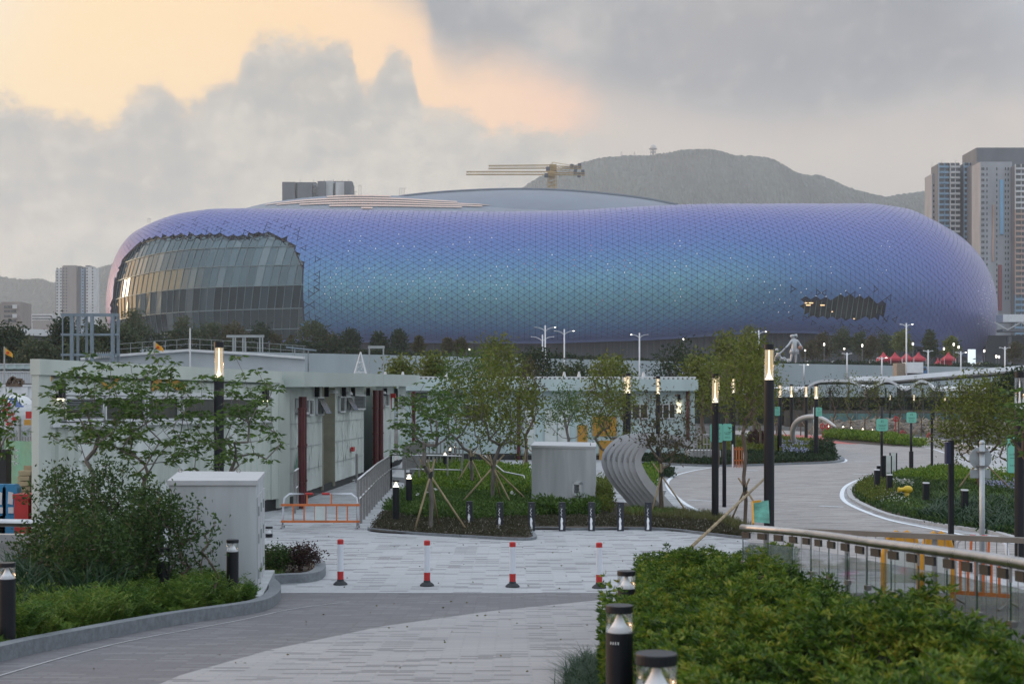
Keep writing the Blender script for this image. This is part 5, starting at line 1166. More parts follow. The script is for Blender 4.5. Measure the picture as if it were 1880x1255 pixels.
for a, c in (((16, 704), (20, 696)), ((20, 696), (26, 693)), ((24, 693), (30, 703)), ((30, 697), (40, 698)), ((40, 698), (41, 706)), ((12, 706), (40, 706))): b.beam(P(*a, 60), P(*c, 60), .2, .16)
b.build('arm', M('rust_brown', (.10, .07, .05), .8, var=.3), EX)
DR = thing('patterned_drum', 'large white drum patterned with red crosses and a blue stripe at the left edge', 'drum', P(16, 745, 46)); b = MB(); c0, c1 = P(-12, 765, 45), P(34, 758, 47); b.cyl(c0, c1, .62, n=24); b.build('drum', m_white, DR)
b = MB()
for px, py in ((6, 735), (14, 742), (9, 752), (20, 760), (28, 768), (8, 770), (18, 778), (2, 760)): b.box((*P(px, 745, 44.6)[:2] , Hz(py, 44.6)), (.12, .4, .04)); b.box((*P(px, 745, 44.6)[:2], Hz(py, 44.6)), (.04, .41, .12))
b.build('red_crosses', MATS['alarm_red'], DR); b = MB()
for k in range(5): b.box((*P(22 + k * 3.4, 745, 45)[:2], Hz(732 + k * 3.4, 45)), (.10, .5, .05), rx=0)
b.build('blue_letters', M('letter_blue', (.03, .10, .4), .6), DR)
wallbox(47, 63, 755, 768, 44, .8, MATS['alarm_red'], 'red_crate', 'small red crate beside the patterned drum', 'crate'); wallbox(44, 63, 770, 780, 43, .8, m_must, 'yellow_crate', 'low mustard crate under the small red crate', 'crate')
GH = thing('mesh_hoarding', 'green banner hoarding with pale lettering on steel posts in the left yard', 'hoarding', P(30, 745, 33)); D = 33
b = MB(); b.beam((*P(-60, 745, D)[:2], 1.15), (*P(66, 745, D - 4)[:2], 1.2), .03, 1.15); b.build('banner', M('banner_green', (.10, .30, .22), .75, var=.15, scale=2, bump=.5), GH)
for px in (36, 60, 5): b = MB(); b.cyl((*P(px, 745, D - 3)[:2], 0), (*P(px, 745, D - 3)[:2], 2.25), .035, n=8); b.build('post', m_lv, GH)
b = MB(); rg = random.Random(4)
for r_, py in enumerate((826, 838, 850)):
    for k in range(3): x0 = 13 + k * 7; c = P(x0, py, 29.4); b.box((c[0], c[1], c[2]), (.018, .02, .10)); b.box((c[0] + .035, c[1], c[2] + (.04 if k % 2 else 0)), (.07, .02, .018)); b.box((c[0] + .07, c[1], c[2]), (.018, .02, .10 if r_ % 2 else .06)); 
b.build('lettering', m_murw, GH)
FN = thing('railing_fence', 'galvanised palisade behind the green banner hoarding', 'fence', P(30, 745, 38)); b = MB()
for px in range(-20, 64, 5): b.beam((*P(px, 745, 38)[:2], 0), (*P(px, 745, 38)[:2], 1.85), .06, .03)
b.beam((*P(-20, 745, 38)[:2], 1.7), (*P(64, 745, 38)[:2], 1.7), .05, .05); b.build('palisade', m_lv, FN)
wallbox(-6, 11, 825, 890, 27.5, .3, m_skirt, 'dark_notice_board', 'dark notice board at the left edge beside the green banner', 'board')
def waterbar(px, label):
    D = 26; r = thing('plastic_barrier', label, 'barrier', (*P(px, 745, D)[:2], 0), 'blue plastic barriers in the left yard'); x = (px - CX) / F * D; b = MB(); w_ = .13
    pr = [(-w_, .38), (-w_, 1.0), (-w_ * .6, 1.07), (w_ * .6, 1.07), (w_, 1.0), (w_, .38)]; V = [(x + u * 1.0, D + t, z) for t in (-.12, .12) for u, z in pr]; n = 6
    b.add(V, [tuple(range(n)), tuple(range(n, 2 * n))[::-1]] + [(k, n + k, n + (k + 1) % n, (k + 1) % n) for k in range(n)]); b.box((x, D, .25), (.30, .42, .5)); b.build('shell', M('barrier_blue', (.02, .19, .38), .5, var=.08), r)
    b = MB(); b.slab([(x - .03, D - .13, .72), (x + .06, D - .13, .70), (x + .07, D - .13, .92), (x - .02, D - .13, .94)], (0, -1, 0), .01); b.box((x + .03, D - .14, .60), (.1, .01, .11)); b.build('notice', m_white, r)
waterbar(2, 'blue plastic barrier at the extreme left edge'); waterbar(22, 'blue plastic barrier carrying a tilted white notice, next to the red one')
b = MB(); b.box((*P(46, 745, 25.6)[:2], .42), (.25, .4, .84)); b.box((*P(46, 745, 25.6)[:2], .88), (.3, .44, .08)); tag(b.build('red_bin', MATS['alarm_red']), 'red plastic bin right of the blue barriers', 'bin')
b = MB()
for k in range(6): b.box((*P(46 + (k % 2), 745, 27.2)[:2], .72 + k * .1), (.22, .3, .085), rz=.1 * (k % 3))
b.box((*P(52, 745, 27.4)[:2], .85), (.16, .06, 1.0)); tag(b.build('timber_stack', M('raw_timber', (.40, .32, .2), .8, var=.2)), 'stack of raw timber and white blocks above the red bin', 'timber')
b = MB(); b.tube([P(-90, 958, 20.2), P(0, 959, 20.2), P(80, 960, 20.4)], .055, 12); b.box((*P(-20, 745, 20.6)[:2], .58), (3.2, .2, .12)); tag(b.build('low_rail', m_ss), 'thick stainless rail behind the left shrubs', 'rail')
b = MB(); b.box((*P(0, 745, 20.9)[:2], .3), (1.9, .12, .55)); tag(b.build('low_parapet', m_kerbp), 'pale low parapet under the stainless rail at the left edge', 'parapet')
# ------------------------------------------------------------------ lamps and bollards
def clearglass():
    m = bpy.data.materials.new('clear_glass'); m.use_nodes = True; T = NT(m.node_tree); T.n.remove(T.n['Principled BSDF']); g_ = T.node('ShaderNodeBsdfGlossy'); g_.inputs['Roughness'].default_value = .03; t = T.node('ShaderNodeBsdfTransparent'); t.inputs[0].default_value = (.985, .99, .99, 1)
    fr = T.node('ShaderNodeFresnel'); fr.inputs[0].default_value = 1.5; mx = T.node('ShaderNodeMixShader'); T.l.new(T.math('ADD', T.math('MULTIPLY', fr.outputs[0], .55), .0), mx.inputs[0]); T.l.new(t.outputs[0], mx.inputs[1]); T.l.new(g_.outputs[0], mx.inputs[2]); T.l.new(mx.outputs[0], T.n['Material Output'].inputs['Surface']); return m
m_cg = clearglass()
def glow(name, c, e, a):
    m = bpy.data.materials.new(name); m.use_nodes = True; T = NT(m.node_tree); T.n.remove(T.n['Principled BSDF']); em = T.node('ShaderNodeEmission'); em.inputs[0].default_value = (*c, 1); em.inputs[1].default_value = e; t = T.node('ShaderNodeBsdfTransparent'); mx = T.node('ShaderNodeMixShader'); mx.inputs[0].default_value = a
    T.l.new(t.outputs[0], mx.inputs[1]); T.l.new(em.outputs[0], mx.inputs[2]); T.l.new(mx.outputs[0], T.n['Material Output'].inputs['Surface']); return m
m_glow = glow('lantern_glow', (1, .74, .42), .85, .36); m_core = M('lantern_core', (1, .88, .66), emit=2.2, var=0); m_cone = M('reflector_white', (.82, .85, .9), .25, var=0)
m_lit = M('bollard_lit', (1, .9, .7), emit=2.6, var=0)
def tall_lamp(px, base, top, dia, label, lit=True, extra=None):
    x, y, z = G(px, base); s = F / y; r = dia / 2 / s; zt = Hz(top, y); H = zt - z; cap = .10 * 0 + H * .028; gh = H * .165
    t = thing('path_lamp', label, 'lamp post', (x, y, z), 'cylindrical lantern posts along the promenade')
    b = MB(); b.lathe([(r, 0), (r, H - cap - gh)], (x, y, z), 24); b.build('post', m_blk, t, smooth=False)
    b = MB(); b.lathe([(r, H - cap), (r, H)], (x, y, z), 24); b.build('cap', m_blk, t)
    b = MB(); b.lathe([(r * .98, H - cap - gh), (r * .98, H - cap)], (x, y, z), 24); b.V and b.build('glass_tube', m_cg, t, smooth=True)
    z0 = H - cap - gh; b = MB(); b.lathe([(r * .85, z0), (r * .55, z0 + gh * .08), (r * .26, z0 + gh * .22), (r * .15, z0 + gh * .4), (r * .12, z0 + gh * .98)], (x, y, z), 16); b.build('light_core', m_core if lit else m_cone, t, smooth=True)
    if lit: b = MB(); b.lathe([(r * .8, z0 + .01), (r * .8, z0 + gh - .01)], (x, y, z), 20); b.build('glow_tube', m_glow, t)
    return t
tall_lamp(1412, 968, 632, 19, 'tallest-looking lit lantern post, in front of the curving path right of centre')
tall_lamp(402, 967, 628, 18, 'lit lantern post rising behind the left grey cabinet')
tall_lamp(1153, 872, 685, 10, 'lit lantern post above the ribbed bench, nearer of a close pair'); tall_lamp(1147.5, 868, 687, 8, 'lit lantern post just left of and behind the nearer one of the close pair')
tall_lamp(1208, 862, 690, 8, 'lit lantern post behind the ribbed bench by the reddish tree'); tall_lamp(1313, 958, 686, 13, 'dark lantern post carrying a green notice in the grass strip')
tall_lamp(1346, 850, 690, 8, 'lantern post right of the paired green notices'); tall_lamp(1432, 836, 703, 6.5, 'small lantern post just right of the tallest-looking post'); tall_lamp(1453, 826, 705, 6, 'small far lantern post, second right of the tallest-looking post')
tall_lamp(1480, 819, 706, 6, 'small far lantern post inside the grey arch sculpture'); tall_lamp(1498.5, 842, 705, 8, 'lit lantern post with a green notice right of the arch sculpture'); tall_lamp(1319, 840, 684, 5, 'faint lantern post half hidden in the slender tree crowns'); tall_lamp(1386, 812, 700, 5, 'faint lantern post behind the tall slender tree')
tall_lamp(1872, 1040, 683, 18, 'unlit lantern post cut by the right edge of the picture', lit=False)
tall_lamp(1634, 788, 721, 3.5, 'tiny lantern post under the wavy canopy, left one'); tall_lamp(1678, 788, 722, 3.5, 'tiny lantern post under the wavy canopy, middle one'); tall_lamp(1735, 790, 722, 3, 'tiny lantern post under the wavy canopy, right one')
def bollard(px, top, dia, label, lit, D=None, base=None, group='cylindrical light bollards'):
    D = D or (.143 * F / dia); 
    if base: D = G(px, base)[1]
    x, y, z = at(px, D); r = dia / 2 / (F / y); zt = Hz(top, y); H = zt - z; t = thing('light_bollard', label, 'bollard light', (x, y, z), group); cap = r * .52; gh = r * 1.5
    b = MB(); b.lathe([(r, 0), (r, H - cap - gh), (r * .97, H - cap - gh + .002), (r * .9, H - cap - gh + .002)], (x, y, z), 28); b.build('post', m_blk, t)
    b = MB(); b.lathe([(r * .98, H - cap - gh), (r * .98, H - cap)], (x, y, z), 28); b.build('glass', m_cg, t, smooth=True)
    b = MB(); b.lathe([(r * .3, H - cap), (r, H - cap), (r * 1.02, H - cap + .003), (r * 1.02, H - .004), (r, H)], (x, y, z), 28); b.build('cap', m_blk, t)
    z0 = H - cap - gh; b = MB(); b.lathe([(r * .93, z0 + .003), (r * .8, z0 + gh * .12), (r * .62, z0 + gh * .3), (r * .42, z0 + gh * .52), (r * .26, z0 + gh * .74), (r * .14, z0 + gh)], (x, y, z), 28); b.build('reflector', m_lit if lit else m_cone, t, smooth=True)
    return t, (x, y, z, r, H)
bollard(1205, 1198, 76, 'nearest light bollard, its cap cut by the bottom edge', False)
_, (x, y, z, r, H) = bollard(1137, 1110, 50, 'second nearest light bollard in the right hedge, marked with small characters', False)
b = MB()
for k, (dx, w_) in enumerate(((0, .003), (.004, .006), (.012, .002), (.016, .005))):
    th = math.radians(-132 + k * 11); b.box((x + (r + .001) * math.cos(th), y + (r + .001) * math.sin(th), z + H - .19), (.006, .003, .014), rz=th + math.pi / 2)
o = b.build('number_mark', m_white, _)
bollard(1150, 1047, 33, 'third light bollard at the hedge edge, just above the second nearest', False)
bollard(13, 1032, 30, 'light bollard at the left edge in the ferns', False); bollard(300, 1005, 24.5, 'light bollard half hidden under the big left shrub', False, D=16.3); bollard(427, 990, 22, 'light bollard in front of the left grey cabinet', False, D=17.0); bollard(494, 966, 13, 'light bollard peeking out right of the left grey cabinet', False, D=27)
bollard(727, 881, 12.5, 'lit bollard standing before the staked planting, nearer of two', True, base=960); bollard(751, 867, 11.5, 'lit bollard just behind the nearer one beside the handrail', True, base=938)
bollard(817, 828, 7.5, 'small lit bollard beyond the handrails, left', True, D=50); bollard(827, 819, 7.5, 'small lit bollard beyond the handrails, middle', True, D=56); bollard(836, 816, 5, 'smallest lit bollard beyond the handrails, right', True, D=64)
for k, px in enumerate((1548, 1563, 1584, 1602, 1521)): bollard(px, (780, 782, 784, 786, 779)[k], 4.4, '%s lit bollard from the left on the far path edge' % ORD[(1, 2, 3, 4, 0)[k]], True, D=118, group='lit bollards on the far path')
# square bollards in the right bed
def sq_bollard(px, top, base, w, label):
    x, y, z = G(px, base); s = F / y; W = w / s; zt = Hz(top, y); t = thing('square_bollard', label, 'bollard light', (x, y, z), 'square dark bollards with pale tops'); b = MB(); b.box((x, y, (z + zt - .03) / 2), (W, W, zt - .03 - z)); b.build('post', m_blk, t); b = MB(); b.box((x, y, zt - .012), (W * .98, W * .98, .03)); b.build('pale_top', m_cone, t)
sq_bollard(1610, 861, 912, 9, 'leftmost square bollard at the tip of the right bed'); sq_bollard(1633, 870, 921, 9.5, 'square bollard just right of the leftmost one, by white flowers'); sq_bollard(1700, 885, 932, 10, 'square bollard right of the yellow hydrant'); sq_bollard(1771, 898, 950, 11, 'rightmost square bollard among the broad leaves'); sq_bollard(1613, 853, 890, 6, 'small square bollard behind the leftmost one')
def kiosk(px, top, base, w, label, face=True):
    x, y, z = G(px, base); s = F / y; W = w / s; zt = Hz(top, y); t = thing('info_pillar', label, 'pillar', (x, y, z)); b = MB(); b.box((x, y, (z + zt) / 2), (W, W * .8, zt - z)); b.build('post', m_blk, t)
    if face: b = MB(); b.box((x - W * .1, y - W * .41, (z + zt) / 2 + .05), (W * .75, .02, (zt - z) * .88)); b.build('pale_panel', m_murw, t)
kiosk(1621, 836, 885, 8, 'black pillar behind the square bollards', False); kiosk(1631, 836, 878, 11, 'short pillar with a pale panel, left of two'); kiosk(1640, 831, 874, 12, 'short pillar with a pale panel, right of two')
# info bollards with a wave mark
def info_bollard(px, label, top=922, base=974):
    x, y, z = G(px, base); s = F / y; W = 12.0 / s; H = Hz(top, y) - z; t = thing('marker_bollard', label, 'bollard', (x, y, z), 'dark marker bollards with a white wave mark'); b = MB(); b.box((x, y, z + H / 2), (W, W * .9, H)); b.box((x, y, z + H + .003), (W * .96, W * .86, .008)); b.build('post', m_navy, t)
    f = y - W * .45 - .004; m_ = MB(); x0 = x - W * .12
    m_.add([(x0 - .02, f, z + .03), (x0 + .028, f, z + .03), (x0 + .032, f, z + .10), (x0 + .022, f, z + .16), (x0 + .034, f, z + .21), (x0 + .016, f, z + .27), (x0 - .006, f, z + .28), (x0 - .018, f, z + .2), (x0 - .012, f, z + .12)], [tuple(range(9))])
    for k in range(4): zz = z + .30 + k * .035; sg = 1 if k % 2 else -1; m_.slab([(x0 - .012 * sg, f, zz), (x0 + .016 * sg, f, zz + .03), (x0 + .016 * sg, f, zz + .042), (x0 - .012 * sg, f, zz + .012)], (0, -1, 0), .003)
    m_.box((x0 + .005, f, z + .44), (.012, .006, .012)); m_.build('wave_mark', m_cone, t); m_ = MB()
    for k in range(2): m_.box((x0, f, z + H - .10 - k * .02), (.05, .004, .006))
    m_.box((x0 - .005, f, z + H - .05), (.012, .004, .014)); m_.build('small_text', m_lv, t)
m_navy = M('bollard_navy', (.016, .02, .032), .5, var=.1)
for k, (px, lab) in enumerate(((862, 'leftmost wave-marked bollard, crossed by a tree stake'), (918, 'wave-marked bollard second from the left'), (976, 'wave-marked bollard in front of the middle cabinet left edge'), (1032, 'wave-marked bollard in front of the middle cabinet'), (1086, 'wave-marked bollard at the middle cabinet right edge'), (1139, 'wave-marked bollard in front of the ribbed bench'), (1190, 'rightmost wave-marked bollard, beside the tapered planter'))):
    info_bollard(px, lab, 922 if k else 920, 974 if k else 966)
# red and white posts
m_rp = M('post_red', (.42, .02, .02), .5, var=.06); m_rw = M('post_white', (.62, .66, .72), .35, var=.04); m_rub = M('rubber', (.03, .034, .04), .8)
for px, top, base, lab in ((625, 989, 1073, 'leftmost red and white flexible post on the paving edge'), (784, 991, 1075, 'second red and white flexible post from the left'), (941, 994, 1077, 'third red and white flexible post from the left'), (1100, 995, 1079, 'red and white flexible post touching the hedge')):
    x, y, z = G(px, base); H = Hz(top, y) - z; r = .044; t = thing('flexible_post', lab, 'post', (x, y, z), 'red and white flexible posts')
    for nm, a, c, m_ in (('lower_sleeve', .06, .30, m_rp), ('white_sleeve', .30, .89, m_rw), ('top_sleeve', .89, .985, m_rp)): b = MB(); b.lathe([(r, H * a), (r, H * c)], (x, y, z), 20); b.build(nm, m_, t, smooth=False)
    b = MB(); b.lathe([(r, H * .985), (r * .6, H)], (x, y, z), 20); b.build('cap', m_rp, t)
    b = MB(); b.lathe([(.10, 0), (.098, .02), (.07, .045), (.05, .055), (.045, .08)], (x, y, z), 20); b.build('rubber_base', m_rub, t, smooth=False)
# ------------------------------------------------------------------ cabinets
m_cab = M('cabinet_grey', (.41, .44, .46), .7, var=.14, scale=3, streak=(1, 1, .12), bump=.15, detail=8); m_cab2 = M('cabinet_rim', (.42, .44, .46), .7, var=.05)
def quadbox(t, name, pts, z0, z1, mat): b = MB(); b.prism([(p[0], p[1]) for p in pts], z0, z1); return b.build(name, mat, t)
CB = thing('utility_cabinet', 'large plain grey cabinet with lifting rings beside the big left shrub', 'cabinet', (*at(390, 17.9)[:2], 0)); 
c0, c1, c2, c3 = at(310, 17.9), at(470, 17.9), at(484, 20.3), at(331, 20.5)
quadbox(CB, 'body', [c0, c1, c2, c3], -.02, 1.50, m_cab); quadbox(CB, 'lid', [(c0[0] - .02, c0[1] - .02), (c1[0] + .02, c1[1] - .02), (c2[0] + .02, c2[1]), (c3[0] - .02, c3[1])], 1.50, 1.56, m_cab2)
for px, D_ in ((331, 20.1), (438, 20.0)): b = MB(); c = at(px, D_); A_ = [(c[0] + .028 * math.cos(t_), c[1], 1.59 + .028 * math.sin(t_)) for t_ in np.linspace(0, 2 * math.pi, 13)]; b.tube(A_, .008, 6); b.build('lifting_ring', m_ssd, CB)
wS = Wall(470, 17.9, 484, 20.3); wS.n = -wS.n if wS.n[0] < 0 else wS.n
for k in range(3):
    u0 = .12 + k * .75; b = MB(); wS.box(b, u0, u0 + .68, .12, 1.34, .0, .02); o = b.build('side_door', m_cab2, CB); b = MB()
    for zz in (.3, .75, 1.1): wS.box(b, u0 + .04, u0 + .14, zz, zz + .12, .02, .035)
    q_ = b.build('door_latch', m_lv, CB); q_.parent = o
b = MB(); q0, q1 = at(462, 17.6), at(489, 20.4); b.beam((q0[0] + .06, q0[1], .03), (q1[0] + .05, q1[1], .03), .14, .22); b.build('plinth', m_cab, CB)
CM = thing('utility_cabinet', 'pale grey cabinet with one small louvre in the middle bed', 'cabinet', (*at(1035, 33.6)[:2], 0)); c0, c1, c2, c3 = at(976, 34.6), at(1093, 33.6), at(1094.5, 37.5), at(981, 38.5)
quadbox(CM, 'body', [c0, c1, c2, c3], 0, 1.48, m_cab); quadbox(CM, 'lid', [(c0[0] - .02, c0[1] - .02), (c1[0] + .02, c1[1] - .02), c2, c3], 1.48, 1.54, m_cab2)
wM = Wall(976, 34.6, 1093, 33.6); louvre(wM, CM, wM.u(1054), wM.u(1070), Hz(909, 33.8), Hz(885, 33.8), 6)
b = MB(); c = at(1084, 34.5); b.cyl((c[0], c[1], 1.54), (c[0], c[1], 1.60), .012, n=6); b.build('lifting_ring', m_ssd, CM)
# ------------------------------------------------------------------ barriers, handrails
m_or = M('barrier_orange', (.55, .15, .04), .5, var=.1, scale=6)
def barrier(px0, px1, top, base0, base1, label, D0, D1, panel=True, name='crowd_barrier', nbar=5):
    a, c = np.array((*at(px0, D0)[:2], 0)), np.array((*at(px1, D1)[:2], 0)); L = np.linalg.norm(c - a); t = (c - a) / L; r = thing(name, label, 'barrier', tuple(a)); za, zc = zg(D0), zg(D1); H = Hz(top, (D0 + D1) / 2) - (za + zc) / 2; rr = .1
    q = lambda u, z, o=0: a + t * u + np.array((t[1], -t[0], 0)) * o + np.array((0, 0, z + za + (zc - za) * u / L))
    b = MB(); b.tube([q(0, .02), q(0.01, H - .25), q(.04, H - .08), q(.14, H), q(L - .14, H), q(L - .04, H - .08), q(L - .01, H - .25), q(L, .02)], .022, 10); b.build('frame_tube', m_rw, r, smooth=True)
    for z in (H * .68, H * .20): b = MB(); b.beam(q(-.03, z, .03), q(L + .03, z, .03), .035, .045); b.build('orange_rail', m_or, r)
    b = MB(); 
    for k in range(1, nbar + 2): u = L * k / (nbar + 2); b.beam(q(u, H * .2, .03), q(u, H * .68, .03), .03, .025)
    for k in (2, 4): u = L * k / (nbar + 1.2); b.beam(q(u, H * .68, .02), q(u, H, .0), .025, .025)
    b.build('bars', m_or, r)
    if panel: b = MB(); b.slab([q(L * .43, H * .24, .055), q(L * .57, H * .24, .055), q(L * .57, H * .64, .055), q(L * .43, H * .64, .055)], (t[1], -t[0], 0), .01); b.build('blank_panel', m_murw, r)
    b = MB(); 
    for u0 in (.30, .52): b.tube([q(L * u0, H), q(L * (u0 + .10), H)], .026, 10)
    b.build('red_band', m_rp, r)
    for u in (0, L):
        b = MB()
        for s_ in (-1, 1): b.tube([q(u, .10), q(u, .015, .2 * s_)], .016, 6)
        b.build('foot', m_ssd, r)
    return r
barrier(519, 658, 906, 972, 975, 'orange and white crowd barrier across the walkway entrance', 29.0, 29.0)
barrier(592, 630, 845, 898, 896, 'folded pair of orange and white barriers leaning by the wing door', 43, 46, True, nbar=4); barrier(600, 634, 842, 890, 893, 'white crowd barrier standing just behind the folded pair', 45, 48, False, nbar=4)
def handrail(pts, label, name='handrail', mid=True, sp=.55, r=.024, posts=True, zoff=None):
    t = thing(name, label, 'handrail', tuple(pts[0][:2]) + (zg(pts[0][1]),)); A_ = np.array(pts, float); b = MB(); b.tube(A_, r, 8); b.build('top_rail', m_ss, t, smooth=True)
    if mid: B2_ = A_.copy(); B2_[:, 2] -= .42; b = MB(); b.tube(B2_, r * .8, 8); b.build('middle_rail', m_ss, t, smooth=True)
    seg = np.linalg.norm(np.diff(A_, axis=0), axis=1); cu = np.concatenate([[0], np.cumsum(seg)]); n = max(2, int(cu[-1] / sp) + 1)
    for k in range(n):
        u = cu[-1] * k / (n - 1); p = np.array([np.interp(u, cu, A_[:, i]) for i in range(3)]); b = MB(); g0 = zg(p[1]); b.beam((p[0], p[1], g0), (p[0], p[1], p[2]), .03, .055); b.build('post', m_ssd, t)
    return t
handrail([(*at(657, 29.2)[:2], .98), (*at(693, 36.5)[:2], 1.02), (*at(718, 43)[:2], 1.02)], 'stainless handrail sloping up behind the crowd barrier, right side of the walkway', sp=.95)
handrail([(*at(718, 43)[:2], 1.02), (*at(780, 43)[:2], 1.0), (*at(848, 43)[:2], .98)], 'level stainless handrail crossing behind the lit bollards', sp=.4)
handrail([(*at(740, 52)[:2], 1.1), (*at(780, 54)[:2], 1.15), (*at(850, 54)[:2], 1.1)], 'far stainless balustrade with close bars behind the level handrail', sp=.14, r=.02)
handrail([(*at(541, 33)[:2], .98), (*at(563, 38)[:2], 1.0), (*at(585, 43)[:2], 1.02)], 'stainless handrail along the wing wall, left side of the walkway', sp=1.1)
handrail([(*at(862, 46)[:2], 1.02), (*at(890, 45)[:2], .92), (*at(925, 42)[:2], .55), (*at(962, 41)[:2], .48), (*at(964, 41)[:2], .3)], 'dark bent handrail in the bed left of the middle cabinet', mid=False, sp=2.5)
handrail([(*at(1274, 62)[:2], 1.25), (*at(1304, 62)[:2], 1.25)], 'short balustrade on the office landing behind the green notices', sp=.13, r=.02)
b = MB(); b.box((*at(1290, 63)[:2], .3), (1.4, 1.6, .5)); tag(b.build('landing_block', m_kerbp), 'pale landing block behind the paired green notices', 'landing')
b = MB(); b.prism([at(719, 47)[:2], at(752, 46)[:2], at(752, 60)[:2], at(738, 60)[:2]], 0.0, .16); tag(b.build('ramp_landing', m_kerbp), 'grey landing slab at the head of the walkway', 'landing')
b = MB(); c = at(655, 46); b.cyl((c[0], c[1], .02), (c[0], c[1], .95), .045, n=10); b.tube([(c[0] - .25, c[1], .02), (c[0] - .12, c[1] - .1, .09), (c[0], c[1], .12), (c[0] + .12, c[1] + .1, .09), (c[0] + .25, c[1], .02)], .02, 8); tag(b.build('post_stand', m_ssd), 'steel post on a curved foot against the wing wall', 'stand')
# glass balustrade on the right
rail = [(1363, 968, 12.2), (1450, 975, 11.3), (1520, 983, 10.3), (1600, 995, 9.2), (1700, 1008, 8.2), (1800, 1022, 7.3), (1900, 1038, 6.55), (2010, 1056, 5.9)]
R3 = smoothpath([P(a, c, d) for a, c, d in rail], 6)
GR = thing('glass_balustrade', 'glass balustrade with a thick curving stainless top rail behind the hedge', 'balustrade', (float(R3[0][0]), float(R3[0][1]), zg(R3[0][1])))
b = MB(); b.tube(R3, .030, 14); b.build('top_rail', m_ss, GR, smooth=True)
for k in range(0, len(R3) - 1): 
    if k % 2 == 0: b = MB(); p, q_ = R3[k], R3[k + 1]; b.beam(p - (0, 0, .062), (p + (q_ - p) * .98) - (0, 0, .062), .016, .05); b.build('rail_block', m_skirt, GR)
seg = np.linalg.norm(np.diff(R3, axis=0), axis=1); cu = np.concatenate([[0], np.cumsum(seg)]); n = 13
for k in range(n):
    u0, u1 = cu[-1] * k / n + .01, cu[-1] * (k + 1) / n - .01; p, q_ = [np.array([np.interp(u, cu, R3[:, i]) for i in range(3)]) for u in (u0, u1)]; b = MB(); d = q_ - p; nn = np.array((d[1], -d[0], 0)); nn /= np.linalg.norm(nn)
    pb, qb = p.copy(), q_.copy(); pb[2] = zg(p[1]) + .05; qb[2] = zg(q_[1]) + .05; b.slab([pb, qb, q_ - (0, 0, .12), p - (0, 0, .12)], nn, .012); b.build('glass_panel', m_cg, GR)
    b = MB()
    for zz in (.72, ): b.box(p + np.array((0, 0, -.3)), (.03, .045, .03)); b.box(p + np.array((0, 0, -.3)) + d * .06, (.03, .045, .03))
    b.beam((p[0], p[1], p[2] - .10), p, .012, .012); b.build('clamp', m_ssd, GR); 
    b = MB(); b.beam((p[0], p[1], pb[2]), (p[0], p[1], p[2] - .1), .012, .006); b.build('panel_edge', M('glass_edge', (.03, .07, .06), .2), GR)
MR = thing('bar_railing', 'flat-topped grey bar railing behind the glass balustrade', 'railing', (*at(1500, 16)[:2], zg(16))); q0, q1 = P(1398, 970, 15.8), P(1960, 995, 13.9)
b = MB(); b.beam(q0, q1, .09, .055); b.build('top_rail', M('rail_taupe', (.19, .185, .175), .45, metal=.3, var=.08), MR); b = MB()
q0, q1 = np.array(q0), np.array(q1); n = 31
for k in range(n):
    p = q0 + (q1 - q0) * (k + .5) / n; b = MB(); b.beam((p[0], p[1], zg(p[1]) + .05), p, .007, .007) if k % 9 else b.beam((p[0], p[1], zg(p[1])), p, .03, .05); b.build('baluster' if k % 9 else 'post', m_ssd, MR)
# barriers behind the railing
def plastic_barrier(px0, px1, D, label):
    x0, x1 = (px0 - CX) / F * D, (px1 - CX) / F * D; z = zg(D); H = .88; r = thing('plastic_barrier', label, 'barrier', ((x0 + x1) / 2, D, z), 'yellow plastic barriers behind the railing'); b = MB(); w_ = x1 - x0
    b.tube([(x0, D, z), (x0, D, z + H * .7), (x0 + .06, D, z + H * .93), (x0 + .16, D, z + H), (x1 - .16, D, z + H), (x1 - .06, D, z + H * .93), (x1, D, z + H * .7), (x1, D, z)], .035, 10); b.box(((x0 + x1) / 2, D, z + H * .88), (w_ * .8, .04, H * .2)); b.build('frame', M('barrier_yellow', (.55, .27, .02), .5, var=.08), r, smooth=False)
    b = MB(); b.box(((x0 + x1) / 2, D, z + H * .55), (w_ * .86, .015, H * .5)); b.build('mesh_infill', m_murw, r)
    for x in (x0 + .1, x1 - .1): b = MB(); b.box((x, D, z + .04), (.09, .4, .06)); b.build('foot', m_rub, r)
plastic_barrier(1622, 1688, 17.4, 'yellow plastic barrier behind the railing, left one'); plastic_barrier(1692, 1750, 17.2, 'yellow plastic barrier behind the railing, next to the orange barriers')
barrier(1752, 1852, 985, 1060, 1060, 'orange and white barrier behind the railing under the grey sign post', 17.2, 16.6, False); 
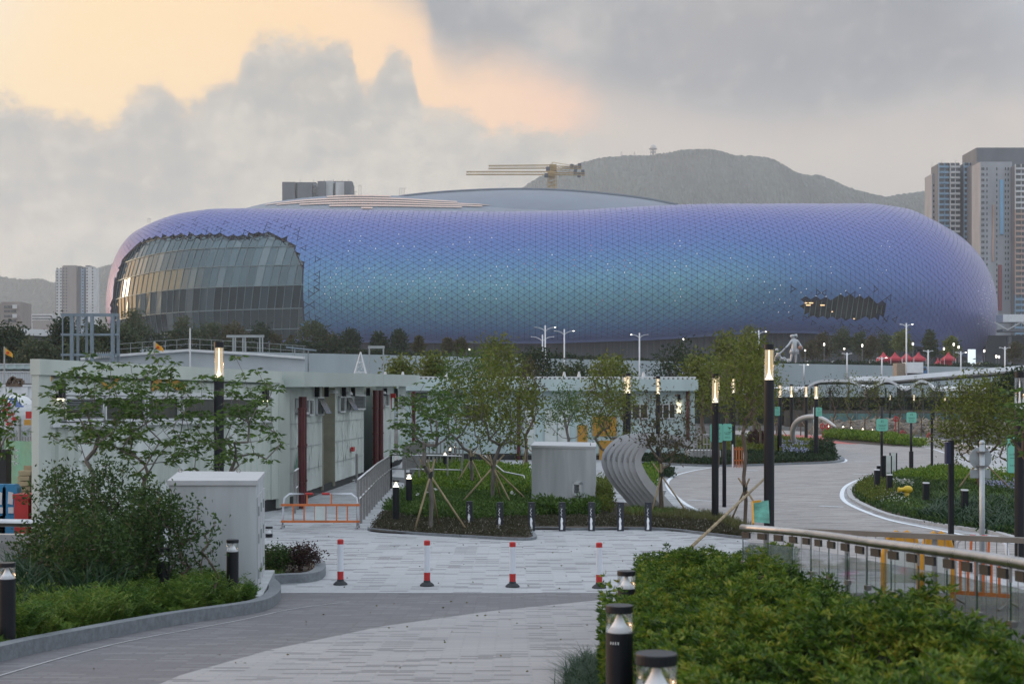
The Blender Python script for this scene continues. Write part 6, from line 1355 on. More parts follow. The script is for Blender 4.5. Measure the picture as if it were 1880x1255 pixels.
# ------------------------------------------------------------------ signs
m_sg = M('sign_mint', (.16, .48, .38), .5, var=.04); m_ink = M('sign_ink', (.02, .05, .05), .6, var=0); m_galv = M('galvanised', (.40, .45, .48), .4, metal=.5, var=.1, scale=6)
def rrect(cx, cz, w, h, r, n=4):
    P_ = []
    for sx, sz, a0 in ((1, 1, 0), (-1, 1, 90), (-1, -1, 180), (1, -1, 270)):
        for k in range(n + 1): a_ = math.radians(a0 + 90 * k / n); P_.append((cx + sx * (w / 2 - r) + r * math.cos(a_), cz + sz * (h / 2 - r) + r * math.sin(a_)))
    return P_
def notice(px, py0, py1, w, D, label, pole=None, kind=0, basepy=None, poletop=None, polew=.05):
    x = (px - CX) / F * D; zc = Hz((py0 + py1) / 2, D); W = w / F * D; Hh = (py1 - py0) / F * D; r = thing('notice_sign', label, 'sign', (x, D, 0), 'mint green park notices')
    for nm, e, off, m_ in (('border', 0, 0, m_blk), ('panel', .012, -.012, m_sg)):
        b = MB(); b.slab([(a_, D - .03 + off, c_) for a_, c_ in rrect(x, zc, W - e, Hh - e, min(W, Hh) * .16)], (0, 1, 0), .012); b.build(nm, m_, r)
    rg = random.Random(int(px)); f = D - .046; u = W / 24
    b = MB()
    if kind == 0:
        for s_ in (-1, 1): b.tube([(x + s_ * 1.6 * u, f, zc + Hh * .38), (x + s_ * 1.4 * u, f, zc + Hh * .26), (x + s_ * 2.1 * u, f, zc + Hh * .18)], .45 * u, 5)
    elif kind == 1:
        for dx in (-4, 0, 4): c = (x + dx * u, f, zc + Hh * .24); b.tube([(c[0] + 1.8 * u * math.cos(a_), f, c[2] + 1.8 * u * math.sin(a_)) for a_ in np.linspace(0, 6.28, 10)], .32 * u, 5)
        b.tube([(x - 5 * u, f, zc + Hh * .35), (x, f, zc + Hh * .40), (x + 5 * u, f, zc + Hh * .35)], .35 * u, 5)
    else: b.tube([(x + 0 * u, f, zc), (x + 8 * u, f, zc)], .4 * u, 5); b.tube([(x + 6 * u, f, zc + 1.5 * u), (x + 8 * u, f, zc), (x + 6 * u, f, zc - 1.5 * u)], .4 * u, 5)
    b.build('pictogram', m_ink, r); b = MB()
    for row, (zz, sz, n_) in enumerate(((-.02, 1.0, 12), (-.11, 1.0, 10), (-.30, 2.0, 4))):
        for k in range(n_):
            cx = x + (k - (n_ - 1) / 2) * (1.35 if row < 2 else 3.4) * u; cz = zc + Hh * zz
            if row < 2: b.box((cx, f, cz), (.8 * u * rg.uniform(.7, 1.2), .003, sz * u))
            else:
                for q_ in range(3): b.box((cx, f, cz + (q_ - 1) * .9 * u), (2.3 * u * rg.uniform(.6, 1), .003, .35 * u))
                b.box((cx + rg.uniform(-.5, .5) * u, f, cz), (.35 * u, .003, 2.4 * u))
    b.build('lettering', m_ink, r)
    if pole: b = MB(); zb_ = zg(G(px, basepy)[1]) if basepy else 0; xx = (pole - CX) / F * D; b.cyl((xx, D + .02, 0), (xx, D + .02, Hz(poletop or py0 + 3, D)), polew, n=12); b.build('pole', m_blk, r, smooth=True)
    return r
notice(1315, 777, 812, 24, 33.5, 'mint notice with a bicycle pictogram on the thick dark post', kind=1); notice(1335, 777, 809, 18, 35.0, 'mint notice with an arrow, right of the bicycle one', pole=1330, kind=2)
notice(1619, 768, 791, 22, 53, 'mint notice with walking pictogram, left of the two beyond the path bollards', pole=1619, poletop=746); nn_ = notice(1673, 756, 776, 19, 56, 'mint notice with walking pictogram, right of the two beyond the path', pole=1673)
b = MB(); c = at(1673, 55.9); b.cyl((c[0], c[1], 0), (c[0], c[1], Hz(828, 56)), .085, n=14); b.build('pole_sleeve', m_blk, nn_)
notice(1503, 747, 764, 12, 66, 'small mint notice fixed on the lantern post by the arch', kind=0); notice(1427, 746, 763, 10, 70, 'small mint notice half hidden behind the tallest-looking lantern post', pole=1429)
notice(1859, 797, 868, 22, 30, 'tall mint board at the right edge behind the grey sign post', pole=1868, kind=2, polew=.03)
b = MB(); c = at(1711, 59); b.cyl((c[0], c[1], 0), (c[0], c[1], Hz(757, 59)), .055, n=12); b.box((c[0] + .05, c[1], Hz(763, 59)), (.1, .1, .3)); t = tag(b.build('camera_pole', m_blk), 'thin black pole with a small box top, right of the green notices', 'pole')
PS = thing('signal_pole', 'slim black pole with a navy box, standing before the broad-leaved bed', 'pole', (*at(1746, 19.5)[:2], 0)); c = at(1746, 19.5); b = MB(); b.box((c[0], c[1], Hz(808, 19.5) / 2), (.065, .065, Hz(808, 19.5))); b.build('pole', m_blk, PS); b = MB(); b.box((c[0] - .05, c[1] - .01, Hz(831, 19.5)), (.06, .09, .30)); b.build('navy_box', M('box_navy', (.012, .018, .055), .5), PS)
SP = thing('road_sign', 'back of a round road sign with a square plate on a grey pole', 'sign', (*at(1803, 19)[:2], 0)); c = at(1803, 19); s = F / 19; b = MB(); b.cyl((c[0], c[1], 0), (c[0], c[1], Hz(814, 19)), .036, n=14); b.ball((c[0], c[1], Hz(813, 19)), .042, 10); b.build('pole', m_galv, SP, smooth=True)
b = MB(); b.cyl((c[0], c[1] + .06, Hz(841, 19)), (c[0], c[1] + .075, Hz(841, 19)), 20.5 / s, n=32); b.build('round_plate', m_galv, SP); b = MB(); b.slab([(a_, c[1] + .07, c_) for a_, c_ in rrect(c[0], Hz(870, 19), 38 / s, 15 / s, .012)], (0, 1, 0), .008); b.build('square_plate', m_galv, SP)
for py in (829, 855): b = MB(); b.box((c[0], c[1] + .0, Hz(py, 19)), (.12, .11, .018)); b.build('bracket', m_ssd, SP)
# yellow hydrant
m_hy = M('hydrant_yellow', (.60, .42, .02), .4, var=.08); x, y, z = G(1665, 922); HYD = thing('hydrant', 'yellow hydrant among flowers in the right bed', 'hydrant', (x, y, z)); b = MB(); b.cyl((x, y, z), (x, y, z + .3), .06, n=14); b.ball((x + .02, y, z + .34), .12, 14, sq=(1.1, 1, .85)); b.build('body', m_hy, HYD, smooth=True); b = MB(); b.cyl((x - .08, y, z + .34), (x - .22, y - .02, z + .33), .055, n=12); b.cyl((x - .2, y - .02, z + .33), (x - .24, y - .02, z + .33), .07, n=12); b.build('outlet', m_hy, HYD)
# ribbed bench sculpture
m_rib = M('bench_grey', (.46, .47, .49), .45, metal=.2, var=.05)
BN = thing('ribbed_shelter', 'curling grey ribbed shelter sculpture beside the middle cabinet', 'sculpture', (*at(1150, 33)[:2], 0)); prof = [(62, 0), (50, .18), (34, .42), (17, .68), (5, .95), (0, 1.2), (3, 1.42), (14, 1.62), (32, 1.80), (54, 1.90), (76, 1.90), (98, 1.80), (116, 1.62)]
P_ = smoothpath([(a_ / 76.0 * .93, 0, c_ * .96) for a_, c_ in prof], 4); org = np.array(at(1104, 34.4)); ax = np.array((.118, -.20, 0)); nr = 7
tg_ = np.gradient(P_, axis=0); tg_ /= np.linalg.norm(tg_, axis=1)[:, None]; nn = np.stack([-tg_[:, 2], 0 * tg_[:, 0], tg_[:, 0]], 1)
for k in range(nr):
    b = MB(); o_ = org + ax * k; n = len(P_); w_ = np.interp(np.arange(n), [0, n * .3, n * .45, n - 1], [.22, .2, .15, .10])[:, None]; V = []
    for s_ in (-.011, .011):
        for Q in (P_, P_ - nn * w_): V += [(o_ + np.array((p[0], p[1] + s_ * 1.2, p[2]))) for p in Q]
    Fs = []
    for i in range(n - 1): Fs += [(i, i + 1, n + i + 1, n + i), (2 * n + i, 3 * n + i, 3 * n + i + 1, 2 * n + i + 1), (i, 2 * n + i, 2 * n + i + 1, i + 1), (n + i, n + i + 1, 3 * n + i + 1, 3 * n + i)]
    Fs += [(n - 1, 2 * n - 1, 4 * n - 1, 3 * n - 1), (0, n, 3 * n, 2 * n)]; b.add(V, Fs); b.build('rib', m_rib, BN)
b = MB(); n = len(P_)
for i in range(int(n * .44), n - 1, 1):
    for f_ in (0, .5):
        p = P_[i] + (P_[i + 1] - P_[i]) * f_ - nn[i] * .07; b.beam(org + p, org + p + ax * (nr - 1), .026, .010)
b.build('slats', m_rib, BN)
b = MB(); V = []; i1 = int(n * .36)
for i in range(i1): V += [org + P_[i] - nn[i] * .12, org + P_[i] - nn[i] * .12 + ax * (nr - 1)]
b.add(V, [(2 * i, 2 * i + 1, 2 * i + 3, 2 * i + 2) for i in range(i1 - 1)]); b.build('lower_shell', m_rib, BN)
o_ = org + ax * (nr - 1); b = MB(); pl = [(P_[i][0], P_[i][2]) for i in range(0, int(n * .42), 2)]; pl2 = [(x_ + .30 - .10 * z_, z_) for x_, z_ in pl][::-1]; b.slab([o_ + np.array((a_, -.02, c_)) for a_, c_ in pl + pl2], (0, -1, 0), .02); b.build('end_plate', m_rib, BN)
# planter and small table next to it
b = MB(); x, y, z = G(1200, 930); V = []
for zz, w_ in ((.0, .12), (.42, .30)): V += [(x - w_, y - .2, zz), (x + w_, y - .2, zz), (x + w_, y + .2, zz), (x - w_, y + .2, zz)]
b.add(V, [(0, 1, 5, 4), (1, 2, 6, 5), (2, 3, 7, 6), (3, 0, 4, 7), (4, 5, 6, 7)]); tag(b.build('tapered_planter', m_rib), 'small grey tapered planter behind the rightmost wave bollard', 'planter')
# arch sculpture
m_arch = M('arch_grey', (.46, .48, .50), .5, var=.05); D = 76; A_ = smoothpath([P(a_, c_, D - k * .5) for k, (a_, c_) in enumerate(((1468, 830), (1459, 812), (1455, 794), (1460, 778), (1470, 769), (1484, 765), (1499, 765), (1514, 770), (1527, 778), (1534, 783)))], 6); n = len(A_)
b = MB(); b.tube(A_, np.interp(np.arange(n), [0, n * .3, n * .7, n - 1], [.13, .15, .12, .05]).tolist(), 12); tag(b.build('arch_sculpture', m_arch, smooth=True), 'curved tapering grey arch sculpture at the path bend', 'sculpture')
b = MB(); c = P(1497, 745, 74); b.cyl((c[0] - .05, c[1], 0), (c[0] - .05, c[1], Hz(747, 74)), .075, n=12); tag(b.build('grey_post', m_galv, smooth=True), 'galvanised post beside the lit lantern post at the arch', 'post')
x, y, z = G(1486, 834); b = MB(); b.prism([(x - .1, y), (x + .38, y), (x + .48, y + .5), (x - .1, y + .5)], 0, .38); tag(b.build('stone_block', M('stone_grey', (.2, .2, .2), .8, var=.2)), 'grey stone block at the foot of the arch sculpture', 'block')
# concrete parapets right
b = MB(); q0 = [at(1745, 62), at(1776, 50), at(1880, 46), at(1960, 46), at(1960, 56), at(1870, 56), at(1800, 62)]; b.prism([(p[0], p[1]) for p in q0][::-1], 0, .3)
V = [(*at(1752, 50)[:2], 0), (*at(1792, 52)[:2], .95), (*at(1960, 52)[:2], .95), (*at(1960, 50)[:2], 0), (*at(1800, 56)[:2], .95), (*at(1960, 56)[:2], .95)]; b.add(V, [(0, 3, 2, 1), (1, 2, 5, 4), (0, 1, 4)]); tag(b.build('sloped_parapet', m_kerbp), 'pale concrete sloping parapet behind the round road sign', 'parapet')
ribbon('low_wall', [(1560, 801), (1620, 808), (1690, 815), (1750, 824), (1800, 838)], .3, m_kerbp, 0, .45, kind=None, label='low pale wall along the outer edge of the path', cat='wall')
for k, (a_, c_) in enumerate((((1634, 799), (1648, 811)), ((1679, 805), (1692, 816)), ((1735, 818), (1746, 828)))):
    r = thing('lit_stair_rail', '%s stair handrail with a glowing strip beyond the path, from the left' % ORD[k], 'handrail', (*at(a_[0], 104)[:2], 0), 'lit stair handrails beyond the path'); p, q_ = P(*a_, 104), P(*c_, 98); b = MB(); b.tube([p, q_], .045, 8); b.build('rail', m_ssd, r); b = MB(); b.tube([(p[0], p[1] - .05, p[2] - .05), (q_[0], q_[1] - .05, q_[2] - .05)], .035, 6); b.build('light_strip', M('strip_lit', (1, .95, .85), emit=1.5, var=0), r)
    b = MB()
    b.cyl((q_[0], q_[1], 0), q_, .05, n=6); b.build('post', m_ssd, r)
for k, (px, py) in enumerate(((1657, 795), (1706, 800), (1510, 782), (1520, 783), (1645, 769))):
    p = P(px, py, 112); b = MB(); A_ = [(p[0] + .17 * math.cos(t_), p[1], p[2] + .19 * math.sin(t_)) for t_ in np.linspace(0, 2 * math.pi, 13)]; b.tube(A_, .05, 7); b.cyl((p[0], p[1] + .1, 0), (p[0], p[1] + .1, p[2] + .3), .04, n=6); tag(b.build('lifebuoy_stand', MATS['alarm_red']), ('red lifebuoy stand %s' % ('beside the first lit stair rail', 'beside the second lit stair rail', 'behind the arch sculpture, left', 'behind the arch sculpture, right', 'far one in front of the teal mesh fence')[k]), 'lifebuoy', 'red lifebuoy stands')
# items near the offices on the right
TR = thing('crowd_barrier', 'orange barrier folded up behind the dark lantern posts by the office', 'barrier', (*at(1355, 58)[:2], 0)); b = MB()
for k in range(4): c = at(1347 + k * 5, 57.5); b.beam((c[0], c[1], 0), (c[0], c[1], .85), .04, .04)
for zz in (.3, .75): b.beam((*at(1345, 57.5)[:2], zz), (*at(1364, 57.5)[:2], zz), .04, .05)
b.build('frame', m_or, TR); b = MB()
for px in (1345, 1366): c = at(px, 57.3); b.beam((c[0], c[1], 0), (c[0], c[1], .95), .05, .05)
b.build('uprights', m_rw, TR)
# small green tarp and yellow board behind the tree
TP = thing('tarp_board', 'green tarpaulin on a yellow frame leaning behind the tallest-looking lantern post', 'board', (*at(1390, 27)[:2], 0)); D = 27.3; b = MB(); b.slab([P(1385, 958, D), P(1413, 960, D), P(1411, 918, D + .4), P(1382, 921, D + .4)], (0, -1, .2), .01); b.build('tarpaulin', M('tarp_green', (.10, .33, .26), .6, var=.3, scale=5, bump=.8), TP); b = MB(); b.beam(P(1383, 961, D - .1), P(1381, 921, D + .3), .04, .04); b.beam(P(1381, 921, D + .3), P(1397, 919, D + .3), .04, .04); b.build('frame', MATS['barrier_yellow'] if 'barrier_yellow' in MATS else m_must, TP)
# ------------------------------------------------------------------ planting
def px_tree(name, label, px, base, top, wpx, th_py, D=None, cat='tree', **kw):
    if D is None: x, y, z = G(px, base)
    else: x, y, z = at(px, D)
    H = Hz(top, y) - z; th = Hz(th_py, y) - z; R = wpx / 2 / F * y
    return tree(name, label, cat, (x, y, z), H, max(.3, th), R, **kw), (x, y, z)
m_stake = M('stake_timber', (.30, .235, .145), .8, var=.25, scale=6, streak=(1, 1, .3)); m_tie = M('tie_black', (.02, .025, .02), .8, var=0)
def stakes(root, pos, h, feet, r=.022):
    x, y, z = pos; rg = random.Random(int(x * 100))
    for k, (dx, dy) in enumerate(feet):
        b = MB(); d = np.array((-dx, -dy, 0)) * .28; b.cyl((x + dx, y + dy, zg(y + dy) - .02), (x + d[0], y + d[1], z + h * 1.28), r, r * .9, 8); b.build('stake', m_stake, root, smooth=True)
    b = MB(); b.cyl((x, y, z + h - .07), (x, y, z + h + .07), .05, n=10); b.build('tie', m_tie, root)
P1, p = px_tree('palmate_tree', 'leftmost of three palm-leaved trees before the mural wall', 172, 0, 648, 205, 868, D=22.4, n=84, leaf='palm', style='whorl', per=7, L=.112, W=.036, spread=.07, r0=.036, seed=21, bark=m_barkg, low=-.45, shape=.3)
P2, p = px_tree('palmate_tree', 'middle palm-leaved tree with a wide forked trunk before the mural wall', 268, 0, 636, 215, 880, D=22.9, n=92, leaf='palm', style='whorl', per=7, L=.112, W=.036, spread=.07, r0=.036, seed=22, bark=m_barkg, low=-.45, shape=.3)
b = MB(); b.cyl((p[0], p[1] - .05, .0), (p[0] + .35, p[1] - .5, 1.05), .03, n=8); b.build('stake', m_stake, P2)
P3, p = px_tree('palmate_tree', 'palm-leaved tree directly behind the left grey cabinet', 418, 0, 630, 228, 885, D=23.2, n=96, leaf='palm', style='whorl', per=7, L=.112, W=.036, spread=.07, r0=.036, seed=23, bark=m_barkg, low=-.45, shape=.3)
P4, p = px_tree('palmate_tree', 'staked forked tree with palm-like leaves left in the central bed', 790, 974, 690, 175, 868, n=60, leaf='palm', style='whorl', per=7, L=.12, W=.04, spread=.10, r0=.045, seed=24, bark=m_barkg, low=-.1)
stakes(P4, p, 1.12, ((-.30, -.45), (.78, -.30), (.15, .6)))
T5_, p = px_tree('park_tree', 'largest staked tree with a dense olive crown in the central bed', 905, 938, 648, 195, 850, n=145, leaf='olive', per=19, L=.12, W=.046, spread=.17, r0=.05, seed=31, bark=m_barkg)
stakes(T5_, p, 1.05, ((-.95, -.35), (.55, -.5), (.25, .7), (1.1, .2)))
T6_, p = px_tree('park_tree', 'tree behind the largest staked one, its crown reaching above the wall', 865, 905, 632, 170, 830, n=135, leaf='palm', per=17, L=.12, W=.05, spread=.19, r0=.045, seed=32, bark=m_barkg); stakes(T6_, p, 1.0, ((-.6, -.3), (.5, -.4), (.1, .6)))
T7_, p = px_tree('park_tree', 'slim dark-stemmed tree left of the middle cabinet top', 966, 868, 655, 66, 800, n=46, leaf='brown', per=16, L=.13, W=.055, spread=.17, r0=.06, seed=33); stakes(T7_, p, 1.0, ((-.1, -.3), (1.1, -.4), (-.2, .6)))
px_tree('park_tree', 'small round-crowned tree above the middle cabinet', 1042, 862, 700, 105, 805, n=80, leaf='palm', per=17, L=.12, W=.05, spread=.18, r0=.06, seed=34, bark=m_barkg)
px_tree('park_tree', 'loose olive tree between the middle cabinet and the ribbed shelter', 1115, 892, 655, 120, 830, n=120, leaf='olive', per=17, L=.12, W=.05, spread=.18, r0=.055, seed=35)
T8_, p = px_tree('park_tree', 'sparse reddish-leaved tree with crossed stakes right of the ribbed shelter', 1214, 945, 695, 150, 860, n=62, leaf='brown', per=17, L=.10, W=.042, spread=.16, r0=.04, seed=36, bark=m_bark, low=-.3); stakes(T8_, p, .92, ((-.30, -.5), (.62, -.4), (.1, .5)))
T9_, p = px_tree('park_tree', 'tall slender tree with long leaning bamboo stake left of the tallest-looking lantern post', 1368, 960, 598, 112, 795, n=110, leaf='olive', per=17, L=.10, W=.036, spread=.17, r0=.042, seed=37, bark=m_bark, low=-.1, shape=1.0)
b = MB(); b.cyl(P(1258, 1014, 24.4), P(1408, 874, 31), .030, .026, 10); b.build('stake', m_stake, T9_, smooth=True); stakes(T9_, p, .75, ((.45, -.4), (-.2, .7)))
px_tree('park_tree', 'slender tree just left of the staked tall one, behind the notices', 1318, 858, 640, 88, 790, n=75, leaf='olive', per=18, L=.13, W=.05, spread=.22, r0=.06, seed=38)
px_tree('park_tree', 'leafy tree behind and right of the tall slender tree', 1396, 832, 652, 84, 780, n=70, leaf='olive', per=18, L=.15, W=.06, spread=.26, r0=.06, seed=39)
px_tree('park_tree', 'bushy dark green tree left of the lantern pair behind the office roof', 1150, 0, 690, 60, 790, D=52, n=50, leaf='olive', per=16, L=.13, W=.055, spread=.2, r0=.05, seed=40)
T10, p = px_tree('park_tree', 'broad bright-leaved tree behind the round road sign', 1800, 905, 688, 165, 850, n=185, leaf='olive', per=22, L=.13, W=.05, spread=.26, r0=.07, seed=41, low=-.5); stakes(T10, p, 1.0, ((-.9, -.4), (.9, -.4), (.1, .8)))
px_tree('park_tree', 'thin tree right of the broad bright-leaved tree, by the mint board', 1866, 900, 730, 110, 850, n=70, leaf='olive', per=16, L=.12, W=.045, spread=.22, r0=.06, seed=42, low=-.3)
px_tree('palmate_tree', 'palm-leaved branch reaching in at the right edge beside the unlit lantern post', 1905, 0, 700, 150, 860, D=18, n=30, leaf='palm', style='whorl', per=8, L=.12, W=.04, spread=.10, r0=.05, seed=43)
px_tree('palmate_tree', 'glossy tree crown cut by the left edge above the drum', -22, 0, 716, 120, 840, D=19, n=40, leaf='palm', per=14, L=.10, W=.04, spread=.10, r0=.05, seed=44)
bgt = [(995, 632, 105, 'dark', 112, 'dark dense tree under the paired white street lamps'), (915, 615, 90, 'olive', 104, 'light green tree left of the dark dense one'), (735, 655, 62, 'olive', 96, 'rounded tree above the wing roof left of centre'), (795, 650, 40, 'olive', 92, 'narrow leafy tree between the rounded one and the central crowns'), (1252, 625, 125, 'dark', 118, 'broad dark tree before the grey base wall, right of the single lamp'),
       (1125, 655, 70, 'olive', 98, 'small light tree below the single white lamp'), (1335, 614, 60, 'olive', 102, 'tall light tree right of the broad dark one'), (1060, 668, 60, 'far', 90, 'low tree above the far wing roof'), (1385, 602, 46, 'olive', 96, 'pointed tree top left of the statue'), (1290, 655, 60, 'olive', 84, 'low tree at the far wing corner')]
for k, (px, top, w, lf_, D_, lab) in enumerate(bgt): px_tree('background_tree', lab, px, 0, top, w, 760, D=D_, n=110, leaf=lf_, per=20, L=.30, W=.14, spread=.42, r0=.12, seed=60 + k, group='trees behind the offices')
far_t = [(1530, 690, 34), (1562, 684, 30), (1588, 695, 40), (1612, 688, 30), (1650, 700, 34), (1692, 692, 36), (1500, 715, 30), (1722, 700, 40), (1470, 705, 34), (1425, 690, 40)]
far_t.sort()
for k, (px, top, w) in enumerate(far_t):
    r_, p = px_tree('young_tree', '%s thin staked tree from the left along the far promenade' % ORD[k], px, 0, top, w, 770, D=112 + (k * 7 % 16), n=36, leaf='far' if k % 2 else 'olive', per=10, L=.22, W=.09, spread=.35, r0=.06, seed=80 + k, group='thin staked trees along the far promenade', minr=.008); stakes(r_, p, 1.3, ((-.9, -.3), (.9, -.3)), .035)
for k, (px, top, w, D_, lab) in enumerate(((18, 596, 78, 160, 'round dark tree at the left edge below the brown block'), (118, 586, 58, 168, 'dark open tree left of the steel frame'), (182, 590, 50, 168, 'green tree seen through the steel frame'), (66, 632, 80, 150, 'pale bushy tree between the round dark tree and the steel frame'), (230, 600, 60, 172, 'low tree right of the steel frame'), (-40, 610, 80, 150, 'tree beyond the left edge of the yard'), (150, 628, 60, 150, 'low shrubby tree behind the steel frame foot'))):
    if px < -30: continue
    px_tree('background_tree', lab, px, 0, top, w, 700, D=D_, n=130, leaf='dark' if k in (0, 1) else 'far', per=22, L=.5, W=.24, spread=.6, r0=.2, seed=120 + k, group='trees behind the left yard')
px_tree('background_tree', 'dark leafy mass at the right edge below the raised road', 1868, 0, 682, 110, 770, D=100, n=160, leaf='dark', per=24, L=.3, W=.15, spread=.4, r0=.12, seed=140)
VD = thing('viaduct', 'white and dark elevated road segment behind the round dark tree', 'bridge', P(70, 745, 176)); D = 176
b = MB(); b.beam(P(44, 610, D), P(96, 612, D), 3, .8); b.build('parapet', m_can, VD); b = MB(); b.beam(P(40, 619, D + 1), P(100, 620, D + 1), 4, .5); b.build('deck', m_tw2, VD); b = MB()
for px in (52, 88): b.box((*P(px, 745, D)[:2], 5), (1, 1, 10))
b.build('pier', m_tw2, VD)
# ---- ground cover
def scatter(poly_px, n, rng, inset=0, world=None):
    W_ = np.array(world if world is not None else [G(*p)[:2] for p in poly_px]); lo, hi = W_.min(0), W_.max(0); out = []; pl = [tuple(w) for w in W_]
    while len(out) < n:
        q = rng.uniform(lo, hi, (n, 2))
        for a in q:
            if inpoly(a[0], a[1], pl): out.append(a)
            if len(out) >= n: break
    return np.array(out)
def zgv(y): return np.where(y < RY, RS * (RY - y), 0.0)
def lump(x, y, f=1.3, seed=0): return .5 + .25 * np.sin(x * f * 1.7 + seed + 1.3 * np.sin(y * f)) + .25 * np.sin(y * f * 2.3 + seed * 2 + x * f * .6)
def cover(name, poly, n, leaf, L, W, h, seed, up=.6, world=None, tuft=1, jit=.05, lumpf=1.3, hmin=.5):
    rng = np.random.default_rng(seed); q = scatter(poly, n, rng, world=world); x, y = q[:, 0], q[:, 1]; hh = h * (hmin + (1 - hmin) * lump(x, y, lumpf, seed)); z = zgv(y) + hh * rng.uniform(.15, 1, n)
    c = np.stack([x, y, z], 1); c = np.repeat(c, tuft, 0) + rng.normal(size=(n * tuft, 3)) * jit * np.array((1, 1, .5)); d = rng.normal(size=(n * tuft, 3)); d[:, 2] = np.abs(d[:, 2]) * .6 + up
    mb = MB(); leaves(mb, c, d, L, W, rng); return mb.build(name, LEAF[leaf], kind='stuff')
def blades(name, poly, n, leaf, h, W, seed, lean=.35, world=None, segs=3, per=7, sp=.06):
    """arching grass blades in tufts"""
    rng = np.random.default_rng(seed); q = scatter(poly, n, rng, world=world); q = np.repeat(q, per, 0) + rng.normal(size=(n * per, 2)) * sp; m = len(q); ang = rng.uniform(0, 6.28, m); H = h * rng.uniform(.55, 1.15, m); ln = H * lean * rng.uniform(.3, 1.6, m); dx, dy = np.cos(ang), np.sin(ang); px_, py_ = -dy, dx; V = []
    for k in range(segs + 1):
        t = k / segs; w = W * (1 - t ** 1.5) * .5 + .0006; cx = q[:, 0] + dx * ln * t ** 2; cy = q[:, 1] + dy * ln * t ** 2; cz = zgv(q[:, 1]) + H * (t - .25 * t ** 3)
        V += [np.stack([cx + px_ * w, cy + py_ * w, cz], 1), np.stack([cx - px_ * w, cy - py_ * w, cz], 1)]
    V = np.stack(V, 1); st = 2 * (segs + 1); Fs = (np.arange(m)[:, None, None] * st + np.array([[2 * k, 2 * k + 1, 2 * k + 3, 2 * k + 2] for k in range(segs)])[None]).reshape(-1, 4)
    mb = MB(); mb.add_np(V.reshape(-1, 3), Fs); return mb.build(name, LEAF[leaf], kind='stuff')
def fronds(name, pts, leaf, h, seed, per=7):
    """feathery fern fronds at the given plan points"""
    rng = np.random.default_rng(seed); mb = MB()
    C = []; Dr = []; 
    for (x, y) in pts:
        for f in range(per):
            a = rng.uniform(0, 6.28); H = h * rng.uniform(.5, 1.15) * (.62 + .38 * math.sin(x * 4.3 + 2 * math.sin(y * 5))); lean = H * rng.uniform(.15, .6); ts = np.linspace(.15, 1, 15)
            cx = x + math.cos(a) * lean * ts ** 1.7; cy = y + math.sin(a) * lean * ts ** 1.7; cz = zg(y) + H * (ts - .2 * ts ** 3)
            for s_ in (-1, 1):
                C.append(np.stack([cx, cy, cz], 1)); dr = np.array((-math.sin(a) * s_, math.cos(a) * s_, .5)); Dr.append(np.tile(dr, (15, 1)) + rng.normal(size=(15, 3)) * .2)
    leaves(mb, np.vstack(C), np.vstack(Dr), h * .13 * 1.0, h * .024, rng); return mb.build(name, LEAF[leaf], kind='stuff')
# left bed
def shrub(px, D_, top, wpx, label, leaf='shrub', n=150, per=20, L=.05, W=.022, spread=.07, seed=1, low=-.7, th=.12, name='shrub', r0=.03):
    x, y, z = at(px, D_); H = Hz(top, y) - z; return tree(name, label, 'shrub', (x, y, z), H, th, wpx / 2 / F * y, n, leaf=leaf, per=per, L=L, W=W, spread=spread, r0=r0, seed=seed, low=low, bark=m_bark, group='shrubs in the left bed' if px < 480 else None)
shrub(110, 16.6, 850, 170, 'leftmost big dark shrub above the strap-leaved clump', seed=201, n=190, per=24, L=.06, W=.026)
shrub(205, 17.2, 838, 190, 'tallest dark shrub in the middle of the left bed', seed=202, n=230, per=24, L=.06, W=.026)
shrub(285, 16.4, 880, 150, 'dark shrub over the half hidden light bollard', seed=203, n=170, per=24, L=.06, W=.026)
shrub(160, 15.6, 930, 180, 'lower dark shrub in front of the two tallest ones', seed=204, n=170, per=24, L=.06, W=.026)
shrub(365, 16.6, 908, 105, 'thin airy shrub against the left grey cabinet', seed=205, n=42, per=9, spread=.07, L=.065, W=.03, leaf='shrub')
shrub(508, 21.0, 1004, 64, 'green rounded shrub right of the left cabinet', 'shrub', seed=206, n=90, per=22, L=.05, W=.02, low=-.9)
shrub(552, 21.2, 1004, 66, 'dark maroon shrub beside the green rounded one', 'maroon', seed=207, n=90, per=22, L=.045, W=.022, low=-.9)
blades('strap_leaf_clump', [(20, 1165), (210, 1142), (260, 1095), (180, 1065), (20, 1085)], 210, 'blade', .85, .03, 5, lean=.6, per=11, sp=.06)
blades('strap_leaf_clump', [(250, 1090), (370, 1075), (360, 1045), (270, 1055)], 80, 'blade', .6, .025, 6, lean=.65, per=10, sp=.05)
rng = np.random.default_rng(8); pts = []
for k in range(760):
    t = rng.uniform(0, 1); px = -40 + 505 * t; py = np.interp(px, [-40, 0, 120, 260, 380, 450, 470], [1218, 1206, 1178, 1150, 1132, 1122, 1112]) - rng.uniform(4, 50); g_ = G(px, py); pts.append((g_[0], g_[1]))
fronds('ferns', pts, 'fern', .50, 9, 9)
blades('grass_tufts', [(486, 1066), (520, 1064), (500, 1040), (486, 1044)], 40, 'fern', .16, .008, 12, per=9); blades('clipped_turf', [(520, 1066), (572, 1060), (575, 1052), (520, 1058)], 900, 'fern', .035, .006, 13, per=4, sp=.02)
cover('left_bed_litter', [(0, 1150), (200, 1120), (430, 1085), (484, 1050), (330, 1030), (0, 1060)], 5000, 'shrub', .07, .03, .16, 14)
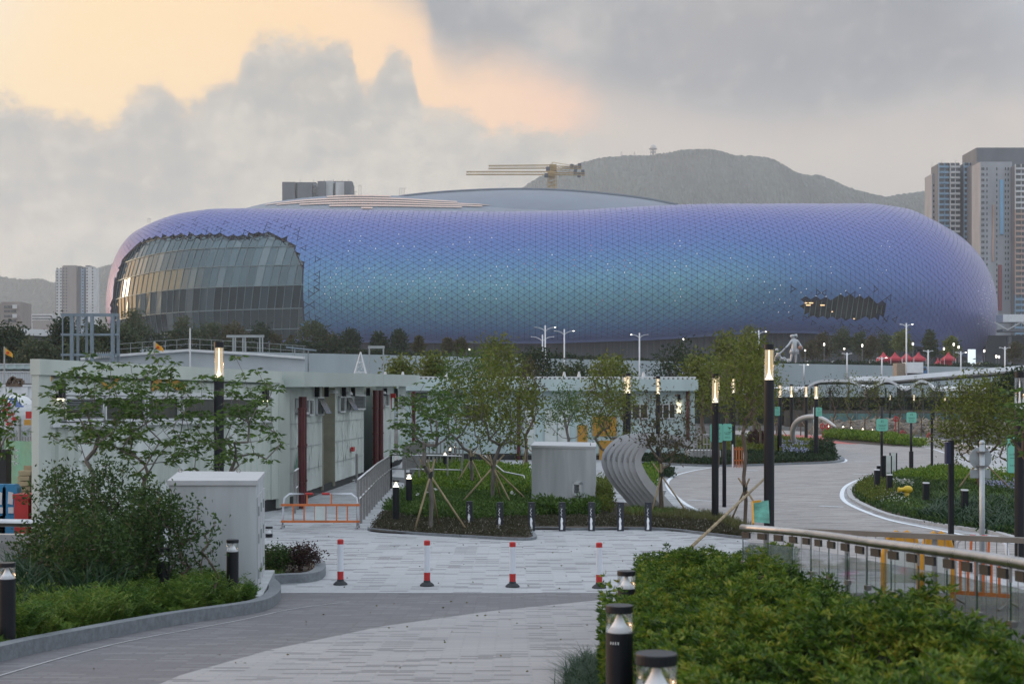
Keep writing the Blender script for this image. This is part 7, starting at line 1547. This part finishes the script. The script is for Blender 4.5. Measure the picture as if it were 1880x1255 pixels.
# centre bed
cb = [(682, 972), (760, 980), (850, 986), (970, 989), (976, 968), (1100, 968), (1195, 969)]
cover('groundcover', cb + [(1195, 955), (1100, 952), (975, 953), (860, 962), (760, 952), (705, 945)], 15000, 'cover', .045, .022, .14, 21, jit=.03, tuft=2)
cover('groundcover', [(1195, 969), (1290, 978), (1368, 988), (1372, 978), (1300, 962), (1200, 952)], 6500, 'cover', .045, .022, .12, 22, tuft=2, jit=.03)
cover('low_shrubs', [(705, 946), (760, 956), (860, 962), (975, 955), (975, 915), (900, 905), (800, 900), (752, 905)], 15000, 'palm', .075, .035, .38, 23, tuft=3, jit=.05)
cover('low_shrubs', [(752, 908), (800, 915), (900, 925), (976, 925), (970, 872), (900, 862), (800, 860), (772, 872)], 12000, 'bright', .11, .05, .45, 24, tuft=3, jit=.07)
blades('grass_strip', [(1140, 952), (1240, 958), (1300, 962), (1368, 980), (1370, 970), (1310, 948), (1200, 940), (1145, 942)], 900, 'dry', .24, .008, 25, per=12, sp=.08)
blades('grass_strip', [(1150, 950), (1230, 952), (1235, 944), (1160, 940)], 200, 'fern', .26, .010, 26, per=10, sp=.08)
cover('low_shrubs', [(980, 952), (1095, 952), (1098, 940), (985, 938)], 1100, 'palm', .12, .05, .42, 27, tuft=5, jit=.05, lumpf=4, hmin=.1)
cover('low_shrubs', [(1096, 945), (1125, 945), (1118, 900), (1096, 900)], 1300, 'olive', .09, .03, .5, 28, tuft=3)
cover('low_shrubs', [(1172, 905), (1200, 905), (1210, 870), (1175, 870)], 1300, 'bright', .11, .05, .45, 29, tuft=3)
cover('low_shrubs', [(1176, 875), (1235, 878), (1232, 868), (1176, 862)], 1500, 'dark', .13, .06, .3, 30, tuft=2)
# island behind
cover('low_shrubs', [(1180, 850), (1300, 856), (1440, 852), (1536, 848), (1530, 838), (1400, 835), (1280, 835), (1180, 838)], 9000, 'dark', .16, .07, .30, 31, tuft=2)
blades('grass_strip', [(1290, 854), (1440, 851), (1440, 842), (1290, 842)], 800, 'dry', .35, .02, 32, per=9, sp=.15)
cover('low_shrubs', [(1280, 836), (1400, 838), (1530, 838), (1480, 818), (1400, 812), (1290, 822)], 9000, 'olive', .2, .09, .55, 33, tuft=2)
cover('low_shrubs', [(1377, 830), (1410, 832), (1410, 822), (1377, 822)], 2600, 'maroon', .2, .09, 1.1, 34, tuft=2, up=.1)
cover('low_shrubs', [(1496, 842), (1532, 842), (1526, 828), (1490, 826)], 2200, 'dark', .17, .07, .8, 35, tuft=2, up=.1)
m_fl = M('petal_lilac', (.36, .40, .62), .7, var=.15); LEAF['lilac'] = m_fl; LEAF['petal'] = M('petal_white', (.62, .64, .62), .7, var=.1)
cover('lilac_flowers', [(1432, 838), (1482, 842), (1485, 828), (1436, 824)], 1500, 'lilac', .10, .07, .62, 36)
cover('hedge_strip', [(1512, 806), (1600, 812), (1660, 820), (1700, 822), (1660, 812), (1600, 803), (1520, 799)], 9000, 'bright', .25, .12, .55, 37, tuft=2)
# right bed
rb_ = [(1568, 908), (1580, 924), (1640, 948), (1720, 966), (1830, 982), (1960, 1000), (1960, 930), (1960, 872), (1750, 866), (1660, 872), (1600, 880)]
cover('bed_planting', rb_, 20000, 'shrub', .09, .04, .22, 41, tuft=2); cover('bed_planting', [(1640, 885), (1700, 890), (1900, 900), (1900, 870), (1740, 866), (1660, 872)], 9000, 'bright', .13, .06, .30, 42, tuft=2)
cover('bed_planting', [(1570, 910), (1600, 930), (1640, 925), (1640, 895), (1590, 890)], 3500, 'olive', .08, .03, .34, 43, tuft=2)
blades('broad_leaved_plants', [(1690, 958), (1830, 980), (1960, 998), (1960, 935), (1800, 925), (1720, 928)], 330, 'blade', .42, .05, 44, lean=.9, per=9, sp=.09, segs=4); blades('broad_leaved_plants', [(1625, 940), (1700, 955), (1710, 930), (1640, 922)], 140, 'fern', .30, .014, 45, lean=.5, per=10, sp=.07)
blades('broad_leaved_plants', [(1720, 930), (1900, 950), (1900, 905), (1730, 900)], 200, 'palm', .40, .04, 46, lean=.8, per=9, sp=.09, segs=4)
cover('white_flowers', [(1610, 935), (1665, 938), (1660, 918), (1612, 915)], 260, 'petal', .035, .03, .36, 47, up=1); cover('lilac_flowers', [(1800, 905), (1880, 912), (1880, 895), (1810, 890)], 500, 'lilac', .07, .05, .40, 48, up=1)
cover('white_gravel_flowers', [(1634, 898), (1672, 900), (1676, 892), (1640, 890)], 900, 'petal', .06, .04, .22, 49, up=.3)
# white blooms in the centre bed
cover('white_blooms', [(760, 935), (900, 945), (950, 935), (800, 915)], 14, 'petal', .08, .07, .45, 51, up=1, tuft=5, jit=.02)
# ---- the big hedge on the right
Xl = lambda y: np.interp(y, [2.5, 5, 6.5, 7.4, 7.9, 9, 10.4, 10.95, 11.6, 13, 14.5, 16.3], [.80, .70, .66, .72, .66, .62, .70, 1.06, 1.08, 1.16, 1.30, 1.52])
ry_, rx_ = R3[::-1, 1], R3[::-1, 0]
Xr = lambda y: np.where(y < 12.2, np.interp(y, ry_, rx_) - .12, np.interp(y, [12.2, 16.3], [2.35, 3.3]))
def htop(x, y):
    e = np.minimum(1, np.maximum(0, np.minimum((x - Xl(y)) / .35, (16.5 - y) / .8))); base = np.interp(y, [3, 5, 6.5, 9, 12, 16.3], [.66, .71, .80, .76, .69, .62])
    f_ = np.interp((x - Xl(y)) / np.maximum(.3, Xr(y) - Xl(y)), [0, .6, 1], [.86, .92, .88])
    return base * f_ * (.72 + .28 * e ** .6) + .085 * np.sin(x * 5.1 + 1.7 * np.sin(y * 1.9)) + .07 * np.sin(y * 3.7 + x * 2.1) + .05 * np.sin(x * 13 + y * 9) + .10 * np.maximum(0, np.sin(x * 7.3 + 2 * np.sin(y * 4.1)) * np.sin(y * 6.1 + x * 3)) ** 2 + .05 * np.sin(x * 19 + 3 * np.sin(y * 5)) * np.sin(y * 16 + x * 4)
def hedge_pts(n, rng, y0=3.0, y1=16.3):
    y = y0 + (y1 - y0) * rng.uniform(0, 1, n); x = Xl(y) + (Xr(y) - Xl(y)) * rng.uniform(0, 1, n); return x, y
HG = MB(); rng = np.random.default_rng(77)
n = 42000; x, y = hedge_pts(n, rng); ht = htop(x, y); dep = rng.exponential(.06, n); z = zgv(y) + np.maximum(.05, ht - dep + rng.uniform(-.02, .07, n)); k = 9
edge = rng.uniform(size=n) < .10; x = np.where(edge, Xl(y) + rng.uniform(-.05, .08, n), x); z = np.where(edge, zgv(y) + ht * rng.uniform(.1, 1, n), z)
tiltx, tilty = rng.normal(size=n) * .35, rng.normal(size=n) * .35; tiltx = np.where(edge, tiltx - .8, tiltx)
ang = rng.uniform(0, 6.28, n)[:, None] + np.arange(k)[None] * 2.4; el_ = rng.uniform(.05, 1.1, (n, k)); d = np.stack([np.cos(ang) + tiltx[:, None], np.sin(ang) + tilty[:, None], el_], 2).reshape(-1, 3)
c = np.repeat(np.stack([x, y, z], 1), k, 0); leaves(HG, c + unit(d) * .006, d, .039 * np.repeat(rng.uniform(.7, 1.3, n), k), .0125, rng, .15)
n = 26000; x, y = hedge_pts(n, rng); ht = htop(x, y); z = zgv(y) + ht * rng.uniform(.15, .93, n); leaves(HG, np.stack([x, y, z], 1), rng.normal(size=(n, 3)) + (0, 0, .3), .06, .026, rng)
HG.build('hedge', LEAF['hedge'], kind='stuff')
b = MB(); rng = np.random.default_rng(5); x, y = hedge_pts(700, rng); ht = htop(x, y)
for a_, c_, h_ in zip(x, y, ht): b.cyl((a_, c_, zg(c_)), (a_ + rng.normal() * .06, c_ + rng.normal() * .06, zg(c_) + h_ * .92), .006, .003, 4)
b.build('hedge_stems', m_bark, kind='stuff')
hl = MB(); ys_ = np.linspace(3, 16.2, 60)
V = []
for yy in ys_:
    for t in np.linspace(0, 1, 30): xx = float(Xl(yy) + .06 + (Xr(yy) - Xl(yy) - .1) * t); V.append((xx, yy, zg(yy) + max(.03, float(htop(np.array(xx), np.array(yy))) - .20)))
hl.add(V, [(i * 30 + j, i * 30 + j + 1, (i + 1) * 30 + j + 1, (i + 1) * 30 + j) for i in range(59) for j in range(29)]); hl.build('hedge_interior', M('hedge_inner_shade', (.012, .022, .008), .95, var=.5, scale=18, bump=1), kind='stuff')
# azalea blossom
b = MB(); p = P(1396, 1060, 11.0); rng = np.random.default_rng(2); n = 16; leaves(b, np.tile(p, (n, 1)) + rng.normal(size=(n, 3)) * .015, rng.normal(size=(n, 3)) + (0, -.5, .5), .045, .035, rng); tag(b.build('azalea_blossom', M('petal_magenta', (.45, .03, .22), .6, var=0)), 'single magenta blossom on the big right hedge', 'flower')
# grass by the hedge foot
wpoly = [(.42, 8.6), (.70, 8.2), (.70, 9.6), (.66, 11.2), (.54, 11.2), (.44, 10)]
blades('grass_tufts', None, 330, 'blade', .24, .007, 61, lean=.8, per=14, sp=.05, world=wpoly)
# fallen leaves on the paving
rng = np.random.default_rng(15); b = MB(); n = 260; x = rng.uniform(-4, 5, n); y = rng.uniform(11, 34, n); leaves(b, np.stack([x, y, zgv(y) + .012], 1), np.stack([rng.normal(size=n), rng.normal(size=n), np.zeros(n)], 1), .035, .02, rng, .1); b.build('fallen_leaves', LEAF['dry'], kind='stuff')

# ------------------------------------------------------------------ haze
hz = MB(); hz.box((0, 2400, 290), (5200, 5000, 640)); 
hm = bpy.data.materials.new('haze_air'); hm.use_nodes = True; T = NT(hm.node_tree); T.n.clear()
pvn = T.node('ShaderNodeVolumePrincipled'); pvn.inputs['Color'].default_value = (.90, .95, 1.0, 1); pvn.inputs['Density'].default_value = .00015; pvn.inputs['Anisotropy'].default_value = .2
T.l.new(pvn.outputs[0], T.node('ShaderNodeOutputMaterial').inputs['Volume'])
hz.build('haze', hm, kind='stuff')
